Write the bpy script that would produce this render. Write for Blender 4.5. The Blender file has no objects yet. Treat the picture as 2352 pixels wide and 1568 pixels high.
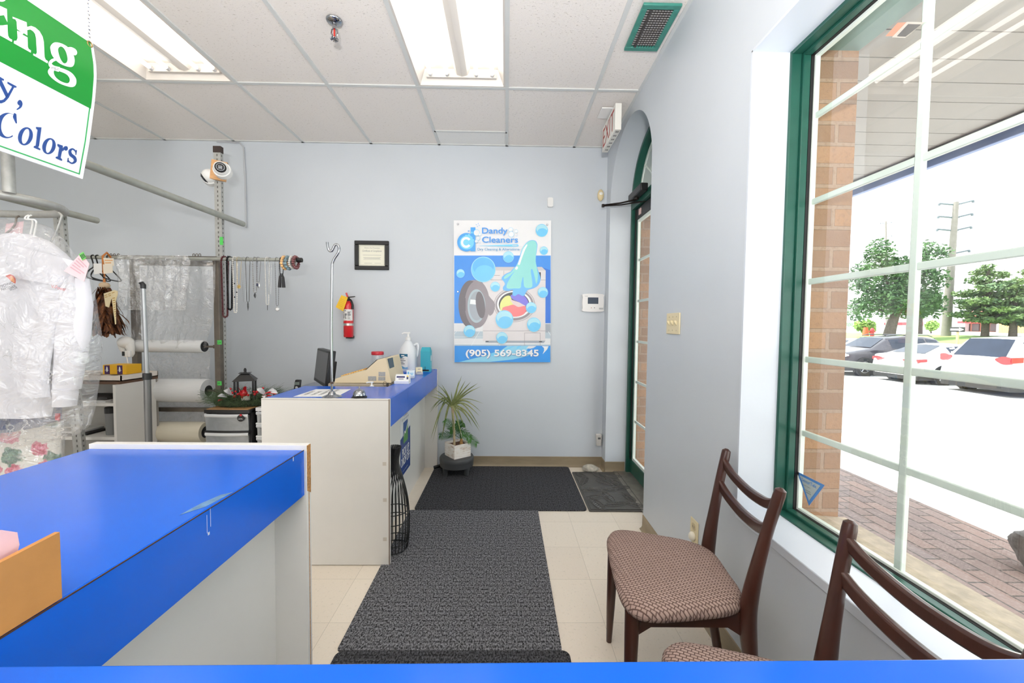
import bpy, bmesh, math, random
from mathutils import Vector, Matrix, noise
from mathutils.geometry import tessellate_polygon
random.seed(7)
S = bpy.context.scene
COL = S.collection
PI = math.pi

# ---------------------------------------------------------------- camera
W, HH = 2352, 1568
F, PITCH, YAW, ROLL, CH = 922.1, 0.0416, -0.015, -0.011, 1.322
RC = (Matrix.Rotation(YAW, 3, 'Z') @ Matrix.Rotation(-PITCH, 3, 'X') @ Matrix.Rotation(ROLL, 3, 'Y'))
cam = bpy.data.cameras.new('camera')
cam.sensor_width = 36.0
cam.lens = F / W * 36.0
cam.clip_start = 0.02
cam.clip_end = 600
camo = bpy.data.objects.new('camera', cam)
COL.objects.link(camo)
camo.matrix_world = Matrix.Translation((0, 0, CH)) @ (RC @ Matrix(((1, 0, 0), (0, 0, -1), (0, 1, 0)))).to_4x4()
S.camera = camo

# ---------------------------------------------------------------- view, world, sun
S.view_settings.view_transform = 'Standard'
S.view_settings.look = 'None'
S.view_settings.exposure = 1.32
S.view_settings.gamma = 1.0
S.view_settings.use_curve_mapping = False
S.cycles.transparent_max_bounces = 24
wd = bpy.data.worlds.new('sky')
S.world = wd
wd.use_nodes = True
wn = wd.node_tree
bg = wn.nodes['Background']
tc = wn.nodes.new('ShaderNodeTexCoord')
sp = wn.nodes.new('ShaderNodeSeparateXYZ')
rp = wn.nodes.new('ShaderNodeValToRGB')
rp.color_ramp.elements[0].position = 0.0
rp.color_ramp.elements[0].color = (1.0, 1.0, 1.0, 1)
rp.color_ramp.elements[1].position = 0.7
rp.color_ramp.elements[1].color = (0.88, 0.94, 1.0, 1)
wn.links.new(tc.outputs['Generated'], sp.inputs[0])
wn.links.new(sp.outputs['Z'], rp.inputs[0])
wn.links.new(rp.outputs[0], bg.inputs['Color'])
bg.inputs['Strength'].default_value = 1.4
sun = bpy.data.lights.new('sun', 'SUN')
sun.energy = 4.7
sun.angle = 0.01
sun.color = (1.0, 0.96, 0.9)
suno = bpy.data.objects.new('sun', sun)
COL.objects.link(suno)
suno.rotation_euler = Vector((-0.28, 0.22, 0.93)).to_track_quat('Z', 'Y').to_euler()
TUBE = 2.2          # radiance of the fluorescent tubes
FLASH = 44.0         # the photographer's lamp, bounced off the ceiling above the camera
fl = bpy.data.lights.new('flash_lamp', 'AREA')     # aimed at the ceiling: bounced light
fl.energy = FLASH
fl.shape = 'DISK'
fl.size = 0.2
fl.color = (1.0, 0.985, 0.97)
flo = bpy.data.objects.new('flash_lamp', fl)
COL.objects.link(flo)
flo.location = (-0.05, -0.45, 1.55)
flo.rotation_euler = (math.radians(180 - 12), 0, 0)

# ---------------------------------------------------------------- measuring: photo pixel -> point in the room
def ray(px, py):
    return RC @ Vector(((px - W / 2) / F, 1.0, (HH / 2 - py) / F))
def at(px, py, Y):
    d = ray(px, py); return Vector((0, 0, CH)) + d * (Y / d.y)
def atx(px, py, X):
    d = ray(px, py); return Vector((0, 0, CH)) + d * (X / d.x)
def atz(px, py, Z):
    d = ray(px, py); return Vector((0, 0, CH)) + d * ((Z - CH) / d.z)

# ---------------------------------------------------------------- materials
def lin(c):
    if isinstance(c, str):
        c = tuple(int(c[i:i + 2], 16) for i in (0, 2, 4))
    o = []
    for v in c[:3]:
        v = v / 255.0
        o.append(v / 12.92 if v <= 0.04045 else ((v + 0.055) / 1.055) ** 2.4)
    return (o[0], o[1], o[2], 1.0)
MATS = {}
def newmat(name):
    m = bpy.data.materials.new(name); m.use_nodes = True
    return m, m.node_tree, m.node_tree.nodes['Principled BSDF']
def coords(nt, scale=(1, 1, 1), loc=(0, 0, 0), rot=(0, 0, 0)):
    t = nt.nodes.new('ShaderNodeTexCoord'); mp = nt.nodes.new('ShaderNodeMapping')
    mp.inputs['Scale'].default_value = scale; mp.inputs['Location'].default_value = loc; mp.inputs['Rotation'].default_value = rot
    nt.links.new(t.outputs['Object'], mp.inputs[0])
    return mp.outputs[0]
def noise_node(nt, vec, scale, detail=3, rough=0.55):
    n = nt.nodes.new('ShaderNodeTexNoise')
    n.inputs['Scale'].default_value = scale; n.inputs['Detail'].default_value = detail; n.inputs['Roughness'].default_value = rough
    if vec is not None: nt.links.new(vec, n.inputs['Vector'])
    return n
def ramp(nt, src, stops):
    r = nt.nodes.new('ShaderNodeValToRGB')
    e = r.color_ramp.elements
    while len(e) < len(stops): e.new(0.5)
    for i, (p, c) in enumerate(stops):
        e[i].position = p; e[i].color = c
    nt.links.new(src, r.inputs[0])
    return r.outputs[0]
def bumpit(nt, bs, src, strength, dist=0.01):
    b = nt.nodes.new('ShaderNodeBump')
    b.inputs['Strength'].default_value = strength; b.inputs['Distance'].default_value = dist
    nt.links.new(src, b.inputs['Height']); nt.links.new(b.outputs[0], bs.inputs['Normal'])
def math_node(nt, op, a, b=None):
    n = nt.nodes.new('ShaderNodeMath'); n.operation = op
    for i, v in enumerate((a, b)):
        if v is None: continue
        if isinstance(v, (int, float)): n.inputs[i].default_value = v
        else: nt.links.new(v, n.inputs[i])
    return n.outputs[0]
def mixc(nt, fac, a, b):
    n = nt.nodes.new('ShaderNodeMix'); n.data_type = 'RGBA'
    if isinstance(fac, (int, float)): n.inputs[0].default_value = fac
    else: nt.links.new(fac, n.inputs[0])
    for i, v in ((6, a), (7, b)):
        if isinstance(v, tuple): n.inputs[i].default_value = v
        else: nt.links.new(v, n.inputs[i])
    return n.outputs[2]
def mat(name, col, rough=0.5, metal=0.0, namt=0.06, nscale=6.0, bump=0.0, bscale=60.0, spec=0.5, coat=0.0, stretch=(1, 1, 1)):
    """plain procedural paint / plastic / metal: base colour with a little noise"""
    if name in MATS: return MATS[name]
    m, nt, bs = newmat(name)
    c = lin(col)
    v = coords(nt, stretch)
    n = noise_node(nt, v, nscale)
    d = tuple(max(0, x * (1 - namt)) for x in c[:3]) + (1,)
    u = tuple(min(1, x * (1 + namt)) for x in c[:3]) + (1,)
    nt.links.new(ramp(nt, n.outputs['Fac'], [(0.3, d), (0.7, u)]), bs.inputs['Base Color'])
    bs.inputs['Roughness'].default_value = rough
    bs.inputs['Metallic'].default_value = metal
    bs.inputs['Specular IOR Level'].default_value = spec
    bs.inputs['Coat Weight'].default_value = coat
    if bump:
        n2 = noise_node(nt, v, bscale, 4)
        bumpit(nt, bs, n2.outputs['Fac'], bump)
    MATS[name] = m
    return m
def emit(name, col, strength):
    if name in MATS: return MATS[name]
    m, nt, bs = newmat(name)
    bs.inputs['Base Color'].default_value = lin(col)
    bs.inputs['Emission Color'].default_value = lin(col)
    bs.inputs['Emission Strength'].default_value = strength
    MATS[name] = m
    return m
def film(name, tint=(255, 255, 255), clear=0.8, bump=0.6, bscale=14.0, rough=0.12, gloss=0.5, crease=0.0):
    """clear plastic film: transparent with glossy and milky shares"""
    if name in MATS: return MATS[name]
    m = bpy.data.materials.new(name); m.use_nodes = True
    nt = m.node_tree; nt.nodes.clear()
    out = nt.nodes.new('ShaderNodeOutputMaterial')
    tr = nt.nodes.new('ShaderNodeBsdfTransparent'); tr.inputs[0].default_value = (1, 1, 1, 1)
    gl = nt.nodes.new('ShaderNodeBsdfGlossy'); gl.inputs['Roughness'].default_value = rough
    df = nt.nodes.new('ShaderNodeBsdfDiffuse'); df.inputs[0].default_value = lin(tint)
    v = coords(nt)
    n = noise_node(nt, v, bscale, 3, 0.6); n.inputs['Distortion'].default_value = 1.2
    b = nt.nodes.new('ShaderNodeBump'); b.inputs['Strength'].default_value = bump; b.inputs['Distance'].default_value = 0.03
    nt.links.new(n.outputs['Fac'], b.inputs['Height'])
    nt.links.new(b.outputs[0], gl.inputs['Normal']); nt.links.new(b.outputs[0], df.inputs['Normal'])
    m1 = nt.nodes.new('ShaderNodeMixShader'); m1.inputs[0].default_value = gloss
    nt.links.new(df.outputs[0], m1.inputs[1]); nt.links.new(gl.outputs[0], m1.inputs[2])
    n3 = noise_node(nt, v, bscale * 0.45, 5, 0.65); n3.inputs['Distortion'].default_value = 2.0
    r = ramp(nt, n3.outputs['Fac'], [(0.35, (1 - clear,) * 3 + (1,)), (0.62, (min(1, (1 - clear) * 1.3),) * 3 + (1,)), (0.72, (min(1, (1 - clear) * 2.4),) * 3 + (1,))])
    if crease:                        # white crease lines, also painted in for the film's glints
        tot = None
        for sc_, wd_ in ((bscale * 0.5, 0.012), (bscale * 1.3, 0.022)):
            nc = noise_node(nt, v, sc_, 2, 0.5); nc.inputs['Distortion'].default_value = 1.0
            k = math_node(nt, 'ABSOLUTE', math_node(nt, 'SUBTRACT', nc.outputs['Fac'], 0.5))
            k = ramp(nt, k, [(0.0, (1, 1, 1, 1)), (wd_, (0, 0, 0, 1))])
            tot = k if tot is None else math_node(nt, 'MAXIMUM', tot, k)
        nm = noise_node(nt, v, 6.0, 3, 0.6)
        tot = math_node(nt, 'MULTIPLY', tot, ramp(nt, nm.outputs['Fac'], [(0.46, (0, 0, 0, 1)), (0.66, (crease,) * 3 + (1,))]))
        r = math_node(nt, 'MAXIMUM', r, tot)
    m2 = nt.nodes.new('ShaderNodeMixShader')
    nt.links.new(r, m2.inputs[0])
    nt.links.new(tr.outputs[0], m2.inputs[1]); nt.links.new(m1.outputs[0], m2.inputs[2])
    nt.links.new(m2.outputs[0], out.inputs[0])
    MATS[name] = m
    return m
def glass(name, tint=(248, 251, 250), refl=1.0, dirt=0.0):
    """flat pane: transmits straight through, mirrors by Fresnel"""
    if name in MATS: return MATS[name]
    m = bpy.data.materials.new(name); m.use_nodes = True
    nt = m.node_tree; nt.nodes.clear()
    out = nt.nodes.new('ShaderNodeOutputMaterial')
    tr = nt.nodes.new('ShaderNodeBsdfTransparent'); tr.inputs[0].default_value = lin(tint)
    gl = nt.nodes.new('ShaderNodeBsdfGlossy'); gl.inputs['Roughness'].default_value = 0.0
    fr = nt.nodes.new('ShaderNodeLayerWeight'); fr.inputs['Blend'].default_value = 0.5
    k = math_node(nt, 'POWER', fr.outputs['Facing'], 5.0)
    k = math_node(nt, 'MULTIPLY', math_node(nt, 'ADD', math_node(nt, 'MULTIPLY', k, 0.92), 0.075), refl)
    mx = nt.nodes.new('ShaderNodeMixShader')
    nt.links.new(k, mx.inputs[0]); nt.links.new(tr.outputs[0], mx.inputs[1]); nt.links.new(gl.outputs[0], mx.inputs[2])
    last = mx
    if dirt:
        df = nt.nodes.new('ShaderNodeBsdfDiffuse'); df.inputs[0].default_value = (0.8, 0.8, 0.8, 1)
        n = noise_node(nt, coords(nt), 5, 5, 0.7)
        r = ramp(nt, n.outputs['Fac'], [(0.45, (0, 0, 0, 1)), (0.8, (dirt,) * 3 + (1,))])
        m2 = nt.nodes.new('ShaderNodeMixShader')
        nt.links.new(r, m2.inputs[0]); nt.links.new(mx.outputs[0], m2.inputs[1]); nt.links.new(df.outputs[0], m2.inputs[2])
        last = m2
    nt.links.new(last.outputs[0], out.inputs[0])
    MATS[name] = m
    return m

# ---------------------------------------------------------------- mesh building
class MB:
    def __init__(s):
        s.v = []; s.f = []; s.m = []
    def add(s, vs, fs, mi=0):
        o = len(s.v); s.v += [Vector(p) for p in vs]
        s.f += [tuple(i + o for i in f) for f in fs]; s.m += [mi] * len(fs)
        return s
    def box(s, x0, x1, y0, y1, z0, z1, mi=0):
        vs = [(x, y, z) for z in (z0, z1) for y in (y0, y1) for x in (x0, x1)]
        return s.add(vs, [(0, 2, 3, 1), (4, 5, 7, 6), (0, 1, 5, 4), (2, 6, 7, 3), (0, 4, 6, 2), (1, 3, 7, 5)], mi)
    def obox(s, M, sx, sy, sz, mi=0):
        vs = [M @ Vector((x * sx / 2, y * sy / 2, z * sz / 2)) for z in (-1, 1) for y in (-1, 1) for x in (-1, 1)]
        return s.add(vs, [(0, 2, 3, 1), (4, 5, 7, 6), (0, 1, 5, 4), (2, 6, 7, 3), (0, 4, 6, 2), (1, 3, 7, 5)], mi)
    def hexa(s, a, b, mi=0):
        """solid between two quads a, b (4 points each, same order)"""
        return s.add(list(a) + list(b), [(3, 2, 1, 0), (4, 5, 6, 7), (0, 1, 5, 4), (1, 2, 6, 5), (2, 3, 7, 6), (3, 0, 4, 7)], mi)
    def tube(s, pts, r, seg=10, closed=False, caps=True, mi=0, flat=None):
        pts = [Vector(p) for p in pts]; n = len(pts)
        rs = r if isinstance(r, (list, tuple)) else [r] * n
        tang = []
        for i in range(n):
            if closed: t = pts[(i + 1) % n] - pts[i - 1]
            else: t = pts[min(i + 1, n - 1)] - pts[max(i - 1, 0)]
            tang.append(t.normalized() if t.length > 1e-9 else Vector((0, 0, 1)))
        up = Vector((0, 0, 1)) if abs(tang[0].z) < 0.9 else Vector((0, 1, 0))
        a = tang[0].cross(up).normalized(); vs = []
        for i in range(n):
            if i:
                q = tang[i - 1].rotation_difference(tang[i]); a = q @ a
            a = (a - tang[i] * a.dot(tang[i])).normalized()
            b = tang[i].cross(a)
            for k in range(seg):
                th = 2 * PI * k / seg
                fa, fb = (1, 1) if flat is None else flat
                vs.append(pts[i] + (a * math.cos(th) * fa + b * math.sin(th) * fb) * rs[i])
        fs = []
        for i in range(n if closed else n - 1):
            j = (i + 1) % n
            for k in range(seg):
                l = (k + 1) % seg
                fs.append((i * seg + k, i * seg + l, j * seg + l, j * seg + k))
        if caps and not closed:
            fs.append(tuple(range(seg - 1, -1, -1))); fs.append(tuple((n - 1) * seg + k for k in range(seg)))
        return s.add(vs, fs, mi)
    def cyl(s, p0, p1, r, r1=None, seg=16, mi=0):
        return s.tube([p0, p1], [r, r if r1 is None else r1], seg, mi=mi)
    def lathe(s, prof, c=(0, 0, 0), seg=24, M=None, mi=0, sx=1.0, sy=1.0):
        vs = []; n = len(prof); c = Vector(c)
        for (r, z) in prof:
            for k in range(seg):
                th = 2 * PI * k / seg
                p = Vector((r * math.cos(th) * sx, r * math.sin(th) * sy, z))
                vs.append((M @ p if M is not None else p) + c)
        fs = [(i * seg + k, i * seg + (k + 1) % seg, (i + 1) * seg + (k + 1) % seg, (i + 1) * seg + k) for i in range(n - 1) for k in range(seg)]
        if prof[0][0] > 1e-6: fs.append(tuple(range(seg - 1, -1, -1)))
        if prof[-1][0] > 1e-6: fs.append(tuple((n - 1) * seg + k for k in range(seg)))
        return s.add(vs, fs, mi)
    def ball(s, c, r, seg=12, rings=8, sc=(1, 1, 1), M=None, mi=0):
        c = Vector(c); vs = []
        for i in range(rings + 1):
            ph = PI * i / rings
            for k in range(seg):
                th = 2 * PI * k / seg
                p = Vector((math.sin(ph) * math.cos(th) * r * sc[0], math.sin(ph) * math.sin(th) * r * sc[1], math.cos(ph) * r * sc[2]))
                vs.append(c + (M @ p if M is not None else p))
        fs = [(i * seg + k, (i + 1) * seg + k, (i + 1) * seg + (k + 1) % seg, i * seg + (k + 1) % seg) for i in range(rings) for k in range(seg)]
        return s.add(vs, fs, mi)
    def grid(s, fn, nu, nv, mi=0, cu=False):
        vs = [fn(i / nu, j / nv) for j in range(nv + 1) for i in range(nu + (0 if cu else 1))]
        w = nu if cu else nu + 1
        fs = [(j * w + i, j * w + (i + 1) % w, (j + 1) * w + (i + 1) % w, (j + 1) * w + i) for j in range(nv) for i in range(nu)]
        return s.add(vs, fs, mi)
    def fill(s, loops, fn, mi=0):
        """flat polygon with holes; loops of (u, v); fn maps (u, v) to 3-D"""
        L = [[Vector((u, v, 0)) for u, v in lp] for lp in loops]
        tris = tessellate_polygon(L)
        flat = [p for lp in loops for p in lp]
        return s.add([fn(u, v) for u, v in flat], [tuple(t) for t in tris], mi)
    def extrude(s, loops, fn0, fn1, mi=0, side=None):
        s.fill(loops, fn0, mi); s.fill(loops, fn1, mi)
        for lp in loops:
            n = len(lp)
            s.add([fn0(u, v) for u, v in lp] + [fn1(u, v) for u, v in lp], [(i, (i + 1) % n, n + (i + 1) % n, n + i) for i in range(n)], mi if side is None else side)
        return s
    def text(s, body, org, u, v, w=None, h=None, mi=0, bold=0.0, ctr=False, depth=0.0, shear=0.0, fnmap=None):
        """lettering on the plane org + u, v (unit vectors); w / h: size of the whole line"""
        cu = bpy.data.curves.new('lettering', 'FONT'); cu.body = body; cu.size = 1.0; cu.offset = bold; cu.shear = shear
        cu.resolution_u = 4; cu.space_line = 1.0
        if ctr: cu.align_x = 'CENTER'
        ob = bpy.data.objects.new('lettering', cu)
        me = bpy.data.meshes.new_from_object(ob)
        P = [p.co.copy() for p in me.vertices]; FS = [tuple(p.vertices) for p in me.polygons]
        bpy.data.objects.remove(ob); bpy.data.curves.remove(cu); bpy.data.meshes.remove(me)
        if not P: return s
        x0 = min(p.x for p in P); x1 = max(p.x for p in P); y0 = min(p.y for p in P); y1 = max(p.y for p in P)
        kx = (w / (x1 - x0)) if w else None; ky = (h / (y1 - y0)) if h else None
        kx = kx or ky; ky = ky or kx
        org = Vector(org); u = Vector(u); v = Vector(v)
        cx = (x0 + x1) / 2 if ctr else x0
        if fnmap is None: fnmap = lambda a, b: org + u * a + v * b
        s.add([fnmap((p.x - cx) * kx, (p.y - y0) * ky) for p in P], FS, mi)
        return s
    def xf(s, M):
        s.v = [M @ p for p in s.v]; return s

def build(name, mb, mats, parent=None, loc=None, smooth=True, bevel=0.0, angle=40, subsurf=0, recalc=True, seg=2):
    me = bpy.data.meshes.new(name)
    sh = Vector(loc) if loc is not None else Vector((0, 0, 0))
    me.from_pydata([tuple(p - sh) for p in mb.v], [], mb.f)
    if not isinstance(mats, (list, tuple)): mats = [mats]
    for m in mats: me.materials.append(m)
    me.polygons.foreach_set('material_index', mb.m)
    if recalc:
        b = bmesh.new(); b.from_mesh(me); bmesh.ops.recalc_face_normals(b, faces=b.faces); b.to_mesh(me); b.free()
    if smooth:
        me.polygons.foreach_set('use_smooth', [True] * len(me.polygons))
        me.set_sharp_from_angle(angle=math.radians(angle))
    me.update()
    o = bpy.data.objects.new(name, me); COL.objects.link(o)
    if loc is not None: o.location = sh
    if parent is not None: o.parent = parent
    if bevel:
        md = o.modifiers.new('bevel', 'BEVEL'); md.width = bevel; md.segments = seg; md.limit_method = 'ANGLE'; md.angle_limit = math.radians(40)
    if subsurf:
        md = o.modifiers.new('subdivision', 'SUBSURF'); md.levels = subsurf; md.render_levels = subsurf
    return o
def tag(o, label=None, cat=None, group=None, kind=None):
    if label: o['label'] = label
    if cat: o['category'] = cat
    if group: o['group'] = group
    if kind: o['kind'] = kind
    return o
def thing(name, label, cat, loc=(0, 0, 0), rz=0.0, group=None):
    o = bpy.data.objects.new(name, None); o.empty_display_size = 0.05; COL.objects.link(o)
    o.location = loc; o.rotation_euler = (0, 0, rz)
    return tag(o, label, cat, group)
def part(name, mb, mats, parent, **k):
    """mb in world coordinates under an unrotated thing: shifted into the thing's own frame"""
    base = Vector((0, 0, 0)); p = parent
    while p is not None:
        base += Vector(p.location); p = p.parent
    mb.v = [q - base for q in mb.v]
    return build(name, mb, mats, parent, **k)
def solo(name, mb, mats, label, cat, group=None, loc=None, **k):
    if loc is None:
        loc = (sum(p.x for p in mb.v) / len(mb.v), sum(p.y for p in mb.v) / len(mb.v), min(p.z for p in mb.v))
    return tag(build(name, mb, mats, None, loc=loc, **k), label, cat, group)
def struct(name, mb, mats, **k):
    return tag(build(name, mb, mats, **k), kind='structure')
def copy_tree(o, parent=None):
    c = o.copy(); COL.objects.link(c); c.parent = parent
    for ch in o.children: copy_tree(ch, c)
    return c
def ell(cx, cy, rx, ry, n=28, a0=0.0, a1=2 * PI, rot=0.0):
    out = []
    full = abs(a1 - a0 - 2 * PI) < 1e-6
    for i in range(n if full else n + 1):
        t = a0 + (a1 - a0) * i / n
        x, y = rx * math.cos(t), ry * math.sin(t)
        out.append((cx + x * math.cos(rot) - y * math.sin(rot), cy + x * math.sin(rot) + y * math.cos(rot)))
    return out
def smooth_loop(pts, n=6, closed=True):
    """Catmull-Rom through 2-D or 3-D points"""
    out = []; N = len(pts); P = [Vector(p) for p in pts]
    for i in range(N if closed else N - 1):
        p0 = P[(i - 1) % N] if closed or i else P[0]
        p1 = P[i]; p2 = P[(i + 1) % N]
        p3 = P[(i + 2) % N] if closed or i + 2 < N else P[-1]
        for k in range(n):
            t = k / n
            out.append(0.5 * ((2 * p1) + (p2 - p0) * t + (2 * p0 - 5 * p1 + 4 * p2 - p3) * t * t + (3 * p1 - p0 - 3 * p2 + p3) * t ** 3))
    if not closed: out.append(P[-1])
    return [tuple(p) for p in out]
def rrect(x0, x1, y0, y1, r, n=5):
    out = []
    for cx, cy, a in ((x1 - r, y1 - r, 0), (x0 + r, y1 - r, PI / 2), (x0 + r, y0 + r, PI), (x1 - r, y0 + r, 1.5 * PI)):
        for i in range(n + 1):
            t = a + PI / 2 * i / n
            out.append((cx + r * math.cos(t), cy + r * math.sin(t)))
    return out
V = Vector
# ================================================================ setting materials
XR, YB, H = 0.907, 3.704, 2.936
XL, YF = -5.2, -2.6
WY0, WY1, WZ0, WZ1 = -0.55, 1.527, 0.600, 2.350      # window opening in the drywall
DY0, DY1, DZS, DZT = 2.56, 3.572, 2.375, 2.875       # door opening, spring line and top of its arch
XO = 1.325                                           # outer face of the brick
wall_m = mat('wall_paint', (204, 210, 216), 0.42, namt=0.015, nscale=2.5, bump=0.04, bscale=220)
white_trim = mat('white_paint', (212, 218, 226), 0.35, namt=0.01, bump=0.02, bscale=90)
green_m = mat('green_metal', (30, 84, 70), 0.35, namt=0.10, nscale=9, bump=0.03, bscale=120)
green_worn = mat('green_sill', (48, 104, 80), 0.5, namt=0.2, nscale=40, bump=0.1, bscale=200)
black_rub = mat('black_rubber', (18, 18, 18), 0.55, namt=0.15)
vinyl_white = mat('white_vinyl', (232, 240, 232), 0.35, namt=0.02)
base_m = mat('brown_baseboard', (146, 131, 106), 0.45, namt=0.14, nscale=5, stretch=(1, 1, 4))
black_m = mat('black_plastic', (20, 20, 21), 0.4, namt=0.15, nscale=20)
black_sat = mat('black_metal', (26, 26, 27), 0.42, namt=0.12, bump=0.03)
chrome_m = mat('chrome', (168, 170, 174), 0.12, 1.0, namt=0.03)
steel_m = mat('galvanised_steel', (176, 177, 174), 0.42, 0.35, namt=0.12, nscale=25, bump=0.04)
steel_pipe = mat('grey_pipe', (164, 166, 158), 0.42, 0.25, namt=0.10, nscale=18, bump=0.03)
steel_dark = mat('dark_steel', (112, 104, 94), 0.45, 0.4, namt=0.15, nscale=14)
white_pl = mat('white_plastic', (236, 236, 234), 0.35, namt=0.02)
paper_m = mat('white_paper', (240, 240, 238), 0.7, namt=0.02)
ink_m = mat('dark_ink', (40, 42, 48), 0.6, namt=0.05)
grey_ink = mat('grey_ink', (120, 122, 126), 0.6, namt=0.05)

def tile_floor():
    m, nt, bs = newmat('vinyl_floor_tile')
    v = coords(nt, loc=(-0.451 % 0.3048, -2.6439 % 0.3048, 0))
    b = nt.nodes.new('ShaderNodeTexBrick'); b.offset = 0.0; b.squash = 1.0
    b.inputs['Scale'].default_value = 1.0; b.inputs['Brick Width'].default_value = 0.3048; b.inputs['Row Height'].default_value = 0.3048
    b.inputs['Mortar Size'].default_value = 0.0010; b.inputs['Mortar Smooth'].default_value = 0.3
    b.inputs['Color1'].default_value = lin((236, 225, 208)); b.inputs['Color2'].default_value = lin((230, 218, 201)); b.inputs['Mortar'].default_value = lin((188, 178, 160))
    nt.links.new(v, b.inputs['Vector'])
    n = noise_node(nt, coords(nt, (1, 1, 1)), 75, 5, 0.7)
    c = mixc(nt, ramp(nt, n.outputs['Fac'], [(0.30, (1, 1, 1, 1)), (0.42, (0, 0, 0, 1))]), b.outputs[0], lin((204, 195, 177)))
    n2 = noise_node(nt, coords(nt), 130, 4, 0.7)
    c = mixc(nt, ramp(nt, n2.outputs['Fac'], [(0.60, (0, 0, 0, 1)), (0.70, (1, 1, 1, 1))]), c, lin((236, 233, 224)))
    nt.links.new(c, bs.inputs['Base Color']); bs.inputs['Roughness'].default_value = 0.42
    return m
def ceil_tile(name, col, dark, amt):
    m, nt, bs = newmat(name)
    n = noise_node(nt, coords(nt, (70, 150, 100)), 1.0, 3, 0.55)
    n.inputs['Distortion'].default_value = 0.6
    r = ramp(nt, n.outputs['Fac'], [(0.30, (0, 0, 0, 1)), (0.38, (1, 1, 1, 1))])
    n2 = noise_node(nt, coords(nt), 260, 3)
    c = mixc(nt, r, lin(dark), lin(col))
    nt.links.new(c, bs.inputs['Base Color']); bs.inputs['Roughness'].default_value = 0.9
    hgt = math_node(nt, 'ADD', r, math_node(nt, 'MULTIPLY', n2.outputs['Fac'], 0.5))
    bumpit(nt, bs, hgt, amt, 0.006)
    return m
def brick_mat(name, c1, c2, mortar, bw, rh, ms, vec_rot=None, bias=0.0, dark=None, offs=0.5, rough=0.9, ax='yz', loc=(0, 0, 0)):
    """brick courses; ax names the object axes used as running direction and height"""
    m, nt, bs = newmat(name)
    t = nt.nodes.new('ShaderNodeTexCoord'); s = nt.nodes.new('ShaderNodeSeparateXYZ'); cb = nt.nodes.new('ShaderNodeCombineXYZ')
    nt.links.new(t.outputs['Object'], s.inputs[0])
    if ax == 'wall':           # run along x + y so both faces of a corner show courses
        nt.links.new(math_node(nt, 'ADD', s.outputs['X'], s.outputs['Y']), cb.inputs[0]); nt.links.new(s.outputs['Z'], cb.inputs[1])
    else:
        nt.links.new(s.outputs[ax[0].upper()], cb.inputs[0]); nt.links.new(s.outputs[ax[1].upper()], cb.inputs[1])
    mp = nt.nodes.new('ShaderNodeMapping'); mp.inputs['Location'].default_value = loc
    nt.links.new(cb.outputs[0], mp.inputs[0])
    b = nt.nodes.new('ShaderNodeTexBrick'); b.offset = offs
    b.inputs['Scale'].default_value = 1.0; b.inputs['Brick Width'].default_value = bw; b.inputs['Row Height'].default_value = rh
    b.inputs['Mortar Size'].default_value = ms; b.inputs['Mortar Smooth'].default_value = 0.25; b.inputs['Bias'].default_value = bias
    b.inputs['Color1'].default_value = lin(c1); b.inputs['Color2'].default_value = lin(c2); b.inputs['Mortar'].default_value = lin(mortar)
    nt.links.new(mp.outputs[0], b.inputs['Vector'])
    n = noise_node(nt, coords(nt), 55, 5, 0.7)
    c = mixc(nt, ramp(nt, n.outputs['Fac'], [(0.32, (0.7, 0.7, 0.7, 1)), (0.5, (0, 0, 0, 1))]), b.outputs[0], lin(dark or mortar))
    nt.links.new(c, bs.inputs['Base Color']); bs.inputs['Roughness'].default_value = rough
    h = math_node(nt, 'ADD', math_node(nt, 'MULTIPLY', b.outputs['Fac'], -1.0), math_node(nt, 'MULTIPLY', n.outputs['Fac'], 0.8))
    bumpit(nt, bs, h, 0.7, 0.008)
    return m
floor_m = tile_floor()
tile_m = ceil_tile('ceiling_tile', (242, 236, 230), (214, 206, 197), 0.5)
tile_plain = ceil_tile('plain_ceiling_tile', (240, 240, 238), (222, 222, 220), 0.15)
grid_m = mat('ceiling_grid', (214, 216, 214), 0.5, namt=0.02)
brick_m = brick_mat('brown_brick', (180, 138, 104), (150, 118, 96), (172, 144, 122), 0.165, 0.079, 0.0085, ax='wall', dark=(150, 116, 92), loc=(-0.075, 0.03, 0))

# ================================================================ floor, walls, ceiling
mb = MB(); mb.box(XL, XO, YF, YB + 0.1, -0.12, 0.0)
struct('floor', mb, floor_m, smooth=False)
mb = MB(); mb.box(XL, XO, YB, YB + 0.14, 0, H + 0.3); struct('wall_back', mb, wall_m, smooth=False)
mb = MB(); mb.box(XL - 0.12, XL, YF - 0.12, YB + 0.14, 0, H + 0.3); struct('wall_left', mb, wall_m, smooth=False)
mb = MB(); mb.extrude([[(XL, -0.1), (XO, -0.1), (XO, H + 0.3), (XL, H + 0.3)], [(-4.6, 0.35), (0.45, 0.35), (0.45, 2.70), (-4.6, 2.70)]], lambda u, v: (u, YF - 0.12, v), lambda u, v: (u, YF, v)); struct('wall_front', mb, wall_m, smooth=False)  # opening added for the unseen fill window
def arch(y0, y1, zb, zs, zt, n=36):
    c = (y0 + y1) / 2; a = (y1 - y0) / 2
    return [(y0, zb), (y1, zb)] + [(c + a * math.cos(PI * i / n), zs + (zt - zs) * math.sin(PI * i / n)) for i in range(n + 1)]
def rect(y0, y1, z0, z1): return [(y0, z0), (y1, z0), (y1, z1), (y0, z1)]
outer = rect(YF, YB, -0.10, H + 0.3)
door_loop = arch(DY0, DY1, -0.05, DZS, DZT)
mb = MB()
mb.extrude([outer, rect(WY0, WY1, WZ0, WZ1), door_loop], lambda u, v: (XR, u, v), lambda u, v: (1.095, u, v))
struct('wall_right', mb, [wall_m], smooth=True, angle=25)
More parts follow.
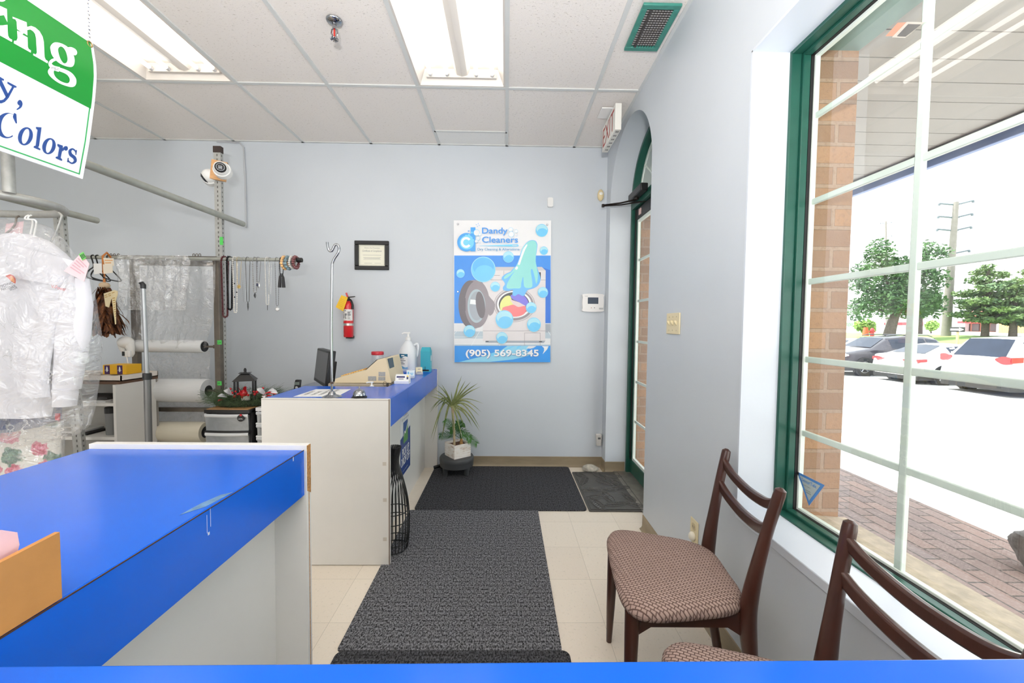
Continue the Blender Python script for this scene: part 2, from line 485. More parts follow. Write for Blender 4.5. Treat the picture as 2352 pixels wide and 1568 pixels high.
# bright window reveal boards (side, head and stool) inside the opening
mb = MB()
mb.box(XR - 0.002, 1.05, WY1 - 0.006, WY1 + 0.004, WZ0, WZ1)
mb.box(XR - 0.002, 1.05, WY0, WY1, WZ1 - 0.006, WZ1 + 0.004)
struct('trim_1', mb, white_trim, smooth=False)
mb = MB(); mb.box(XR - 0.004, 1.05, WY0, WY1, WZ0 - 0.02, WZ0 + 0.012)
struct('trim_2', mb, white_trim, bevel=0.003)
# brick outer leaf
mb = MB()
BY1 = 1.545
mb.extrude([rect(YF, YB + 0.5, -0.7, 3.6), rect(WY0, BY1, 0.56, 2.39), arch(DY0, DY1, -0.02, DZS, DZT)],
           lambda u, v: (1.142, u, v), lambda u, v: (XO, u, v))
struct('wall_exterior', mb, brick_m, smooth=False)
# rest of the shop front to the right of the door wall end is brick as well; stone sill and painted lintel
stone_m = mat('stone_sill', (196, 178, 156), 0.8, namt=0.18, nscale=30, bump=0.25, bscale=90)
mb = MB(); mb.hexa([(1.142, WY0, 0.50), (XO + 0.03, WY0, 0.50), (XO + 0.03, BY1, 0.50), (1.142, BY1, 0.50)], [(1.142, WY0, 0.588), (XO + 0.03, WY0, 0.572), (XO + 0.03, BY1, 0.572), (1.142, BY1, 0.588)])
struct('trim_3', mb, stone_m, smooth=False)
lint_m = mat('lintel_paint', (126, 150, 142), 0.5, namt=0.06, nscale=12)
mb = MB(); mb.box(1.142, XO - 0.002, WY0, BY1, 2.372, 2.40); struct('trim_4', mb, lint_m, smooth=False)

# ceiling: panels in a hung grid, open where the light troffers sit
CX, CW, CY, CL = -0.0103, 0.6096, 2.8153, 1.2192
LIGHTS = [(-1, 0), (-4, 0), (-1, 2), (-4, 2), (-7, 1)]     # (column, row) of the troffers; last three unseen, added for light
xs = [CX + CW * i for i in range(-9, 3)]; xs = [x for x in xs if XL < x < XR]
xe = [XL] + xs + [XR]
ye = [YF] + [CY - CL * k for k in range(4, -1, -1) if CY - CL * k > YF] + [YB]
def is_light(xm, ym):
    for (i, j) in LIGHTS:
        if CX + CW * i < xm < CX + CW * (i + 1) and CY - CL * (j + 1) < ym < CY - CL * j: return True
    return False
mb = MB()
for a in range(len(xe) - 1):
    for b in range(len(ye) - 1):
        xm, ym = (xe[a] + xe[a + 1]) / 2, (ye[b] + ye[b + 1]) / 2
        if is_light(xm, ym): continue
        if abs(xm - (CX - CW / 2)) < 0.05 and ye[b + 1] == YB:
            mb.box(xe[a], xe[a + 1], ye[b], 3.445, H + 0.004, H + 0.02)
            mb.box(xe[a], xe[a + 1], 3.445, YB, H + 0.004, H + 0.02, 1)
        else:
            mb.box(xe[a], xe[a + 1], ye[b], ye[b + 1], H + 0.004, H + 0.02)
struct('ceiling', mb, [tile_m, tile_plain], smooth=False)
mb = MB()
for x in xs: mb.box(x - 0.012, x + 0.012, YF, YB, H - 0.003, H + 0.004)
for y in ye[1:-1]: mb.box(XL, XR, y - 0.012, y + 0.012, H - 0.0035, H + 0.004)
mb.box(CX - CW, CX, 3.434, 3.456, H - 0.003, H + 0.004)
mb.box(XR - 0.02, XR, YF, YB, H - 0.003, H + 0.004); mb.box(XL, XR, YB - 0.02, YB, H - 0.003, H + 0.004)
mb.box(XL, XL + 0.02, YF, YB, H - 0.003, H + 0.004); mb.box(XL, XR, YF, YF + 0.02, H - 0.003, H + 0.004)
struct('trim_5', mb, grid_m, smooth=False)
mb = MB(); mb.box(XL - 0.2, XO + 0.02, YF - 0.2, YB + 0.6, H + 0.32, H + 0.45)
struct('roof', mb, mat('sun_block_felt', (70, 70, 72), 0.9), smooth=False)  # unseen slab added to keep the sun out of the room

# baseboards with a cove toe
def baseboard(name, p0, p1, nrm, z=0.0):
    p0, p1, nrm = V(p0), V(p1), V(nrm)
    prof = [(0.0, 0.0), (0.022, 0.0), (0.022, 0.003), (0.010, 0.010), (0.005, 0.022), (0.004, 0.092), (0.0, 0.095)]
    mb = MB(); n = len(prof); vs = []
    for p in (p0, p1):
        for a, b in prof: vs.append(p + nrm * a + V((0, 0, b + z)))
    mb.add(vs, [(i, (i + 1) % n, n + (i + 1) % n, n + i) for i in range(n)] + [tuple(range(n)), tuple(range(2 * n - 1, n - 1, -1))])
    return mb
mb = baseboard('x', (-0.60, YB, 0), (XR, YB, 0), (0, -1, 0)); struct('baseboard_back', mb, base_m)
mb = baseboard('x', (XL, YB, 0), (-0.65, YB, 0), (0, -1, 0)); struct('baseboard_left', mb, base_m)
mb = baseboard('x', (XR, YF, 0), (XR, DY0 - 0.0, 0), (-1, 0, 0))
mb2 = baseboard('x', (XR, DY1, 0), (XR, YB, 0), (-1, 0, 0)); mb.add(mb2.v, mb2.f)
mb2 = baseboard('x', (XR, DY1, 0), (1.085, DY1, 0), (0, -1, 0)); mb.add(mb2.v, mb2.f)
struct('baseboard_right', mb, base_m)

# ================================================================ window_1
w1 = tag(thing('window_1', None, None, (1.10, 0.5, 0.6)), kind='structure')
gx = 1.131
mb = MB()
def frame_rect(mb, x0, x1, y0, y1, z0, z1, t, mi=0):
    mb.box(x0, x1, y1 - t, y1, z0, z1, mi); mb.box(x0, x1, y0, y0 + t, z0, z1, mi)
    mb.box(x0, x1, y0 + t, y1 - t, z1 - t, z1, mi); mb.box(x0, x1, y0 + t, y1 - t, z0, z0 + t, mi)
frame_rect(mb, 1.046, 1.084, WY0, WY1 - 0.001, WZ0 + 0.002, WZ1 - 0.002, 0.016)
frame_rect(mb, 1.084, 1.111, WY0, WY1 - 0.001, WZ0 + 0.002, WZ1 - 0.002, 0.026)
part('frame', mb, green_m, w1, bevel=0.003)
mb = MB(); frame_rect(mb, 1.111, 1.123, WY0, WY1 - 0.001, WZ0 + 0.002, WZ1 - 0.002, 0.026); part('gasket', mb, black_rub, w1)
mb = MB(); frame_rect(mb, 1.123, 1.140, WY0, WY1 - 0.001, WZ0 + 0.002, WZ1 - 0.002, 0.034); part('glazing_bead', mb, vinyl_white, w1, bevel=0.002)
mb = MB()
for z in (0.924, 1.204, 1.495, 1.789, 2.102): mb.box(gx - 0.003, gx + 0.009, WY0 + 0.03, WY1 - 0.03, z - 0.011, z + 0.011)
for y in (1.106, 0.736, 0.366, -0.004): mb.box(gx - 0.005, gx + 0.011, y - 0.011, y + 0.011, WZ0 + 0.03, WZ1 - 0.03)
part('muntin_grid', mb, vinyl_white, w1, bevel=0.003)
mb = MB(); mb.add([(gx - 0.006, WY0 + 0.02, WZ0 + 0.02), (gx - 0.006, WY1 - 0.02, WZ0 + 0.02), (gx - 0.006, WY1 - 0.02, WZ1 - 0.02), (gx - 0.006, WY0 + 0.02, WZ1 - 0.02)], [(0, 1, 2, 3)])
part('glass_pane', mb, glass('window_glass', (246, 250, 248), 1.3, dirt=0.10), w1, smooth=False)

# fill_window: unseen glazing added behind the camera for fill daylight
w2 = tag(thing('fill_window', None, None, (-2.1, YF - 0.06, 0.35)), kind='structure')
mb = MB()
for x in (-4.6, -3.35, -2.1, -0.85, 0.40): mb.box(x, x + 0.05, YF - 0.09, YF - 0.03, 0.35, 2.70)
mb.box(-4.6, 0.45, YF - 0.09, YF - 0.03, 0.35, 0.40); mb.box(-4.6, 0.45, YF - 0.09, YF - 0.03, 2.65, 2.70)
part('frame', mb, green_m, w2)
mb = MB(); mb.add([(-4.58, YF - 0.06, 0.37), (0.43, YF - 0.06, 0.37), (0.43, YF - 0.06, 2.68), (-4.58, YF - 0.06, 2.68)], [(0, 1, 2, 3)]); part('glass_pane', mb, glass('fill_window_glass', (250, 250, 249), 1.0), w2, smooth=False)

# ================================================================ door_1 (arched glazed door)
d1 = tag(thing('door_1', None, None, (1.13, 3.06, 0)), kind='structure')
dc = (DY0 + DY1) / 2; da = (DY1 - DY0) / 2
def arch_ring(mb, x0, x1, y0, y1, zb, zs, zt, t, mi=0):
    o = arch(y0, y1, zb, zs, zt)[1:]; o.append((y0, zb))
    i = arch(y0 + t, y1 - t, zb, zs, zt - t)[1:]; i.append((y0 + t, zb))
    n = len(o); vs = [(x0, u, v) for u, v in o] + [(x0, u, v) for u, v in i] + [(x1, u, v) for u, v in o] + [(x1, u, v) for u, v in i]
    fs = []
    for k in range(n - 1):
        fs += [(k, k + 1, n + k + 1, n + k), (2 * n + k, 3 * n + k, 3 * n + k + 1, 2 * n + k + 1), (n + k, n + k + 1, 3 * n + k + 1, 3 * n + k), (k, 2 * n + k, 2 * n + k + 1, k + 1)]
    mb.add(vs, fs, mi)
mb = MB(); arch_ring(mb, 1.090, 1.150, DY0 + 0.001, DY1 - 0.001, 0.001, DZS, DZT - 0.001, 0.030)
mb.box(1.09, 1.15, DY0 + 0.03, DY1 - 0.03, 2.335, 2.40); part('frame', mb, green_m, d1, bevel=0.002)
mb = MB(); arch_ring(mb, 1.150, 1.166, DY0 + 0.001, DY1 - 0.001, 2.36, DZS, DZT - 0.001, 0.052); part('transom_bead', mb, vinyl_white, d1)
mb = MB()
for a in (40, 90, 140):
    c, s = math.cos(math.radians(a)), math.sin(math.radians(a))
    mb.tube([(1.158, dc + 0.02 * c, 2.40 + 0.02 * s), (1.158, dc + (da - 0.04) * c, 2.40 + (DZT - 2.44) * s)], 0.010, 6)
part('transom_spokes', mb, vinyl_white, d1)
mb = MB(); mb.fill([arch(DY0 + 0.03, DY1 - 0.03, 2.38, DZS + 0.01, DZT - 0.04)], lambda u, v: (1.158, u, v)); part('transom_glass', mb, mat('frosted_transom', (206, 214, 209), 0.25, namt=0.03), d1, smooth=False)
mb = MB(); ly0, ly1 = DY0 + 0.035, DY1 - 0.034
mb.box(1.120, 1.160, ly0, ly0 + 0.075, 0.02, 2.33); mb.box(1.120, 1.160, ly1 - 0.040, ly1, 0.02, 2.33)
mb.box(1.120, 1.160, ly0 + 0.075, ly1 - 0.040, 0.02, 0.135)
part('leaf', mb, green_m, d1, bevel=0.003)
mb = MB(); mb.box(1.118, 1.162, ly0 + 0.075, ly1 - 0.040, 2.24, 2.33); mb.box(1.115, 1.121, ly1 - 0.041, ly1 - 0.002, 0.14, 2.33); part('top_rail', mb, black_sat, d1, bevel=0.003)
mb = MB()
gy0, gy1, gz0, gz1 = ly0 + 0.075, ly1 - 0.040, 0.135, 2.24
frame_rect(mb, 1.128, 1.150, gy0, gy1, gz0, gz1, 0.026); part('glazing_bead', mb, vinyl_white, d1, bevel=0.002)
mb = MB()
for k in range(1, 6): mb.box(1.136, 1.148, gy0 + 0.02, gy1 - 0.02, gz0 + (gz1 - gz0) * k / 6 - 0.01, gz0 + (gz1 - gz0) * k / 6 + 0.01)
mb.box(1.136, 1.148, (gy0 + gy1) / 2 - 0.01, (gy0 + gy1) / 2 + 0.01, gz0 + 0.02, gz1 - 0.02)
part('muntin_grid', mb, vinyl_white, d1)
mb = MB(); mb.add([(1.134, gy0 + .01, gz0 + .01), (1.134, gy1 - .01, gz0 + .01), (1.134, gy1 - .01, gz1 - .01), (1.134, gy0 + .01, gz1 - .01)], [(0, 1, 2, 3)]); part('glass_pane', mb, glass('door_glass'), d1, smooth=False)
mb = MB(); mb.box(0.98, 1.18, DY0 + 0.002, DY1 - 0.002, 0.0, 0.012); part('threshold', mb, mat('aluminium_sill', (150, 146, 138), 0.45, 0.6, namt=0.15, nscale=20), d1, bevel=0.004)
mb = MB(); mb.box(1.112, 1.120, ly1 - 0.16, ly1 - 0.11, 2.26, 2.31); part('notice', mb, mat('notice_paper', (226, 196, 190), 0.6), d1)
# door closer on the transom bar
dcl = thing('door_closer', 'black door closer with a folded arm over the arched green door', 'door closer', (1.06, 3.3, 2.36))
mb = MB(); mb.box(1.030, 1.089, 3.14, 3.46, 2.375, 2.435); part('body', mb, black_m, dcl, bevel=0.008)
mb = MB(); mb.cyl((1.06, 3.33, 2.36), (1.06, 3.33, 2.378), 0.018); mb.tube([(1.06, 3.33, 2.362), (0.95, 3.40, 2.352), (0.818, 3.47, 2.352)], 0.009, 8, flat=(1.3, 0.7))
mb.tube([(0.818, 3.47, 2.346), (0.96, 3.41, 2.340), (1.118, 3.28, 2.335)], 0.008, 8, flat=(1.3, 0.7)); mb.cyl((0.818, 3.47, 2.336), (0.818, 3.47, 2.360), 0.012)
part('arm', mb, mat('bronze_metal', (44, 36, 32), 0.4, 0.5), dcl)

# ================================================================ ceiling lights
hous_m = mat('light_housing', (216, 210, 203), 0.4, namt=0.01)
tube_m = emit('fluorescent_tube', (255, 250, 242), TUBE)
def troffer(label):
    t = thing('ceiling_light', label, 'light', (0, 0, 0), 0, 'fluorescent ceiling lights')
    a, l, d = CW / 2 - 0.012, CL / 2 - 0.012, 0.085
    mb = MB()
    o = [(-a, -l), (a, -l), (a, l), (-a, l)]; i = [(-a + 0.05, -l + 0.05), (a - 0.05, -l + 0.05), (a - 0.05, l - 0.05), (-a + 0.05, l - 0.05)]
    k = [(-a + 0.012, -l + 0.012), (a - 0.012, -l + 0.012), (a - 0.012, l - 0.012), (-a + 0.012, l - 0.012)]
    vs = [(x, y, 0) for x, y in o] + [(x, y, -0.001) for x, y in k] + [(x, y, d) for x, y in i] + [(x, y, d + 0.01) for x, y in o]
    fs = []
    for r in (0, 1):
        for q in range(4): fs.append((4 * r + q, 4 * r + (q + 1) % 4, 4 * r + 4 + (q + 1) % 4, 4 * r + 4 + q))
    fs.append((8, 9, 10, 11)); fs.append((12, 13, 14, 15))
    for q in range(4): fs.append((q, (q + 1) % 4, 12 + (q + 1) % 4, 12 + q))
    mb.add(vs, fs); build('housing', mb, hous_m, t, smooth=False, recalc=False)
    mb = MB(); mb.extrude([[(-0.055, d), (-0.035, 0.045), (0.0, 0.034), (0.035, 0.045), (0.055, d)]], lambda u, v: (u + 0.005, -l + 0.035, v), lambda u, v: (u + 0.005, l - 0.035, v))
    build('ballast_cover', mb, hous_m, t, smooth=False)
    for x in (-0.205, -0.095, 0.10, 0.205):
        mb = MB(); mb.cyl((x, -l + 0.075, 0.045), (x, l - 0.075, 0.045), 0.0127, seg=12)
        tb = build('tube', mb, tube_m, t)
        for s in (-1, 1):
            mb = MB(); mb.cyl((x, s * (l - 0.045), 0.045), (x, s * (l - 0.076), 0.045), 0.0132, seg=12)
            build('end_cap', mb, mat('tube_cap', (205, 205, 205), 0.35, 0.3), tb)
    for s in (-1, 1):
        mb = MB(); mb.box(-a + 0.06, a - 0.06, s * (l - 0.045) - 0.008, s * (l - 0.045) + 0.008, 0.030, d)
        build('socket_strip', mb, hous_m, t, smooth=False)
    return t
labs = ['lit fluorescent ceiling light in the middle, left of the ceiling air vent', 'lit fluorescent ceiling light above the hanging green and white sign',
        'added unseen fluorescent ceiling light nearest overhead in the middle row', 'added unseen fluorescent ceiling light farther back in the left row', 'added unseen fluorescent ceiling light over the far left of the shop']
t0 = None
for (i, j), lb in zip(LIGHTS, labs):
    if t0 is None: t0 = o = troffer(lb)
    else: o = copy_tree(t0); o['label'] = lb
    o.location = (CX + CW * (i + 0.5), CY - CL * (j + 0.5), H - 0.002)
# air vent, sprinkler, exit sign
vt = thing('air_vent', 'green framed metal air vent in the ceiling beside the right wall', 'vent', (0.765, 2.225, H - 0.02))
mb = MB(); x0, x1, y0, y1 = 0.667, 0.862, 2.055, 2.392
for a in ((x0, x1, y0, y0 + 0.03), (x0, x1, y1 - 0.03, y1), (x0, x0 + 0.03, y0 + 0.03, y1 - 0.03), (x1 - 0.03, x1, y0 + 0.03, y1 - 0.03)):
    mb.box(a[0], a[1], a[2], a[3], H - 0.018, H - 0.004)
part('frame', mb, mat('green_vent_paint', (62, 136, 122), 0.4, namt=0.08, nscale=30), vt, bevel=0.003)
mb = MB(); mb.box(x0 + 0.03, x1 - 0.03, y0 + 0.03, y1 - 0.03, H - 0.006, H - 0.004); part('back', mb, mat('vent_dark', (104, 100, 98), 0.8), vt, smooth=False)
mb = MB()
for k in range(1, 17):
    y = y0 + 0.03 + (y1 - y0 - 0.06) * k / 17
    mb.hexa([(x0 + 0.03, y - 0.003, H - 0.012), (x1 - 0.03, y - 0.003, H - 0.012), (x1 - 0.03, y + 0.004, H - 0.006), (x0 + 0.03, y + 0.004, H - 0.006)], [(x0 + 0.03, y - 0.001, H - 0.013), (x1 - 0.03, y - 0.001, H - 0.013), (x1 - 0.03, y + 0.006, H - 0.006), (x0 + 0.03, y + 0.006, H - 0.006)])
part('slat', mb, mat('vent_slat', (214, 212, 210), 0.4, 0.1), vt, smooth=False)
mb = MB()
for k in range(1, 9):
    x = x0 + 0.03 + (x1 - x0 - 0.06) * k / 9; mb.box(x - 0.001, x + 0.001, y0 + 0.03, y1 - 0.03, H - 0.017, H - 0.012)
mb.box(x0 + 0.05, x0 + 0.06, y0 + 0.03, y1 - 0.03, H - 0.018, H - 0.012)
part('grille', mb, mat('vent_grille', (84, 80, 78), 0.5, 0.4), vt, smooth=False)
sp_ = thing('fire_sprinkler', 'chrome fire sprinkler head with a red bulb on the ceiling', 'sprinkler', (-0.933, 2.224, H))
mb = MB(); mb.lathe([(0.042, 0.0), (0.042, -0.004), (0.036, -0.012), (0.016, -0.018), (0.0, -0.018)], (-0.933, 2.224, H - 0.003)); part('escutcheon', mb, chrome_m, sp_)
mb = MB(); mb.cyl((-0.933, 2.224, H - 0.02), (-0.933, 2.224, H - 0.05), 0.011); mb.tube([(-0.947, 2.224, H - 0.05), (-0.95, 2.224, H - 0.07), (-0.937, 2.224, H - 0.095)], 0.004, 6); mb.tube([(-0.919, 2.224, H - 0.05), (-0.916, 2.224, H - 0.07), (-0.929, 2.224, H - 0.095)], 0.004, 6)
part('body', mb, chrome_m, sp_)
mb = MB(); mb.cyl((-0.933, 2.224, H - 0.051), (-0.933, 2.224, H - 0.088), 0.0045); part('bulb', mb, mat('red_bulb', (200, 50, 40), 0.2), sp_)
mb = MB(); mb.cyl((-0.933, 2.224, H - 0.093), (-0.933, 2.224, H - 0.097), 0.008)
for k in range(14):
    a = 2 * PI * k / 14; c, s = math.cos(a), math.sin(a); mb.tube([(-0.933 + 0.006 * c, 2.224 + 0.006 * s, H - 0.096), (-0.933 + 0.021 * c, 2.224 + 0.021 * s, H - 0.102)], 0.0028, 5)
part('deflector', mb, chrome_m, sp_)
ex = thing('exit_sign', 'white exit sign with red letters hung from the ceiling by the door', 'sign', (0.78, 3.1, 2.72))
mb = MB(); mb.box(0.762, 0.808, 2.915, 3.30, 2.722, 2.908); part('box', mb, mat('exit_white', (236, 234, 226), 0.4, namt=0.02), ex, bevel=0.003)
mb = MB(); mb.box(0.690, 0.800, 3.02, 3.17, H - 0.012, H - 0.003); mb.cyl((0.785, 3.1, 2.905), (0.785, 3.1, H - 0.01), 0.014); part('canopy', mb, white_pl, ex, bevel=0.003)
mb = MB(); mb.text('EXIT', (0.7612, 3.275, 2.745), (0, -1, 0), (0, 0, 1), w=0.33, h=0.14, bold=0.0); part('lettering', mb, mat('exit_red', (178, 62, 52), 0.5), ex, smooth=False)
mb = MB()
for r in range(6):
    for c in range(3): mb.box(0.776 + c * 0.008, 0.780 + c * 0.008, 2.94 + r * 0.060, 2.958 + r * 0.060, 2.7205, 2.7225)
part('louvre', mb, black_m, ex, smooth=False)
# ================================================================ outdoors: the setting
paver_m = brick_mat('brick_paver', (160, 134, 124), (136, 120, 116), (92, 84, 78), 0.22, 0.105, 0.006, ax='yx', dark=(178, 160, 150), rough=0.95)
asph_m = mat('worn_asphalt', (196, 195, 192), 0.95, namt=0.10, nscale=0.8, bump=0.2, bscale=60)
kerb_m = mat('concrete_kerb', (204, 200, 194), 0.9, namt=0.1, nscale=8, bump=0.2)
grass_m = mat('mown_grass', (128, 158, 84), 0.95, namt=0.25, nscale=2.0, bump=0.4, bscale=30)
ZS, ZL = -0.05, -0.66
mb = MB(); mb.box(XO, 3.30, -12, 30, -0.30, ZS); struct('sidewalk', mb, paver_m, smooth=False)
mb = MB(); mb.box(3.30, 3.46, -12, 30, -0.34, ZS); struct('kerb', mb, kerb_m, smooth=False)
mb = MB(); mb.hexa([(3.46, -14, -0.9), (60, -14, -2.5), (60, 60, -2.5), (3.46, 60, -0.9)], [(3.46, -14, -0.17), (12, -14, ZL), (12, 60, ZL), (3.46, 60, -0.17)])
mb.v[1] = V((12, -14, -2.5)); mb.v[2] = V((12, 60, -2.5)); mb.box(12, 20, -14, 60, -2.5, ZL)
struct('parking_lot', mb, asph_m, smooth=False)
mb = MB(); mb.add([(20, -14, ZL), (20, 60, ZL), (22, 60, 0.36), (22, -14, 0.36), (31, 60, 0.95), (31, -14, 0.95)], [(0, 3, 2, 1), (3, 5, 4, 2)])
struct('grass_verge', mb, grass_m, smooth=False)
mb = MB(); mb.add([(31, -60, 0.95), (31, 260, 0.95), (260, 260, 0.95), (260, -60, 0.95)], [(0, 3, 2, 1)]); struct('road', mb, mat('pale_road', (188, 188, 186), 0.95, namt=0.05, nscale=0.3), smooth=False)
mb = MB(); mb.add([(-60, 60, 0.2), (-60, 260, 0.2), (31, 260, 0.95), (31, 60, 0.95)], [(0, 3, 2, 1)]); struct('far_ground', mb, grass_m, smooth=False)
mb = MB(); mb.box(-30, XO, -30, YF - 0.12, -0.3, -0.06); mb.box(XO, 3.46, -30, -12, -0.3, -0.06); struct('bounce_pavement', mb, kerb_m, smooth=False)  # unseen pale ground, added to bounce daylight in behind the camera
soff_m = mat('soffit_paint', (172, 170, 166), 0.7, namt=0.04, nscale=3)
mb = MB()
y = -2.0
while y < 6.5:
    mb.box(XO, 2.66, y, y + 0.146, 2.415, 2.43); y += 0.152
struct('soffit', mb, soff_m, smooth=False)
mb = MB(); mb.box(XO, 2.66, -2.0, 6.5, 2.432, 2.45); struct('soffit_back', mb, mat('soffit_gap', (60, 58, 56), 0.9), smooth=False)
mb = MB(); mb.box(2.66, 2.70, -2.0, 6.5, 2.345, 2.62); mb.box(2.70, 2.80, -2.0, 6.5, 2.44, 2.60)
struct('gutter', mb, mat('gutter_metal', (118, 138, 184), 0.5, 0.2, namt=0.06), bevel=0.004)
mb = MB(); mb.box(2.56, 2.662, -2.0, 6.5, 2.392, 2.43); struct('soffit_edge', mb, mat('soffit_mesh', (76, 76, 80), 0.8, namt=0.4, nscale=150), smooth=False)
mb = MB(); mb.box(XO, 2.8, -2.2, 6.5, 2.62, 3.4); struct('canopy_wall', mb, mat('canopy_siding', (150, 152, 158), 0.7), smooth=False)
def rock(c, r, sc, seed, seg=28, rings=18, rough=0.25):
    mb = MB(); mb.ball((0, 0, 0), 1.0, seg, rings)
    out = []
    for p in mb.v:
        n = noise.noise(p * 1.3 + V((seed, 0, 0))) * rough + noise.noise(p * 3.5 + V((0, seed, 0))) * rough * 0.4 + noise.noise(p * 9 + V((0, 0, seed))) * rough * 0.15
        q = p * (1 + n); out.append(V(c) + V((q.x * r * sc[0], q.y * r * sc[1], q.z * r * sc[2])))
    mb.v = out; return mb
mb = rock((3.05, 2.16, ZS + 0.13), 0.125, (1.0, 1.0, 1.12), 3.1)
solo('boulder', mb, mat('dark_boulder', (118, 114, 112), 0.95, namt=0.35, nscale=14, bump=0.6, bscale=50), 'dark grey boulder on the brick sidewalk outside the window', 'boulder')

# ================================================================ cars
tyre_m = mat('tyre_rubber', (42, 42, 43), 0.8, namt=0.15, nscale=30)
rim_m = mat('alloy_rim', (176, 178, 182), 0.3, 0.8, namt=0.06)
cglass_m = mat('car_glass', (34, 42, 58), 0.12, namt=0.15, nscale=3, spec=0.35)
red_lens = mat('red_lens', (206, 48, 52), 0.2, namt=0.08, coat=0.4)
clear_lens = mat('clear_lens', (226, 230, 232), 0.15, namt=0.05)
dark_trim = mat('dark_trim', (40, 40, 42), 0.6, namt=0.1)
plate_m = mat('licence_plate', (226, 234, 246), 0.5, namt=0.02)
plate_ink = mat('plate_blue', (64, 110, 186), 0.5)
def car(name, label, st, paint, loc, rz, wheels, wr, plate=None, rear=None, front=None, wiper=False, emblem=False, rails=False, win=(0, 0), tail=None):
    """st: stations nose to tail (x, half width, sill z, belt z, roof z, roof half width)"""
    t = thing(name, label, 'car', loc, rz)
    mb = MB(); rows = []
    for (x, hw, zs, zb, zr, rw) in st:
        pr = [(0.0, zs), (hw * 0.90, zs), (hw * 0.985, zs + (zb - zs) * 0.22), (hw, zs + (zb - zs) * 0.62), (hw * 0.97, zb), (hw * 0.97 * 0.35 + rw * 0.65, zb + (zr - zb) * 0.62), (rw, zr - (zr - zb) * 0.12), (rw * 0.82, zr), (0.0, zr + 0.015)]
        rows.append([(x, y, z) for y, z in pr] + [(x, -y, z) for y, z in reversed(pr[1:-1])])
    n = len(rows[0]); vs = [p for r in rows for p in r]; fs = []
    for i in range(len(rows) - 1):
        for k in range(n): fs.append((i * n + k, i * n + (k + 1) % n, (i + 1) * n + (k + 1) % n, (i + 1) * n + k))
    fs.append(tuple(range(n - 1, -1, -1))); fs.append(tuple((len(rows) - 1) * n + k for k in range(n)))
    mb.add(vs, fs); build('body', mb, paint, t, angle=28)
    a, b = win
    def side(i, s, f):
        x, hw, zs, zb, zr, rw = st[i]
        w0, w1 = hw * 0.97, hw * 0.97 * 0.35 + rw * 0.65
        if f < 0.62: q = f / 0.62; return V((x, s * (w0 + (w1 - w0) * q + 0.006), zb + (zr - zb) * f))
        q = (f - 0.62) / 0.26; return V((x, s * (w1 + (rw - w1) * q + 0.006), zb + (zr - zb) * f))
    for s in (-1, 1):
        mb = MB()
        for i in range(a, b):
            for f0, f1 in ((0.10, 0.62), (0.62, 0.84)):
                P = [side(i, s, f0), side(i + 1, s, f0), side(i + 1, s, f1), side(i, s, f1)]
                g = 0.06
                P = [P[0].lerp(P[1], g), P[1].lerp(P[0], g), P[2].lerp(P[3], g), P[3].lerp(P[2], g)]
                mb.add(P, [(0, 1, 2, 3)])
        build('side_window', mb, cglass_m, t, smooth=False)
    def screen(nm, i0, i1, k0, k1):
        mb = MB(); A, B = st[i0], st[i1]
        def P(k, s): 
            x = A[0] + (B[0] - A[0]) * k; zz = A[4] + (B[4] - A[4]) * k; ww = (A[5] * 0.86) + (B[5] * 0.82 - A[5] * 0.86) * k
            return V((x, s * ww, zz + 0.018))
        d = 0.012 if B[0] < A[0] else -0.012
        q = [P(k0, -1), P(k1, -1), P(k1, 1), P(k0, 1)]
        m0, m1 = (q[0] + q[3]) / 2 + V((0, 0, 0.014)), (q[1] + q[2]) / 2 + V((0, 0, 0.014))
        mb.add([q[0], q[1], m1, m0, q[2], q[3]], [(0, 1, 2, 3), (3, 2, 4, 5)])
        build(nm, mb, cglass_m, t, smooth=False)
    screen('windscreen', a - 1, a, 0.08, 0.94)
    screen('rear_window', b, b + 1, 0.05, 0.92)
    hwm = max(s[1] for s in st)
    for wx in wheels:
        for s in (-1, 1):
            mb = MB(); mb.lathe([(wr * 1.14, -0.10), (wr * 1.14, 0.06), (wr * 0.9, 0.062), (0.0, 0.0)], (wx, s * (hwm - 0.052), wr), 24, Matrix.Rotation(-s * PI / 2, 3, 'X')); build('wheel_arch', mb, dark_trim, t)
            mb = MB(); mb.lathe([(wr * 0.62, -0.11), (wr * 0.95, -0.11), (wr, -0.08), (wr, 0.07), (wr * 0.95, 0.10), (wr * 0.66, 0.10), (wr * 0.62, 0.06)], (wx, s * (hwm - 0.085), wr), 28, Matrix.Rotation(-s * PI / 2, 3, 'X'))
            wh = build('tyre', mb, tyre_m, t)
            mb = MB(); c = V((wx, s * (hwm - 0.005), wr))
            mb.lathe([(wr * 0.58, -0.06), (wr * 0.66, -0.0), (wr * 0.60, 0.004), (wr * 0.56, -0.04)], tuple(c), 28, Matrix.Rotation(-s * PI / 2, 3, 'X')); mb.ball(c + V((0, -s * 0.01, 0)), wr * 0.16, 10, 6)
            for k in range(5):
                a5 = 2 * PI * k / 5 + 0.3; mb.tube([c + V((0, -s * 0.012, 0)), c + V((math.cos(a5) * wr * 0.6, -s * 0.012, math.sin(a5) * wr * 0.6))], wr * 0.09, 6, flat=(1, 0.5))
            build('rim', mb, rim_m, wh)
    xr, xf = st[-1][0], st[0][0]
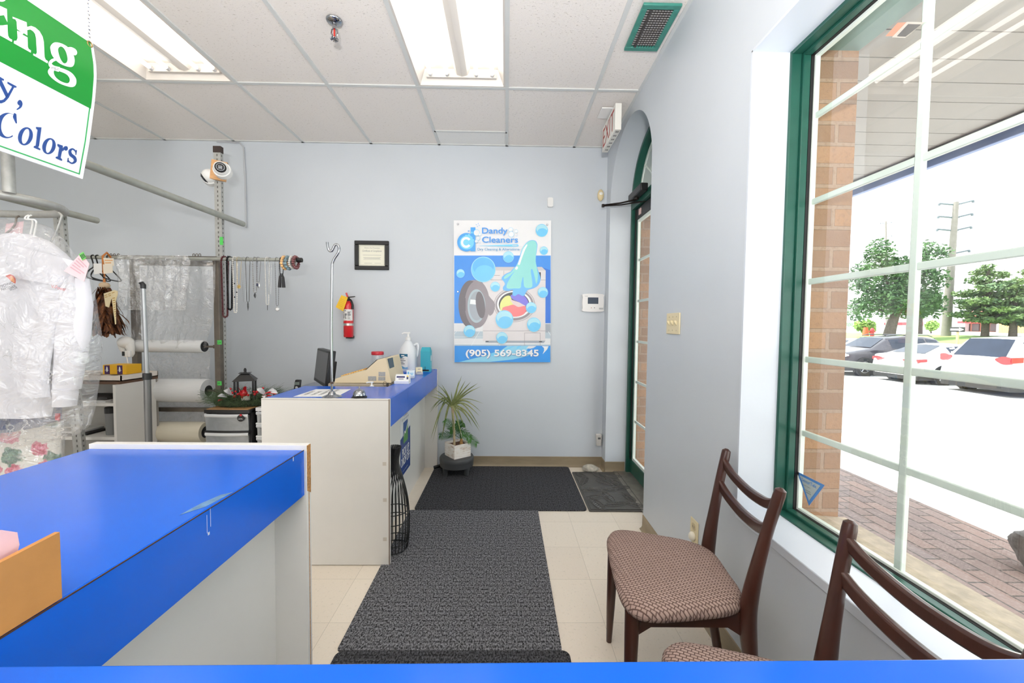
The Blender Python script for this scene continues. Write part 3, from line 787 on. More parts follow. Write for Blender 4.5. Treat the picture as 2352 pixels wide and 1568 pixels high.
    if tail:
        (y0, y1, z0, z1, wrap) = tail
        for s in (-1, 1):
            mb = MB(); mb.extrude([smooth_loop([(s * y0, (z0 + z1) / 2 + 0.02), (s * (y0 + y1) / 2, z1), (s * y1, z1 - 0.02), (s * (y1 + 0.01), (z0 + z1) / 2), (s * y1, z0 + 0.01), (s * (y0 + y1) / 2, z0)], 4)], lambda u, v: (xr + 0.05 + 0.10 * max(0, abs(u) - y0), u, v), lambda u, v: (xr - 0.035 + wrap * max(0, abs(u) - y0) ** 1.5, u, v))
            mb.hexa([(xr + 0.05, s * (y1 - 0.03), z0 + 0.03), (xr + 0.32, s * (hwm - 0.05), z0 + 0.06), (xr + 0.32, s * (hwm - 0.05), z1), (xr + 0.05, s * (y1 - 0.03), z1 - 0.02)], [(xr + 0.02, s * (y1 + 0.03), z0 + 0.03), (xr + 0.32, s * (hwm + 0.012), z0 + 0.06), (xr + 0.32, s * (hwm + 0.012), z1), (xr + 0.02, s * (y1 + 0.03), z1 - 0.02)])
            build('tail_light', mb, red_lens, t, bevel=0.01)
    if plate:
        txt_, pz = plate
        mb = MB(); mb.box(xr - 0.03, xr + 0.02, -0.155, 0.155, pz - 0.075, pz + 0.075); pl = build('licence_plate', mb, plate_m, t, bevel=0.004)
        mb = MB(); mb.text(txt_, (xr - 0.032, 0.135, pz - 0.035), (0, -1, 0), (0, 0, 1), w=0.27, h=0.07, bold=0.01); build('lettering', mb, plate_ink, pl, smooth=False)
    if emblem:
        mb = MB(); mb.lathe([(0.05, -0.01), (0.055, 0.0), (0.05, 0.012), (0.036, 0.012)], (xr + 0.0, 0, emblem), 20, Matrix.Rotation(-PI / 2, 3, 'Y')); build('emblem', mb, chrome_m, t)
    if wiper:
        mb = MB(); mb.tube([(xr + wiper[0], -0.05, wiper[1]), (xr + wiper[0], 0.20, wiper[1] + 0.05), (xr + wiper[0], 0.46, wiper[1] + 0.03)], 0.012, 6); build('wiper', mb, dark_trim, t)
    if front:
        for s in (-1, 1):
            mb = MB(); mb.ball((xf - 0.18, s * (hwm - 0.20), front), 0.16, 14, 8, (1.2, 1.0, 0.55)); build('headlight', mb, clear_lens, t)
            mb = MB(); mb.cyl((xf - 0.20, s * (hwm - 0.22), front - 0.30), (xf - 0.0, s * (hwm - 0.24), front - 0.30), 0.07); build('fog_light', mb, clear_lens, t)
        mb = MB(); mb.box(xf - 0.08, xf + 0.012, -0.5, 0.5, front - 0.22, front + 0.02); build('grille', mb, dark_trim, t, bevel=0.02)
    mb = MB(); mb.box(xr + 0.06, xf - 0.06, -hwm * 0.93, hwm * 0.93, st[len(st) // 2][2] - 0.05, st[len(st) // 2][2] + 0.10); build('underside', mb, dark_trim, t)
    if rails:
        for s in (-1, 1):
            i0, i1 = a, b; mb = MB(); z = max(q[4] for q in st) + 0.05
            mb.tube([(st[i0][0] - 0.05, s * 0.56, z - 0.06), (st[i0][0] - 0.25, s * 0.56, z), (st[i1][0] + 0.3, s * 0.56, z), (st[i1][0] + 0.1, s * 0.56, z - 0.06)], 0.022, 8); build('roof_rail', mb, mat('roof_rail', (96, 98, 102), 0.4, 0.4), t)
    return t
white_car = mat('white_car_paint', (238, 240, 242), 0.25, namt=0.01, coat=0.5)
dark_car = mat('dark_car_paint', (58, 54, 62), 0.22, 0.3, namt=0.08, coat=0.6)
grey_car = mat('grey_car_paint', (150, 158, 158), 0.25, 0.2, namt=0.05, coat=0.5)
van_st = [(2.55, 0.78, 0.30, 0.62, 0.66, 0.66), (2.35, 0.94, 0.25, 0.84, 0.90, 0.80), (1.75, 0.98, 0.22, 1.00, 1.06, 0.84), (0.75, 0.99, 0.22, 1.05, 1.66, 0.70), (0.0, 1.0, 0.22, 1.06, 1.76, 0.70), (-1.0, 1.0, 0.22, 1.07, 1.77, 0.70), (-1.95, 0.99, 0.24, 1.08, 1.72, 0.68), (-2.42, 0.95, 0.28, 1.02, 1.10, 0.86), (-2.55, 0.90, 0.36, 0.74, 0.80, 0.80)]
v1 = car('minivan', 'white minivan with a dark rear window, nearest of the cars outside', van_st, white_car, (17.15, 12.32, ZL), 0, (1.55, -1.55), 0.35, plate=('CWAF-373', 0.80), wiper=(0.34, 1.32), win=(3, 6), tail=(0.60, 0.93, 0.98, 1.20, 0.25))
sed_st = [(2.30, 0.72, 0.28, 0.58, 0.62, 0.60), (2.12, 0.86, 0.24, 0.74, 0.79, 0.74), (1.0, 0.91, 0.2, 0.92, 0.98, 0.78), (0.15, 0.92, 0.2, 0.95, 1.40, 0.60), (-0.55, 0.92, 0.2, 0.96, 1.46, 0.60), (-1.05, 0.92, 0.2, 0.97, 1.40, 0.58), (-1.85, 0.90, 0.22, 0.99, 1.06, 0.76), (-2.22, 0.88, 0.26, 0.97, 1.02, 0.76), (-2.32, 0.84, 0.34, 0.72, 0.76, 0.74)]
v2 = car('sedan', 'white sedan with red tail lights parked left of the minivan', sed_st, white_car, (16.92, 14.88, ZL), 0, (1.40, -1.38), 0.33, plate=('CTCC-085', 0.74), win=(3, 5), tail=(0.38, 0.86, 0.76, 0.92, 0.25), emblem=0.90)
suv_st = [(2.32, 0.76, 0.34, 0.72, 0.78, 0.66), (2.15, 0.90, 0.28, 0.92, 0.98, 0.78), (1.05, 0.93, 0.26, 1.08, 1.14, 0.80), (0.30, 0.94, 0.26, 1.10, 1.60, 0.66), (-0.50, 0.94, 0.26, 1.11, 1.68, 0.66), (-1.30, 0.94, 0.26, 1.12, 1.67, 0.65), (-1.85, 0.93, 0.28, 1.13, 1.60, 0.64), (-2.25, 0.90, 0.32, 1.06, 1.14, 0.80), (-2.34, 0.84, 0.40, 0.80, 0.86, 0.76)]
v3 = car('suv', 'dark purple-grey SUV parked nose towards the shop behind the white sedan', suv_st, dark_car, (16.4, 17.4, ZL), PI, (1.42, -1.42), 0.37, win=(3, 6), front=0.86, rails=True)
v4 = car('sedan', 'pale grey-green car mostly hidden between the dark SUV and the brick pier', sed_st, grey_car, (17.6, 20.6, ZL), PI, (1.40, -1.38), 0.33, win=(3, 5), front=0.64)

# ================================================================ trees, poles, far street
bark_m = mat('tree_bark', (96, 86, 80), 0.95, namt=0.3, nscale=12, bump=0.5)
def leafmat(name, a, b):
    m, nt, bs = newmat(name)
    n = noise_node(nt, coords(nt), 1.4, 4, 0.7)
    nt.links.new(ramp(nt, n.outputs['Fac'], [(0.3, lin(a)), (0.7, lin(b))]), bs.inputs['Base Color']); bs.inputs['Roughness'].default_value = 0.7
    return m
leaf_d = leafmat('dark_leaves', (48, 80, 56), (104, 140, 84))
leaf_p = leafmat('pine_needles', (66, 98, 76), (130, 152, 88))
leaf_l = leafmat('light_leaves', (132, 172, 88), (184, 208, 120))
def tree(label, loc, trunk, blobs, nleaf, size, lm, tr=0.22, group='trees across the parking lot', name='tree'):
    t = thing(name, label, 'tree', loc, 0, group)
    rnd = random.Random(hash(label) % 1000 if False else sum(ord(c) for c in label))
    mb = MB(); mb.tube(trunk, [tr * (1 - 0.6 * i / max(1, len(trunk) - 1)) for i in range(len(trunk))], 10)
    top = V(trunk[-1])
    for (c, r) in blobs[:10]:
        k = V(trunk[max(1, len(trunk) // 2)]); mb.tube([k, k.lerp(V(c), 0.5) + V((0, 0, 0.15)), V(c)], [tr * 0.34, tr * 0.2, 0.02], 6)
    build('trunk', mb, bark_m, t)
    mb = MB(); tot = sum(r[0] * r[1] * r[2] for c, r in blobs) ** 1.0
    for (c, r) in blobs:
        n = int(nleaf * (r[0] * r[1] * r[2]) / tot) + 20
        for _ in range(n):
            d = V((rnd.gauss(0, 1), rnd.gauss(0, 1), rnd.gauss(0, 1))).normalized() * (rnd.random() ** 0.45)
            p = V(c) + V((d.x * r[0], d.y * r[1], d.z * r[2]))
            e = V((rnd.gauss(0, 1), rnd.gauss(0, 1), rnd.gauss(0, 0.6))).normalized() * size * rnd.uniform(0.6, 1.3)
            f = V((rnd.gauss(0, 1), rnd.gauss(0, 1), rnd.gauss(0, 0.6))).normalized() * size * 0.6
            mb.add([p - e, p + f, p + e, p - f], [(0, 1, 2, 3)])
    build('crown', mb, lm, t, smooth=False, recalc=False)
    return t
def bl(px, py, Y, rpx, rpy, loc):
    p = at(px, py, Y) - V(loc); s = Y / F; return (tuple(p), (rpx * s * 0.8, rpx * s * 0.8, rpy * s))
L = at(2040, 772, 26.0); L.z = 0.6
tree('large dark leafy tree with a leaning trunk behind the parked cars', tuple(L), [(0, 0, 0), (0.15, 0, 0.8), (0.5, 0.1, 1.7), (0.8, 0.1, 3.0), (0.9, 0, 4.6)],
     [bl(x, y, 26.0, rx, ry, L) for x, y, rx, ry in ((2020, 590, 38, 45), (1985, 640, 40, 40), (2060, 640, 50, 55), (2110, 620, 42, 45), (2030, 690, 55, 42), (1975, 710, 35, 30), (2095, 690, 50, 40), (2150, 640, 32, 30), (2130, 575, 25, 25), (2140, 700, 34, 36), (2165, 580, 22, 20))], 9500, 0.13, leaf_d, 0.34)
L = at(2113, 765, 31.0); L.z = 0.95
tree('slim tree with a straight thin trunk behind the white sedan', tuple(L), [(0, 0, 0), (0, 0, 1.8), (0.1, 0, 3.5)], [bl(2118, 700, 31, 34, 30, L), bl(2090, 715, 31, 24, 22, L), bl(2140, 690, 31, 26, 30, L)], 2500, 0.14, leaf_d, 0.16)
def pine(label, px, py, Y, hpx, wpx):
    L = at(px, py, Y); L.z = 0.8; s = Y / F; h = hpx * s; rnd = random.Random(px)
    bl_ = []
    for k in range(13):
        f = 0.28 + 0.72 * k / 12; r = wpx * s * 0.72 * (1.05 - f * 0.7) * rnd.uniform(0.7, 1.1); a = k * 2.4
        bl_.append(((math.cos(a) * r * 0.65, math.sin(a) * r * 0.65, h * f), (r * 0.85, r * 0.85, h * 0.058)))
    tree(label, tuple(L), [(0, 0, 0), (0, 0, h * 0.5), (0, 0, h * 0.98)], bl_, 4800, 0.13, leaf_p, 0.2)
pine('tall pine just right of the big utility pole', 2262, 772, 25.0, 165, 95)
pine('shorter spreading pine above the wooden fence', 2326, 772, 24.0, 130, 90)
pine('farther pine at the right edge of the window view', 2372, 768, 30.0, 165, 90)
L = at(1992, 770, 30.0); L.z = 0.9
tree('small light green bush left of the leaning tree', tuple(L), [(0, 0, 0), (0, 0, 0.7)], [bl(1992, 750, 30, 22, 16, L), bl(1975, 748, 30, 14, 12, L)], 900, 0.14, leaf_l, 0.06, 'shrubs on the verge', 'shrub')
L = at(2138, 770, 36.0); L.z = 0.95
tree('yellow green bush in front of the low red and white building', tuple(L), [(0, 0, 0), (0, 0, 0.8)], [bl(2140, 748, 36, 16, 13, L)], 600, 0.14, leaf_l, 0.06, 'shrubs on the verge', 'shrub')
pole_m = mat('pale_pole', (138, 132, 126), 0.8, namt=0.08, nscale=6)
wire_m = mat('grey_wire', (112, 120, 128), 0.7)
def upole(label, px0, py0, px1, py1, Y, r, arms):
    b = at(px0, py0, Y); b.z = 0.8; tp = at(px1, py1, Y)
    t = thing('utility_pole', label, 'utility pole', tuple(b), 0, 'utility poles')
    mb = MB(); mb.tube([b, b.lerp(tp, 0.5), tp], [r, r * 0.8, r * 0.55], 12); part('shaft', mb, pole_m, t)
    for f in arms:
        c = b.lerp(tp, f); mb = MB(); w = 0.55 * r / 0.25 * 1.3
        mb.tube([c + V((-w, w * 0.5, 0.18 * r / .25)), c, c + V((w, -w * 0.5, 0.18 * r / .25))], r * 0.22, 6)
        for s in (-1, 1): mb.cyl(c + V((s * w, -s * w * 0.5, 0.18 * r / .25)), c + V((s * w, -s * w * 0.5, 0.18 * r / .25 - 0.14)), r * 0.25, seg=8)
        part('cross_arm', mb, mat('pole_arm', (104, 114, 122), 0.6), t)
    return b, tp
b, tp = upole('big pale utility pole rising in front of the pines', 2172, 775, 2196, 464, 27.0, 0.26, (0.98, 0.885, 0.79, 0.62, 0.56))
upole('distant thin utility pole above the leaning tree', 2037, 775, 2035, 508, 60.0, 0.2, (0.98, 0.86, 0.72))
wl = ['utility wire from the top arm of the big pole', 'utility wire from the second arm of the big pole', 'utility wire from the third arm of the big pole', 'upper of the two low wires crossing the pines', 'lower of the two low wires crossing the pines']
for k, (f, e) in enumerate(((0.98, (2480, 420)), (0.885, (2480, 470)), (0.79, (2480, 500)), (0.345, (2480, 662)), (0.325, (2480, 674)))):
    c = b.lerp(tp, f); q = at(e[0], e[1], 22.0); mid = c.lerp(q, 0.5) - V((0, 0, 0.25))
    mb = MB(); mb.tube(smooth_loop([tuple(c), tuple(mid), tuple(q)], 6, False), 0.014 if k < 3 else 0.022, 5)
    solo('utility_wire', mb, wire_m if k < 3 else mat('dark_wire', (110, 116, 120), 0.7), wl[k], 'wire', 'overhead wires')
# low shop across the street, fence, signs
sb = thing('shop_building', 'low brick shop across the street with red awning and sign', 'building', (95, 80, 0.95))
def far(px, z, X=92.0):
    d = ray(px, 757); return V((X, d.y * (X / d.x), z))
def fbox(mb, p0, p1, z0, z1, X=92.0, dep=8.0):
    a, c = far(p0, z0, X), far(p1, z0, X); mb.box(X, X + dep, min(a.y, c.y), max(a.y, c.y), z0, z1)
mb = MB(); fbox(mb, 2216, 2400, 0.95, 5.0); part('brick_wall', mb, mat('far_brick', (206, 150, 132), 0.9, namt=0.05), sb, smooth=False)
mb = MB(); fbox(mb, 2120, 2216, 0.95, 4.9, 91.0, 9.0); fbox(mb, 2288, 2304, 0.95, 4.6, 91.0, 1.0); part('white_wall', mb, mat('far_white', (244, 244, 244), 0.9), sb, smooth=False)
mb = MB(); fbox(mb, 2198, 2290, 2.6, 3.0, 90.0, 2.0); part('awning', mb, mat('far_red', (222, 66, 72), 0.7), sb, smooth=False)
mb = MB(); fbox(mb, 2250, 2270, 3.1, 4.8, 91.2, 0.8); fbox(mb, 2256, 2300, 5.0, 5.6, 91.2, 0.8); part('sign_panel', mb, mat('far_red', (222, 66, 72), 0.7), sb, smooth=False)
mb = MB()
for p in (2210, 2232, 2254, 2274): fbox(mb, p, p + 16, 1.1, 2.5, 91.8, 0.2)
part('window', mb, mat('far_window', (104, 96, 96), 0.3), sb, smooth=False)
sb2 = thing('shop_building', 'white low building with a red stripe far behind the sedan', 'building', (100, 95, 0.95))
mb = MB(); fbox(mb, 2030, 2160, 0.95, 4.2, 100.0); part('wall', mb, mat('far_white', (244, 244, 244), 0.9), sb2, smooth=False)
mb = MB(); fbox(mb, 2030, 2162, 2.3, 3.0, 99.0, 1.5); part('awning', mb, mat('far_red', (222, 66, 72), 0.7), sb2, smooth=False)
fence_m = mat('cedar_fence', (226, 176, 118), 0.8, namt=0.1, nscale=3)
for k, (p0, p1, lb) in enumerate(((2293, 2319, 'orange cedar fence panel left of the pine trunk'), (2329, 2352, 'orange cedar fence panel at the right edge of the view'))):
    ft = thing('fence_panel', lb, 'fence', tuple(far((p0 + p1) / 2, 0.95, 62.0)), 0, 'cedar fence panels')
    mb = MB(); q = p0
    while q < p1: fbox(mb, q, q + 3.0, 0.95, 2.45, 62.0, 0.06); q += 3.6
    part('boards', mb, fence_m, ft, smooth=False)
    mb = MB(); fbox(mb, p0, p1, 1.25, 1.35, 62.06, 0.06); fbox(mb, p0, p1, 2.15, 2.25, 62.06, 0.06); part('rails', mb, fence_m, ft, smooth=False)
ow = thing('traffic_sign', 'white sign with a black outlined arrow on an orange post', 'sign', (23.9, 21.2, 0.4))
c = at(2199, 756.5, 21.2)
mb = MB(); mb.box(c.x, c.x + 0.05, c.y - 0.05, c.y + 0.05, 0.45, c.z - 0.05); part('post', mb, mat('orange_post', (226, 170, 136), 0.7), ow)
mb = MB(); mb.box(c.x - 0.02, c.x, c.y - 0.36, c.y + 0.36, c.z - 0.13, c.z + 0.13); part('panel', mb, mat('sign_dark', (40, 40, 42), 0.6), ow, smooth=False)
mb = MB(); ar = [(0.32, -0.05), (0.32, 0.05), (-0.10, 0.05), (-0.10, 0.10), (-0.33, 0.0), (-0.10, -0.10), (-0.10, -0.05)]
mb.fill([ar], lambda u, v: (c.x - 0.022, c.y + u, c.z + v)); part('arrow', mb, paper_m, ow, smooth=False)
c = at(1957, 748, 40); mb = MB(); gt = thing('price_sign', 'white roadside sign with green lettering and a yellow square beside the brick pier', 'sign', (c.x, c.y, 0.95))
mb.box(c.x, c.x + 0.2, c.y - 0.9, c.y + 0.9, 0.95, c.z + 0.5); part('panel', mb, mat('far_white', (244, 244, 244), 0.9), gt, smooth=False)
mb = MB(); mb.text('egas', (c.x - 0.01, c.y + 0.75, c.z - 0.1), (0, -1, 0), (0, 0, 1), w=0.9, h=0.4, bold=0.02); part('lettering', mb, mat('sign_green', (70, 176, 70), 0.7), gt, smooth=False)
mb = MB(); mb.box(c.x - 0.012, c.x, c.y - 0.75, c.y - 0.3, c.z - 0.1, c.z + 0.3); part('yellow_square', mb, mat('sign_yellow', (240, 224, 60), 0.7), gt, smooth=False)
c = at(2003, 768, 29); c.z = 0.78
mb = MB(); mb.lathe([(0.13, 0), (0.11, 0.4), (0.14, 0.4), (0.12, 0.5), (0.04, 0.6), (0, 0.6)], tuple(c), 14); mb.cyl(c + V((-0.17, 0.08, 0.33)), c + V((0.17, -0.08, 0.33)), 0.05)
solo('fire_hydrant', mb, mat('hydrant_red', (214, 70, 76), 0.5), 'red fire hydrant on the grass beyond the SUV', 'hydrant')
c = at(1988, 768, 29); c.z = 0.8
mb = MB(); mb.lathe([(0.20, 0), (0.19, 0.2), (0.18, 0.2), (0.17, 0.4), (0.15, 0.4), (0.13, 0.62), (0, 0.62)], tuple(c), 14)
solo('traffic_drum', mb, mat('drum_orange', (222, 104, 66), 0.6), 'orange traffic drum standing left of the red hydrant', 'drum')
# security decal, and flat orange, pale and dark patches on the window pane
sk = thing('window_sticker', 'blue edged triangular security sticker low on the window', 'sticker', tuple(atx(1858, 1120, gx - 0.008)))
def wpt(px, py, off=0.0): return atx(px, py, gx - 0.008 - off)
tri = [wpt(1830, 1082), wpt(1894, 1114), wpt(1858, 1161)]
cen = sum(tri, V((0, 0, 0))) / 3
mb = MB(); mb.add([p for p in tri] + [p + V((0.0006, 0, 0)) for p in tri], [(0, 1, 2), (5, 4, 3), (0, 3, 4, 1), (1, 4, 5, 2), (2, 5, 3, 0)]); part('border', mb, mat('sticker_blue', (84, 140, 206), 0.4), sk, smooth=False)
mb = MB(); mb.add([cen + (p - cen) * 0.74 - V((0.0008, 0, 0)) for p in tri], [(0, 1, 2)]); part('face', mb, mat('sticker_silver', (178, 186, 184), 0.45), sk, smooth=False)
mb = MB(); o_ = wpt(1841, 1104, 0.0016); mb.text('SecurTek', o_, (0, -1, 0), (0, 0, 1), w=(wpt(1841, 1104) - wpt(1877, 1122)).length * 0.95, bold=0.01); part('lettering', mb, mat('sticker_blue2', (96, 150, 210), 0.4), sk, smooth=False)
mb = MB(); o_ = wpt(1849, 1124, 0.0016)
for k, tx in enumerate(('A SECURITY COMPANY', 'MONITORED', 'PREMISES')):
    q = (wpt(1843, 1112.5, 0.0016), wpt(1849.5, 1125, 0.0016), wpt(1851.5, 1131, 0.0016))[k]; mb.text(tx, q, (0, -1, 0), (0, 0, 1), w=(0.040, 0.026, 0.023)[k])
part('small_lettering', mb, ink_m, sk, smooth=False)
ns = thing('window_patch', 'small orange and pale patches high on the window pane', 'sticker', tuple(atx(2085, 68, gx - 0.008)))
def nq(pts, off): return [wpt(x, y, off) for x, y in pts]
mb = MB(); mb.add(nq([(2034, 83), (2062, 52), (2090, 51), (2062, 83)], 0), [(0, 1, 2, 3)]); part('orange_patch', mb, mat('patch_orange', (226, 160, 134), 0.6), ns, smooth=False)
mb = MB(); mb.add(nq([(2048, 86), (2083, 50), (2124, 51), (2079, 87)], 0.001), [(0, 1, 2, 3)]); part('pale_patch', mb, mat('patch_pale', (206, 200, 188), 0.6), ns, smooth=False)
mb = MB(); mb.add(nq([(2060, 83), (2086, 55), (2116, 56), (2080, 84)], 0.002), [(0, 1, 2, 3)]); part('dark_block', mb, mat('patch_dark', (116, 114, 110), 0.6), ns, smooth=False)
# ================================================================ counters
def laminate(name, col, rough=0.22, scr=0.02):
    m, nt, bs = newmat(name)
    n = noise_node(nt, coords(nt, (1, 1, 1)), 3.0, 4, 0.6)
    c = lin(col)
    nt.links.new(ramp(nt, n.outputs['Fac'], [(0.3, tuple(x * 0.95 for x in c[:3]) + (1,)), (0.7, tuple(min(1, x * 1.05) for x in c[:3]) + (1,))]), bs.inputs['Base Color'])
    n2 = noise_node(nt, coords(nt), 9.0, 3, 0.6)
    nt.links.new(ramp(nt, n2.outputs['Fac'], [(0.3, (rough * 0.9,) * 3 + (1,)), (0.7, (rough * 1.1,) * 3 + (1,))]), bs.inputs['Roughness']); bs.inputs['Specular IOR Level'].default_value = 0.4
    n3 = noise_node(nt, coords(nt), 900, 2); bumpit(nt, bs, n3.outputs['Fac'], scr, 0.002)
    return m
blue_m = laminate('blue_laminate', (8, 98, 216), 0.20)
panel_m = mat('white_laminate', (226, 224, 219), 0.4, namt=0.02, nscale=3, bump=0.02, bscale=300)
panel_b = mat('aged_white_laminate', (220, 217, 211), 0.45, namt=0.025, nscale=4, bump=0.02, bscale=300)
chip_m = mat('chipboard', (184, 134, 80), 0.9, namt=0.35, nscale=160, bump=0.5, bscale=200)
seam_m = mat('brown_seam', (62, 40, 34), 0.6)
FX = -0.626
ca = thing('counter', 'blue topped white counter in the foreground with a chipped end panel', 'counter', (-0.95, 0.85, 0))
mb = MB(); mb.box(-1.284, FX - 0.006, 0.462, 1.245, 0.885, 0.925); part('worktop', mb, blue_m, ca, bevel=0.002)
mb = MB(); mb.box(FX - 0.006, FX, 0.462, 1.245, 0.783, 0.9235); part('fascia', mb, blue_m, ca, smooth=False)
mb = MB(); mb.box(FX - 0.0012, FX + 0.0004, 0.462, 1.245, 0.9236, 0.9256); part('edge_strip', mb, seam_m, ca, smooth=False)
mb = MB(); mb.box(-0.735, -0.72, 0.462, 1.245, 0.0, 0.885); part('front_panel', mb, panel_m, ca, smooth=False)
mb = MB(); mb.box(-1.286, -0.618, 1.245, 1.270, 0.0, 0.940); part('end_panel', mb, panel_m, ca, bevel=0.001)
mb = MB(); pts = [(1.247, 0.795), (1.268, 0.782), (1.2685, 0.938), (1.247, 0.938)]
mb.extrude([pts], lambda u, v: (-0.6182, u, v), lambda u, v: (-0.6165, u, v)); mb.box(-0.6182, -0.6172, 1.256, 1.259, 0.0, 0.79)
part('chipped_edge', mb, chip_m, ca, smooth=False)
mb = MB(); mb.box(-1.284, -1.27, 0.462, 1.245, 0.10, 0.885); part('back_panel', mb, panel_m, ca, smooth=False)
mb = MB()
for (y, w, z0, z1) in ((0.848, 0.0005, 0.885, 0.925), (0.838, 0.0004, 0.876, 0.915), (1.18, 0.002, 0.912, 0.9255)):
    mb.box(FX, FX + 0.0004, y, y + w * 2, z0, z1)
mb.box(FX, FX + 0.0005, 0.840, 0.845, 0.870, 0.876)
part('scratches', mb, mat('scratch_white', (200, 212, 232), 0.5), ca, smooth=False)
mb = MB(); mb.fill([[(-0.665, 0.815), (-0.640, 0.855), (-0.632, 0.93), (-0.650, 0.915), (-0.662, 0.87)]], lambda u, v: (u, v, 0.92545)); part('worn_patch', mb, mat('worn_laminate', (96, 136, 176), 0.5, namt=0.25, nscale=60), ca, smooth=False)
cc = thing('counter', 'blue worktop edge crossing the very bottom of the picture', 'counter', (-0.2, 0.1, 0))
mb = MB(); mb.hexa([(-1.284, -0.25, 0.885), (0.84, -0.25, 0.885), (0.84, 0.463, 0.885), (-1.284, 0.448, 0.885)], [(-1.284, -0.25, 0.925), (0.84, -0.25, 0.925), (0.84, 0.463, 0.925), (-1.284, 0.448, 0.925)]); part('worktop', mb, blue_m, cc, bevel=0.002)
mb = MB(); mb.box(-0.60, 0.82, 0.33, 0.345, 0.0, 0.885); part('front_panel', mb, panel_m, cc, smooth=False)
mb = MB(); mb.box(0.82, 0.835, -0.24, 0.44, 0.0, 0.885); mb.box(-1.28, -1.265, -0.24, 0.44, 0.0, 0.885); part('end_panel', mb, panel_m, cc, smooth=False)

cb = thing('counter', 'long blue and white service counter running to the back wall', 'counter', (-0.95, 2.9, 0))
mb = MB()
TZ = 0.912
Lp = [(-1.30, 2.172), (FX - 0.006, 2.172), (FX - 0.006, 3.655), (-1.02, 3.655), (-1.02, 3.32), (-0.762, 3.32), (-0.762, 2.60), (-1.30, 2.60)]
mb.extrude([Lp], lambda u, v: (u, v, TZ - 0.035), lambda u, v: (u, v, TZ)); part('worktop', mb, blue_m, cb, smooth=False)
mb = MB(); mb.box(FX - 0.006, FX, 2.172, 2.585, 0.757, TZ - 0.001); mb.box(FX - 0.006, FX, 2.587, 3.655, 0.757, TZ - 0.001); part('fascia', mb, blue_m, cb, smooth=False)
mb = MB(); mb.box(-1.305, FX + 0.004, 2.149, 2.172, 0.004, TZ + 0.003); part('end_panel', mb, panel_b, cb, bevel=0.001)
mb = MB(); mb.box(FX - 0.001, FX + 0.0048, 2.1485, 2.1505, 0.004, TZ + 0.0032); mb.box(-1.305, FX, 2.1486, 2.150, TZ - 0.004, TZ - 0.0025); part('edge_seam', mb, mat('seam_brown', (128, 110, 96), 0.7), cb, smooth=False)
mb = MB(); mb.box(-0.752, -0.737, 2.172, 3.655, 0.0, TZ - 0.035); part('front_panel', mb, panel_m, cb, smooth=False)
mb = MB(); mb.box(-1.02, FX + 0.004, 3.655, 3.68, 0.0, TZ + 0.006); part('wall_panel', mb, panel_b, cb, bevel=0.001)
mb = MB(); Lq = [(-1.30, 2.61), (-0.762, 2.61), (-0.762, 3.30), (-1.03, 3.30), (-1.03, 3.67), (-1.75, 3.67), (-1.75, 3.00), (-1.30, 3.00)]
mb.extrude([Lq], lambda u, v: (u, v, 0.745), lambda u, v: (u, v, 0.78)); part('lower_worktop', mb, mat('grey_laminate', (150, 156, 166), 0.4), cb, smooth=False)
mb = MB(); mb.box(-1.745, -1.72, 3.02, 3.66, 0, 0.745); part('side_panel', mb, panel_m, cb, smooth=False)
mb = MB()
for (px, py, w, h) in ((883, 1065, 6, 9), (884, 1148, 8, 9), (884, 1238, 7, 9)):
    c = at(px, py, 2.1485); mb.box(c.x - 0.010, c.x + 0.010, 2.1482, 2.149, c.z - 0.010, c.z + 0.010)
part('tape_mark', mb, mat('old_tape', (196, 188, 176), 0.5), cb, smooth=False)
# delivery sign stuck to the counter front
sx = -0.7352
cs = thing('counter_sign', 'blue and white PICK UP DROP OFF sign on the counter front', 'sign', (sx, 2.945, 0.225))
mb = MB(); mb.box(-0.7368, sx, 2.80, 3.09, 0.225, 0.70); part('board', mb, mat('sign_white', (232, 234, 236), 0.4), cs, smooth=False)
P = lambda u, v, o=0.0: (sx + 0.0006 + o, 2.80 + 0.29 * u, 0.225 + 0.455 * v)
mb = MB(); mb.fill([[(0, 0.0), (1, 0.0), (1, 0.69), (0, 0.61)]], lambda u, v: P(u, v)); part('blue_field', mb, mat('sign_navy', (34, 66, 136), 0.4, namt=0.05), cs, smooth=False)
mb = MB(); mb.fill([[(0.28, 0.52), (0.72, 0.52), (0.72, 0.84), (0.28, 0.84)]], lambda u, v: P(u, v, .0006))
mb.fill([[(0.28, 0.50), (0.72, 0.50), (0.72, 0.76), (0.60, 0.71), (0.46, 0.64), (0.38, 0.67), (0.28, 0.62)]], lambda u, v: P(u, v, .0012), 1)
zz = [(0.28, 0.635), (0.38, 0.70), (0.46, 0.665), (0.60, 0.735), (0.72, 0.80), (0.72, 0.775), (0.60, 0.705), (0.46, 0.635), (0.38, 0.67), (0.28, 0.60)]
mb.fill([zz], lambda u, v: P(u, v, .0018), 2)
part('logo', mb, [mat('sign_navy2', (44, 84, 150), 0.4), mat('sign_leaf', (86, 148, 76), 0.4), paper_m], cs, smooth=False)
mb = MB()
mb.text('PICK UP', P(0.17, 0.30, .0006), (0, 1, 0), (0, 0, 1), w=0.20, h=0.060, bold=0.012); mb.text('DROP OFF', P(0.08, 0.155, .0006), (0, 1, 0), (0, 0, 1), w=0.245, h=0.060, bold=0.012)
part('lettering', mb, paper_m, cs, smooth=False)
mb = MB(); mb.text('ASK FOR DETAILS', P(0.30, 0.93, .0006), (0, 1, 0), (0, 0, 1), w=0.12, h=0.013); mb.text('GET YOUR MONEY BACK', P(0.15, 0.875, .0006), (0, 1, 0), (0, 0, 1), w=0.2, h=0.013)
part('small_lettering', mb, grey_ink, cs, smooth=False)
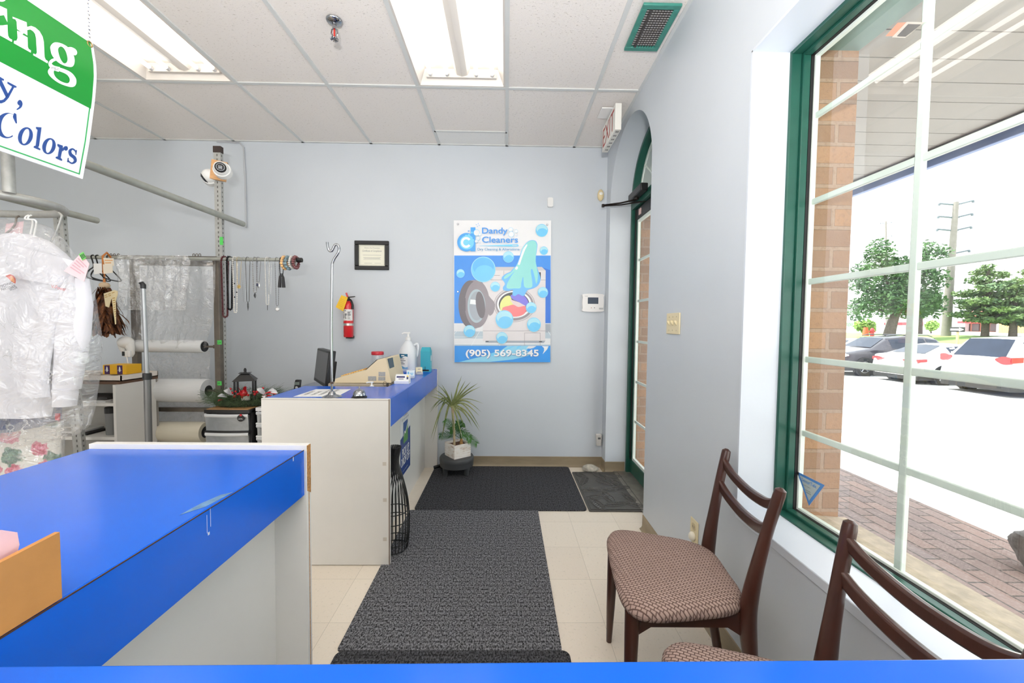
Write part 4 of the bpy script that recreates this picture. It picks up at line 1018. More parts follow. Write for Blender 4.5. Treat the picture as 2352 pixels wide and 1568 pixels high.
mb = MB(); mb.text('www.dropoff.ca', P(0.22, 0.05, .0006), (0, 1, 0), (0, 0, 1), w=0.15, h=0.012); part('footer_lettering', mb, paper_m, cs, smooth=False)

# ================================================================ floor mats
def carpet(name, dark, light, wave):
    m, nt, bs = newmat(name)
    v = coords(nt, (1, 1, 1))
    n = noise_node(nt, coords(nt, (150, 85, 1)), 1.0, 3, 0.85)
    b = nt.nodes.new('ShaderNodeTexBrick'); b.offset = 0.5
    b.inputs['Scale'].default_value = 1.0; b.inputs['Brick Width'].default_value = 0.085; b.inputs['Row Height'].default_value = 0.030; b.inputs['Mortar Size'].default_value = 0.006; b.inputs['Mortar Smooth'].default_value = 0.8
    nt.links.new(v, b.inputs['Vector'])
    f = math_node(nt, 'SUBTRACT', n.outputs['Fac'], math_node(nt, 'MULTIPLY', b.outputs['Fac'], wave))
    nt.links.new(ramp(nt, f, [(0.40, lin(dark)), (0.62, lin(light))]), bs.inputs['Base Color'])
    bs.inputs['Roughness'].default_value = 0.95; bs.inputs['Specular IOR Level'].default_value = 0.2
    bumpit(nt, bs, f, 0.7, 0.006)
    return m
rug1 = carpet('charcoal_carpet', (28, 28, 29), (96, 96, 100), 0.05)
rug2 = carpet('grey_carpet', (24, 24, 26), (150, 150, 154), 0.035)
def matmesh(loop, z0, z1): 
    mb = MB(); mb.extrude([loop], lambda u, v: (u, v, z0), lambda u, v: (u, v, z1)); return mb
def rq(x0, x1, y0, y1, r=0.03): return rrect(x0, x1, y0, y1, r, 4)
solo('floor_mat', matmesh(rq(-0.640, 0.592, 2.800, 3.676), 0.0, 0.009), rug1, 'wide charcoal carpet mat in front of the back wall', 'mat', 'carpet floor mats', bevel=0.003)
solo('floor_mat', matmesh(rq(-0.668, 0.240, 1.572, 2.797, 0.012), 0.0, 0.007), rug2, 'speckled dark grey runner mat in the middle of the floor', 'mat', 'carpet floor mats', bevel=0.002)
solo('floor_mat', matmesh(rq(-0.664, 0.268, 0.50, 1.568), 0.0, 0.009), rug1, 'charcoal carpet mat at the bottom edge, nearest the camera', 'mat', 'carpet floor mats', bevel=0.003)
dm = thing('door_mat', 'dark rubber doormat with embossed leaves in front of the glass door', 'mat', (0.815, 3.17, 0))
rubber_m = mat('doormat_rubber', (78, 76, 73), 0.36, namt=0.15, nscale=40, bump=0.15, bscale=300)
mb = matmesh(rq(0.604, 1.030, 2.790, 3.545, 0.012), 0.0, 0.0095); part('base', mb, rubber_m, dm, bevel=0.004)
mb = MB(); rnd = random.Random(5)
mb.tube([(0.622, 2.808, 0.0105), (1.012, 2.808, 0.0105), (1.012, 3.527, 0.0105), (0.622, 3.527, 0.0105)], 0.004, 6, closed=True)
for gy in range(5):
    for gx_ in range(3):
        cx, cy = 0.685 + gx_ * 0.13 + rnd.uniform(-.02, .02), 2.88 + gy * 0.145 + rnd.uniform(-.02, .02); a = rnd.uniform(0, PI * 2); ln = rnd.uniform(0.075, 0.10); wd_ = ln * 0.36
        def Q(u, v):
            x = cx + u * math.cos(a) - v * math.sin(a); y_ = cy + u * math.sin(a) + v * math.cos(a)
            return (min(1.018, max(0.616, x)), min(3.53, max(2.80, y_)), 0.0108)
        mb.tube([Q(-ln * 1.15, 0), Q(0, 0.004), Q(ln, 0)], 0.0046, 6)
        mb.tube([Q(ln * math.cos(t), wd_ * math.sin(t)) for t in [2 * PI * k / 16 for k in range(16)]], 0.0040, 6, closed=True)
        for k in range(-3, 4):
            u = k * ln * 0.24; e = wd_ * math.sqrt(max(0.05, 1 - (u / ln) ** 2)) * 0.85
            mb.tube([Q(u, 0), Q(u + ln * 0.16, e)], 0.0030, 4); mb.tube([Q(u, 0), Q(u + ln * 0.16, -e)], 0.0030, 4)
part('leaf_relief', mb, rubber_m, dm)
mb = rock((0.775, 3.58, 0.030), 0.075, (1.0, 0.62, 0.44), 5.7, rough=0.22)
solo('rock', mb, mat('pale_rock', (186, 180, 166), 0.9, namt=0.3, nscale=30, bump=0.5, bscale=70), 'pale rock used as a door stop in the corner by the door', 'rock')

# ================================================================ chairs
def fabric():
    m, nt, bs = newmat('honeycomb_fabric')
    b = nt.nodes.new('ShaderNodeTexBrick'); b.offset = 0.5
    b.inputs['Scale'].default_value = 1.0; b.inputs['Brick Width'].default_value = 0.0165; b.inputs['Row Height'].default_value = 0.0100; b.inputs['Mortar Size'].default_value = 0.0021; b.inputs['Mortar Smooth'].default_value = 0.9
    b.inputs['Color1'].default_value = lin((178, 154, 144)); b.inputs['Color2'].default_value = lin((170, 146, 136)); b.inputs['Mortar'].default_value = lin((92, 70, 64))
    nt.links.new(coords(nt, rot=(0, 0, 0.5)), b.inputs['Vector'])
    n = noise_node(nt, coords(nt), 500, 2)
    nt.links.new(mixc(nt, math_node(nt, 'MULTIPLY', n.outputs['Fac'], 0.3), b.outputs[0], lin((120, 98, 90))), bs.inputs['Base Color'])
    bs.inputs['Roughness'].default_value = 0.9; bs.inputs['Specular IOR Level'].default_value = 0.2
    bumpit(nt, bs, math_node(nt, 'MULTIPLY', b.outputs['Fac'], -1.0), 0.6, 0.003)
    return m
fab_m = fabric()
wood_m = mat('dark_mahogany', (68, 37, 28), 0.28, namt=0.25, nscale=9, bump=0.03, bscale=80, stretch=(1, 1, 0.2), coat=0.25)
def chair(label):
    t = thing('dining_chair', label, 'chair', (0, 0, 0), 0, 'wooden chairs by the window')
    def rail(mb, pts, w, h):       # rectangular bar following points, w along x-ish, h vertical
        P = smooth_loop(pts, 5, False); n = len(P); vs = []
        for i, p in enumerate(P):
            p = V(p); d = (V(P[min(i + 1, n - 1)]) - V(P[max(i - 1, 0)])); s = V((-d.y, d.x, 0)).normalized()
            for a, b in ((-1, -1), (1, -1), (1, 1), (-1, 1)): vs.append(p + s * (a * w / 2) + V((0, 0, b * h / 2)))
        fs = [(4 * i + k, 4 * i + (k + 1) % 4, 4 * i + 4 + (k + 1) % 4, 4 * i + 4 + k) for i in range(n - 1) for k in range(4)]
        mb.add(vs, fs + [(3, 2, 1, 0), (4 * n - 4, 4 * n - 3, 4 * n - 2, 4 * n - 1)])
    # seat: rounded trapezoid cushion
    def sp(u, v):
        a = 2 * PI * u; ca, sa = math.cos(a), math.sin(a)
        e = 0.46; x = math.copysign(abs(ca) ** e, ca); y = math.copysign(abs(sa) ** e, sa)
        return x, y
    mb = MB(); prof = [(0.0, 0.487), (0.35, 0.487), (0.7, 0.484), (0.88, 0.478), (0.965, 0.468), (1.0, 0.452), (0.985, 0.438), (0.93, 0.432), (0.0, 0.432)]
    vs = []; seg = 48
    for r, z in prof:
        for k in range(seg):
            x, y = sp(k / seg, 0); X = -0.018 + x * r * 0.205; wdt = 0.205 - 0.045 * (x * r); dip = 0.008 * (1 - abs(y * r))
            vs.append((X, y * r * wdt * 1.12, z - dip * (1 if z > 0.45 else 0)))
    fs = [(i * seg + k, i * seg + (k + 1) % seg, (i + 1) * seg + (k + 1) % seg, (i + 1) * seg + k) for i in range(len(prof) - 1) for k in range(seg)]
    mb.add(vs, fs); build('seat', mb, fab_m, t, angle=60)
    # apron: shaped rails between the legs
    def apron(p0, p1):
        p0, p1 = V(p0), V(p1); L = (p1 - p0).length; d = (p1 - p0).normalized(); s = V((-d.y, d.x, 0)) * 0.010
        lo = [(0, 0.365), (0.05 * L, 0.365), (0.16 * L, 0.390), (0.84 * L, 0.390), (0.95 * L, 0.365), (L, 0.365), (L, 0.436), (0, 0.436)]
        mb.extrude([lo], lambda u, v: p0 + d * u - s + V((0, 0, v)), lambda u, v: p0 + d * u + s + V((0, 0, v)))
    for nm, a, b in (('front_apron', (-0.185, -0.185, 0), (-0.185, 0.185, 0)), ('side_apron', (-0.185, -0.198, 0), (0.165, -0.158, 0)), ('side_apron', (-0.185, 0.198, 0), (0.165, 0.158, 0)), ('rear_apron', (0.165, -0.158, 0), (0.165, 0.158, 0))):
        mb = MB(); apron(a, b); build(nm, mb, wood_m, t, bevel=0.003)
    for s in (-1, 1):
        mb = MB(); mb.tube([(-0.185, s * 0.200, 0.436), (-0.186, s * 0.202, 0.36), (-0.190, s * 0.212, 0.15), (-0.193, s * 0.218, 0.0)], [0.023, 0.022, 0.017, 0.011], 16)
        build('front_leg', mb, wood_m, t)
    for s in (-1, 1):
        path = [(0.232, s * 0.178, 0.0), (0.196, s * 0.170, 0.20), (0.172, s * 0.166, 0.40), (0.180, s * 0.168, 0.52), (0.210, s * 0.180, 0.70), (0.236, s * 0.190, 0.822), (0.239, s * 0.1915, 0.838), (0.2405, s * 0.192, 0.845)]
        P = smooth_loop(path[:6], 5, False) + path[6:]; rr = []
        for p in P:
            z = p[2]; rr.append(0.017 + 0.009 * math.exp(-((z - 0.42) / 0.16) ** 2) - (0.005 if z > 0.84 else (0.0015 if z > 0.83 else 0)))
        rr[-1] = 0.006
        mb = MB(); mb.tube(P, rr, 16, flat=(1.0, 0.92)); build('rear_leg', mb, wood_m, t)
    for nm, z, h, x in (('top_rail', 0.795, 0.034, 0.229), ('lower_rail', 0.715, 0.038, 0.213)):
        mb = MB(); rail(mb, [(x, -0.185, z), (x + 0.004, -0.12, z - 0.026), (x + 0.006, 0, z - 0.038), (x + 0.004, 0.12, z - 0.026), (x, 0.185, z)], 0.020, h); build(nm, mb, wood_m, t, bevel=0.006, angle=50)
    return t
c1 = chair('dark wooden chair with its whole patterned seat in view, below the window'); c1.location = (0.610, 1.385, 0); c1.rotation_euler = (0, 0, math.radians(-7))
c2 = copy_tree(c1); c2.location = (0.612, 0.795, 0); c2.rotation_euler = (0, 0, math.radians(-4)); c2['label'] = 'nearer dark wooden chair cut off by the bottom right corner'

# ================================================================ things on the service counter
# card table stand: chrome hook pole
hk = thing('hook_stand', 'tall chrome hook pole standing on the blue service counter', 'hook stand', (-0.957, 2.215, TZ))
b0 = V((-0.957, 2.215, TZ))
mb = MB(); mb.lathe([(0.052, 0), (0.052, 0.004), (0.045, 0.007), (0.022, 0.016), (0.016, 0.028), (0.012, 0.032), (0, 0.032)], tuple(b0), 28); part('base', mb, chrome_m, hk)
mb = MB(); hp = [b0 + V((0, 0, 0.03)), b0 + V((0, 0, 0.4))] + [at(x, y, 2.215) for x, y in ((763, 606), (768, 594), (776, 582), (779, 572), (776, 563), (770, 562), (766, 569), (762, 576), (756, 575), (753, 567), (751.5, 556))]
P = [hp[0], hp[1]] + [V(p) for p in smooth_loop([tuple(p) for p in hp[2:]], 4, False)]
mb.tube(P, 0.0068, 10); part('pole', mb, chrome_m, hk)
mb = MB(); mb.cyl(b0 + V((0, 0, 0.074)), b0 + V((0, 0, 0.086)), 0.0085); part('collar', mb, mat('collar_brown', (92, 74, 66), 0.4, 0.5), hk)
bl_ = thing('service_bell', 'chrome desk bell on a black base at the counter corner', 'bell', (-0.803, 2.205, TZ))
c = V((-0.803, 2.205, TZ)); mb = MB(); mb.lathe([(0.041, 0), (0.040, 0.006), (0.032, 0.012), (0.0, 0.012)], tuple(c), 28); part('base', mb, black_m, bl_)
mb = MB(); mb.lathe([(0.034, 0.013), (0.034, 0.018), (0.031, 0.030), (0.024, 0.040), (0.012, 0.046), (0.0, 0.047)], tuple(c), 28); part('dome', mb, chrome_m, bl_)
mb = MB(); mb.cyl(c + V((0, 0, 0.046)), c + V((0, 0, 0.055)), 0.003); mb.ball(c + V((0, 0, 0.057)), 0.005, 10, 6); part('button', mb, chrome_m, bl_)
nt_ = thing('paper_notice', 'white printed notice lying on the service counter under the hook pole', 'paper', tuple(atz(740, 903, TZ)))
q = [atz(674, 910.5, TZ + 0.001), atz(774, 910.5, TZ + 0.001), atz(806, 893.5, TZ + 0.001), atz(726, 893.5, TZ + 0.001)]
mb = MB(); mb.add(q + [p - V((0, 0, 0.0008)) for p in q], [(0, 1, 2, 3), (7, 6, 5, 4), (0, 4, 5, 1), (1, 5, 6, 2), (2, 6, 7, 3), (3, 7, 4, 0)]); part('sheet', mb, paper_m, nt_, smooth=False)
mb = MB(); ux = (q[2] - q[1]).normalized(); vy = (q[0] - q[1]).normalized()
for k, tx in enumerate(('NO REFUNDS WITHOUT', 'THE RECEIPT TICKET', 'PLEASE CHECK', 'YOUR ITEMS')):
    mb.text(tx, q[1] + ux * (0.05) + vy * (0.06 + 0.042 * k) + V((0, 0, 0.0008)), ux, vy, w=0.20 if k < 2 else 0.13, h=0.018)
part('lettering', mb, ink_m, nt_, smooth=False)
# cash register
beige_m = mat('beige_plastic', (222, 204, 168), 0.5, namt=0.03, nscale=5, bump=0.05, bscale=300)
cr = thing('cash_register', 'beige electronic cash register facing left behind the counter edge', 'cash register', (-0.97, 2.9, 0.78))
pr = [(p.x, p.z) for p in (at(x, y, 2.72) for x, y in ((769, 879), (770, 869.5), (841, 849.4), (866, 827), (868, 825.6), (884, 822), (886.5, 824), (891, 844), (899, 879)))]
y0, y1 = 2.72, 3.06
mb = MB(); mb.extrude([pr], lambda u, v: (u, y0, v), lambda u, v: (u, y1, v)); part('housing', mb, beige_m, cr, smooth=False, bevel=0.004)
mb = MB(); mb.box(-1.195, -0.778, 2.705, 3.08, 0.78, pr[0][1] - 0.002); part('cash_drawer', mb, mat('drawer_taupe', (172, 160, 140), 0.5), cr, bevel=0.004)
a, b = V((pr[1][0], 0, pr[1][1])), V((pr[2][0], 0, pr[2][1])); d = (b - a); nn = V((-d.z, 0, d.x)).normalized(); nn = nn if nn.z > 0 else -nn
mb = MB(); mb.hexa([a + d * 0.12 + V((0, y0 + .02, 0)), a + d * 0.93 + V((0, y0 + .02, 0)), a + d * 0.93 + V((0, y1 - .02, 0)), a + d * 0.12 + V((0, y1 - .02, 0))], [p + nn * 0.004 for p in (a + d * 0.12 + V((0, y0 + .02, 0)), a + d * 0.93 + V((0, y0 + .02, 0)), a + d * 0.93 + V((0, y1 - .02, 0)), a + d * 0.12 + V((0, y1 - .02, 0)))])
kb = part('keyboard', mb, mat('key_bed', (196, 180, 146), 0.6), cr, smooth=False)
for i in range(9):
    for j in range(9):
        f = 0.17 + i * 0.082; c = a + d * f + V((0, y0 + 0.042 + j * 0.032, 0)) + nn * 0.006
        M = Matrix.Translation(c) @ Matrix(((d.normalized().x, 0, nn.x), (0, 1, 0), (d.normalized().z, 0, nn.z))).to_4x4()
        mb = MB(); mb.obox(M, 0.015, 0.024, 0.008); part('key', mb, mat('key_orange', (232, 172, 76), 0.5) if i % 3 else mat('key_yellow', (226, 186, 110), 0.5), kb, bevel=0.002)
a2, b2 = V((pr[2][0], 0, pr[2][1])), V((pr[3][0], 0, pr[3][1])); d2 = b2 - a2; n2 = V((-d2.z, 0, d2.x)).normalized(); n2 = n2 if n2.z > 0 else -n2
mb = MB(); r4 = [a2 + d2 * 0.03 + V((0, y0 + 0.002, 0)), a2 + d2 * 1.0 + V((0, y0 + 0.002, 0)), a2 + d2 * 1.0 + V((0, y1 - 0.002, 0)), a2 + d2 * 0.03 + V((0, y1 - 0.002, 0))]
mb.hexa(r4, [p + n2 * 0.005 for p in r4]); part('display_panel', mb, black_m, cr, smooth=False)
# customer display pod at the rear, labels on the side
e = V((pr[6][0], 0, pr[6][1])); mb = MB()
mb.hexa([(e.x - 0.002, y0 + 0.03, e.z - 0.070), (e.x - 0.002, y0 + 0.15, e.z - 0.070), (e.x - 0.002, y0 + 0.15, e.z - 0.004), (e.x - 0.002, y0 + 0.03, e.z - 0.004)], [(e.x + 0.016, y0 + 0.03, e.z - 0.072), (e.x + 0.016, y0 + 0.15, e.z - 0.072), (e.x + 0.004, y0 + 0.15, e.z + 0.0), (e.x + 0.004, y0 + 0.03, e.z + 0.0)])
part('customer_display', mb, mat('display_teal', (44, 66, 74), 0.15), cr, bevel=0.003)
lab_m = mat('label_grey', (158, 156, 152), 0.5, namt=0.15, nscale=120)
for (x0, y0_, x1, y1_) in ((845.5, 864, 864, 874), (869.5, 854, 885, 864), (869, 865.5, 885, 873.5)):
    p, q2 = at(x0, y1_, 2.7195), at(x1, y0_, 2.7195); mb = MB(); mb.box(p.x, q2.x, 2.7185, 2.7201, p.z, q2.z); part('rating_label', mb, lab_m, cr, smooth=False)
mb = MB(); c = at(884, 883, 2.69); mb.tube([c + V((0.012 * math.cos(t), 0, 0.014 * math.sin(t) + 0.006)) for t in [2 * PI * k / 14 for k in range(14)]], 0.0016, 5, closed=True); mb.box(c.x + 0.012, c.x + 0.022, 2.685, 2.70, c.z - 0.02, c.z + 0.012)
solo('keys', mb, mat('key_metal', (90, 84, 76), 0.4, 0.6), 'bunch of keys on a ring hanging from the cash drawer lock', 'keys')
# pump bottle, jar, gallon jug, teal box, card holders, phone, monitor
pb = thing('pump_bottle', 'small white pump bottle behind the bell, only its top showing', 'bottle', (-0.884, 2.652, 0.78)); c = V((-0.884, 2.652, 0.78))
mb = MB(); mb.lathe([(0.027, 0), (0.028, 0.09), (0.022, 0.11), (0.013, 0.118), (0, 0.118)], tuple(c), 20); part('bottle', mb, white_pl, pb)
mb = MB(); mb.lathe([(0.014, 0.118), (0.014, 0.130), (0.006, 0.133), (0.005, 0.150), (0, 0.15)], tuple(c), 16); mb.tube([c + V((0.012, 0, 0.153)), c + V((-0.025, 0, 0.152)), c + V((-0.034, 0, 0.148))], 0.005, 8); part('pump', mb, white_pl, pb)
clear_m = film('clear_jar', (235, 240, 240), 0.82, 0.3, 30, 0.05, 0.7)
jr = thing('glass_jar', 'clear jar with a red lid behind the cash register', 'jar', (-1.09, 3.42, 0.78)); c = V((-1.09, 3.42, 0.78))
mb = MB(); mb.lathe([(0.052, 0), (0.056, 0.02), (0.056, 0.22), (0.048, 0.255), (0.044, 0.275)], tuple(c), 24); part('jar', mb, clear_m, jr)
mb = MB(); mb.lathe([(0.05, 0.275), (0.051, 0.278), (0.051, 0.298), (0.047, 0.303), (0, 0.303)], tuple(c), 24); part('lid', mb, mat('red_lid', (206, 44, 58), 0.35), jr)
jg = thing('sanitizer_jug', 'large translucent hand sanitizer jug with pump on the counter', 'jug', (-0.842, 3.47, TZ)); c = V((-0.842, 3.47, TZ))
milky = mat('milky_plastic', (226, 230, 234), 0.3, namt=0.02)
mb = MB(); mb.lathe([(0.068, 0), (0.076, 0.008), (0.077, 0.15), (0.074, 0.175), (0.055, 0.215), (0.026, 0.258), (0.021, 0.262), (0.021, 0.275), (0, 0.275)], tuple(c), 28, sy=0.85); part('bottle', mb, milky, jg)
mb = MB(); mb.tube(smooth_loop([(-0.79, 3.47, TZ + 0.225), (-0.765, 3.47, TZ + 0.235), (-0.756, 3.47, TZ + 0.20), (-0.762, 3.47, TZ + 0.14), (-0.775, 3.47, TZ + 0.125)], 4, False), 0.011, 8); part('handle', mb, milky, jg)
mb = MB(); mb.lathe([(0.023, 0.268), (0.023, 0.292), (0.009, 0.298), (0.008, 0.325), (0, 0.325)], tuple(c), 16); mb.tube([c + V((0.016, 0, 0.330)), c + V((-0.035, 0, 0.330)), c + V((-0.052, 0, 0.322))], 0.0075, 8); part('pump', mb, white_pl, jg)
def jw(u, v, o=0.0):
    a = -PI / 2 - 0.42 + u; r = 0.0785 + o; return (c.x + r * math.cos(a), c.y + r * math.sin(a) * 0.85, TZ + v)
mb = MB(); mb.grid(lambda s, t: jw(-0.55 + 1.1 * s, 0.028 + 0.125 * t), 10, 1); mb.grid(lambda s, t: jw(-0.55 + 1.1 * s, (0.125 - 0.008 * math.sin(s * 6)) * (1 - t) + 0.153 * t, .0006), 10, 1, 1); mb.grid(lambda s, t: jw(-0.55 + 1.1 * s, 0.028 * (1 - t) + (0.046 + 0.008 * math.sin(s * 6)) * t, .0006), 10, 1, 2)
for k, wv in enumerate((0.6, 0.75, 0.5, 0.65)): mb.grid(lambda s, t, k=k, wv=wv: jw(-0.42 + wv * s, 0.108 - k * 0.014 + 0.006 * t, .0008), 6, 1, 3)
mb.grid(lambda s, t: jw(-0.2 + 0.4 * s, 0.133 + 0.010 * t, .0009), 4, 1, 0)
part('label', mb, [paper_m, mat('label_teal', (24, 104, 138), 0.4), mat('label_sky', (110, 178, 220), 0.4), grey_ink], jg)
tb = thing('carton', 'teal cardboard dispenser carton at the wall end of the counter', 'box', (-0.685, 3.46, TZ)); 
mb = MB(); x0, x1, ya, yb_ = -0.727, -0.645, 3.425, 3.50; zt = TZ + 0.175
mb.box(x0, x1, ya, yb_, TZ, zt); mb.hexa([(x0, ya, zt), (x1, ya, zt), (x1, yb_, zt), (x0, yb_, zt)], [(x0 + 0.006, ya + 0.025, zt + 0.034), (x1 - 0.006, ya + 0.025, zt + 0.034), (x1 - 0.006, yb_ - 0.025, zt + 0.034), (x0 + 0.006, yb_ - 0.025, zt + 0.034)])
part('body', mb, mat('teal_card', (58, 172, 192), 0.55, namt=0.04), tb, smooth=False)
mb = MB(); mb.box(x0 + 0.004, x1 - 0.010, ya - 0.0008, ya + 0.001, TZ + 0.006, TZ + 0.020); mb.box(-0.690, -0.686, ya - 0.0008, ya + 0.001, TZ + 0.02, TZ + 0.045); part('slot', mb, black_m, tb, smooth=False)
mb = MB(); mb.fill([ell(0, 0, 0.016, 0.028, 20)], lambda u, v: (x1 + 0.0008, 3.462 + u, TZ + 0.115 + v)); part('emblem', mb, paper_m, tb, smooth=False)
mb = MB()
for k in range(6): mb.box(x1, x1 + 0.0006, 3.44, 3.485, TZ + 0.03 + 0.009 * k, TZ + 0.033 + 0.009 * k)
part('small_print', mb, mat('teal_print', (150, 214, 226), 0.6), tb, smooth=False)
def cardholder(label, cx, cy, w, h, body, card, rz=0.0, stripe=None):
    t = thing('card_holder', label, 'card holder', (cx, cy, TZ), rz, 'card holders on the counter ledge')
    mb = MB(); mb.box(-w / 2, w / 2, -0.028, 0.022, 0, 0.004); mb.hexa([(-w / 2, -0.028, 0), (w / 2, -0.028, 0), (w / 2, -0.024, 0), (-w / 2, -0.024, 0)], [(-w / 2, -0.032, 0.022), (w / 2, -0.032, 0.022), (w / 2, -0.028, 0.022), (-w / 2, -0.028, 0.022)])
    mb.hexa([(-w / 2, 0.004, 0.0), (w / 2, 0.004, 0.0), (w / 2, 0.022, 0.0), (-w / 2, 0.022, 0.0)], [(-w / 2, 0.018, h), (w / 2, 0.018, h), (w / 2, 0.022, h), (-w / 2, 0.022, h)])
    build('stand', mb, body, t, bevel=0.002)
    mb = MB(); mb.hexa([(-w * .46, -0.020, 0.005), (w * .46, -0.020, 0.005), (w * .46, -0.004, 0.005), (-w * .46, -0.004, 0.005)], [(-w * .46, -0.004, h * 0.95), (w * .46, -0.004, h * 0.95), (w * .46, 0.012, h * 0.95), (-w * .46, 0.012, h * 0.95)])
    cd = build('cards', mb, card, t, smooth=False)
    def pt(u, v): return (u * w, -0.0206 + 0.0165 * (v * h - 0.005) / (h * 0.95), v * h)
    mb = MB()
    for (u0, u1, v0, v1, mi) in stripe or []:
        mb.add([pt(u0, v0), pt(u1, v0), pt(u1, v1), pt(u0, v1)], [(0, 1, 2, 3)], mi)
    build('print', mb, [mat('card_navy', (54, 58, 104), 0.5), mat('card_yellow', (232, 206, 66), 0.5), mat('card_sky', (108, 186, 232), 0.5), mat('card_grey', (140, 140, 150), 0.5)], cd, smooth=False)
cardholder('white business card holder in front of the cash register', -0.705, 2.745, 0.10, 0.062, white_pl, paper_m, 0, [(-0.38, 0.18, 0.66, 0.84, 0), (-0.24, 0.1, 0.48, 0.58, 3), (0.3, 0.42, 0.78, 0.90, 1), (0.3, 0.42, 0.5, 0.76, 0)])
cardholder('clear stand with sky blue printed business cards', -0.715, 3.02, 0.062, 0.062, film('clear_acrylic', (240, 246, 250), 0.7, 0.1), mat('pale_card', (226, 238, 246), 0.6), 0.1, [(-0.34, -0.16, 0.4, 0.8, 2), (-0.08, 0.34, 0.58, 0.66, 2), (-0.08, 0.3, 0.42, 0.50, 2)])
cardholder('small clear stand with cream cards beside the teal carton', -0.700, 3.24, 0.056, 0.060, film('clear_acrylic'), mat('cream_card', (234, 224, 188), 0.6), 0.35, [(-0.2, 0.2, 0.70, 0.78, 3), (-0.3, 0.3, 0.3, 0.44, 3)])
ph = thing('cordless_phone', 'black cordless phone standing in its cradle left of the monitor', 'phone', (-1.635, 3.16, 0.78)); c = V((-1.635, 3.16, 0.78))
mb = MB(); mb.box(-1.665, -1.605, 3.12, 3.20, 0.78, 0.80); part('cradle', mb, black_m, ph, bevel=0.005)
mb = MB(); mb.hexa([(-1.661, 3.145, 0.79), (-1.611, 3.145, 0.79), (-1.611, 3.165, 0.79), (-1.661, 3.165, 0.79)], [(-1.657, 3.165, 0.872), (-1.609, 3.165, 0.872), (-1.609, 3.185, 0.872), (-1.657, 3.185, 0.872)]); part('handset', mb, mat('phone_black', (30, 30, 32), 0.3), ph, bevel=0.008)
mb = MB(); mb.box(-1.652, -1.617, 3.150, 3.158, 0.832, 0.856); part('screen', mb, mat('phone_screen', (120, 130, 124), 0.2), ph, bevel=0.001)
mb = MB(); mb.ball((-1.635, 3.147, 0.812), 0.011, 10, 6, (1, 0.4, 1)); part('keypad', mb, mat('phone_keys', (200, 200, 200), 0.3), ph)
mo = thing('computer_monitor', 'black flat monitor angled left behind the chrome hook pole', 'monitor', (-1.357, 2.925, 0.78))
dv = V((0.57, -0.82, 0)).normalized(); nv = V((-0.82, -0.57, 0.0)).normalized(); tl = V((0.10, 0.06, 1)).normalized()
def mp(u, v, w): return V((-1.357, 2.925, 0.878)) + dv * u + tl * v + nv * w
def mbox(u0, u1, v0, v1, w0, w1):
    m_ = MB(); m_.hexa([mp(u0, v0, w0), mp(u1, v0, w0), mp(u1, v0, w1), mp(u0, v0, w1)], [mp(u0, v1, w0), mp(u1, v1, w0), mp(u1, v1, w1), mp(u0, v1, w1)]); return m_
part('casing', mbox(-0.215, 0.215, 0, 0.25, -0.045, 0.0), black_m, mo, bevel=0.006)
part('screen', mbox(-0.198, 0.198, 0.026, 0.235, -0.001, 0.0012), mat('screen_grey', (88, 88, 90), 0.35), mo, smooth=False)
mb = mbox(-0.03, 0.03, -0.09, 0.16, -0.10, -0.07); part('stand', mb, black_sat, mo, bevel=0.004)
mb = MB(); mb.lathe([(0.10, 0), (0.10, 0.010), (0.03, 0.016), (0, 0.016)], tuple(V((-1.357, 2.925, 0.78)) - nv * 0.05), 28, sx=0.9); part('base', mb, black_sat, mo)

# ================================================================ foreground box with pink slips
bx = thing('open_box', 'open brown cardboard box at the left edge of the foreground counter', 'box', (-0.70, 0.50, 0.925))
card_m = mat('brown_card', (196, 138, 76), 0.75, namt=0.10, nscale=12, bump=0.05)
mb = MB(); z0 = 0.9258; mb.hexa([(-0.633, 0.30, z0), (-0.626, 0.30, z0), (-0.629, 0.566, z0), (-0.636, 0.566, z0)], [(-0.633, 0.30, 1.008), (-0.626, 0.30, 1.008), (-0.629, 0.566, 1.022), (-0.636, 0.566, 1.022)])
part('front_wall', mb, card_m, bx, smooth=False)
mb = MB(); mb.box(-0.80, -0.636, 0.559, 0.565, z0, 0.985); part('end_wall', mb, card_m, bx, smooth=False)
mb = MB(); mb.box(-0.806, -0.80, 0.30, 0.565, z0, 1.0); mb.box(-0.80, -0.636, 0.30, 0.306, z0, 1.0); mb.box(-0.80, -0.636, 0.306, 0.559, z0, z0 + 0.004); part('back_wall', mb, card_m, bx, smooth=False)
pink_m = mat('pink_paper', (246, 202, 208), 0.7, namt=0.04, nscale=20)
rnd = random.Random(3)
for k in range(7):
    y = 0.545 - 0.006 * k; x = -0.648 - 0.002 * k; top = 1.052 - 0.003 * k + rnd.uniform(-.003, .003)
    mb = MB(); n = 10; vs = []
    def ps(u, v, k=k, y=y): 
        return (-0.645 - 0.004 * k - 0.004 * math.sin(v * 2), 0.400 + (0.132 - 0.003 * k + 0.004 * math.sin(9 * v + k)) * u, z0 + 0.005 + (top - z0 - 0.005 - 0.012 * (u > 0.93)) * v)
    mb.grid(ps, 8, 6); f = mb.v[:]; m2 = len(f); mb.v += [p + V((-0.0012, 0, 0)) for p in f]; mb.f += [tuple(i + m2 for i in q) for q in mb.f]; mb.m += mb.m[:]
    solo('paper_slip', mb, pink_m, 'pink paper slip standing in the open brown box', 'paper', 'pink slips in the box', angle=60)
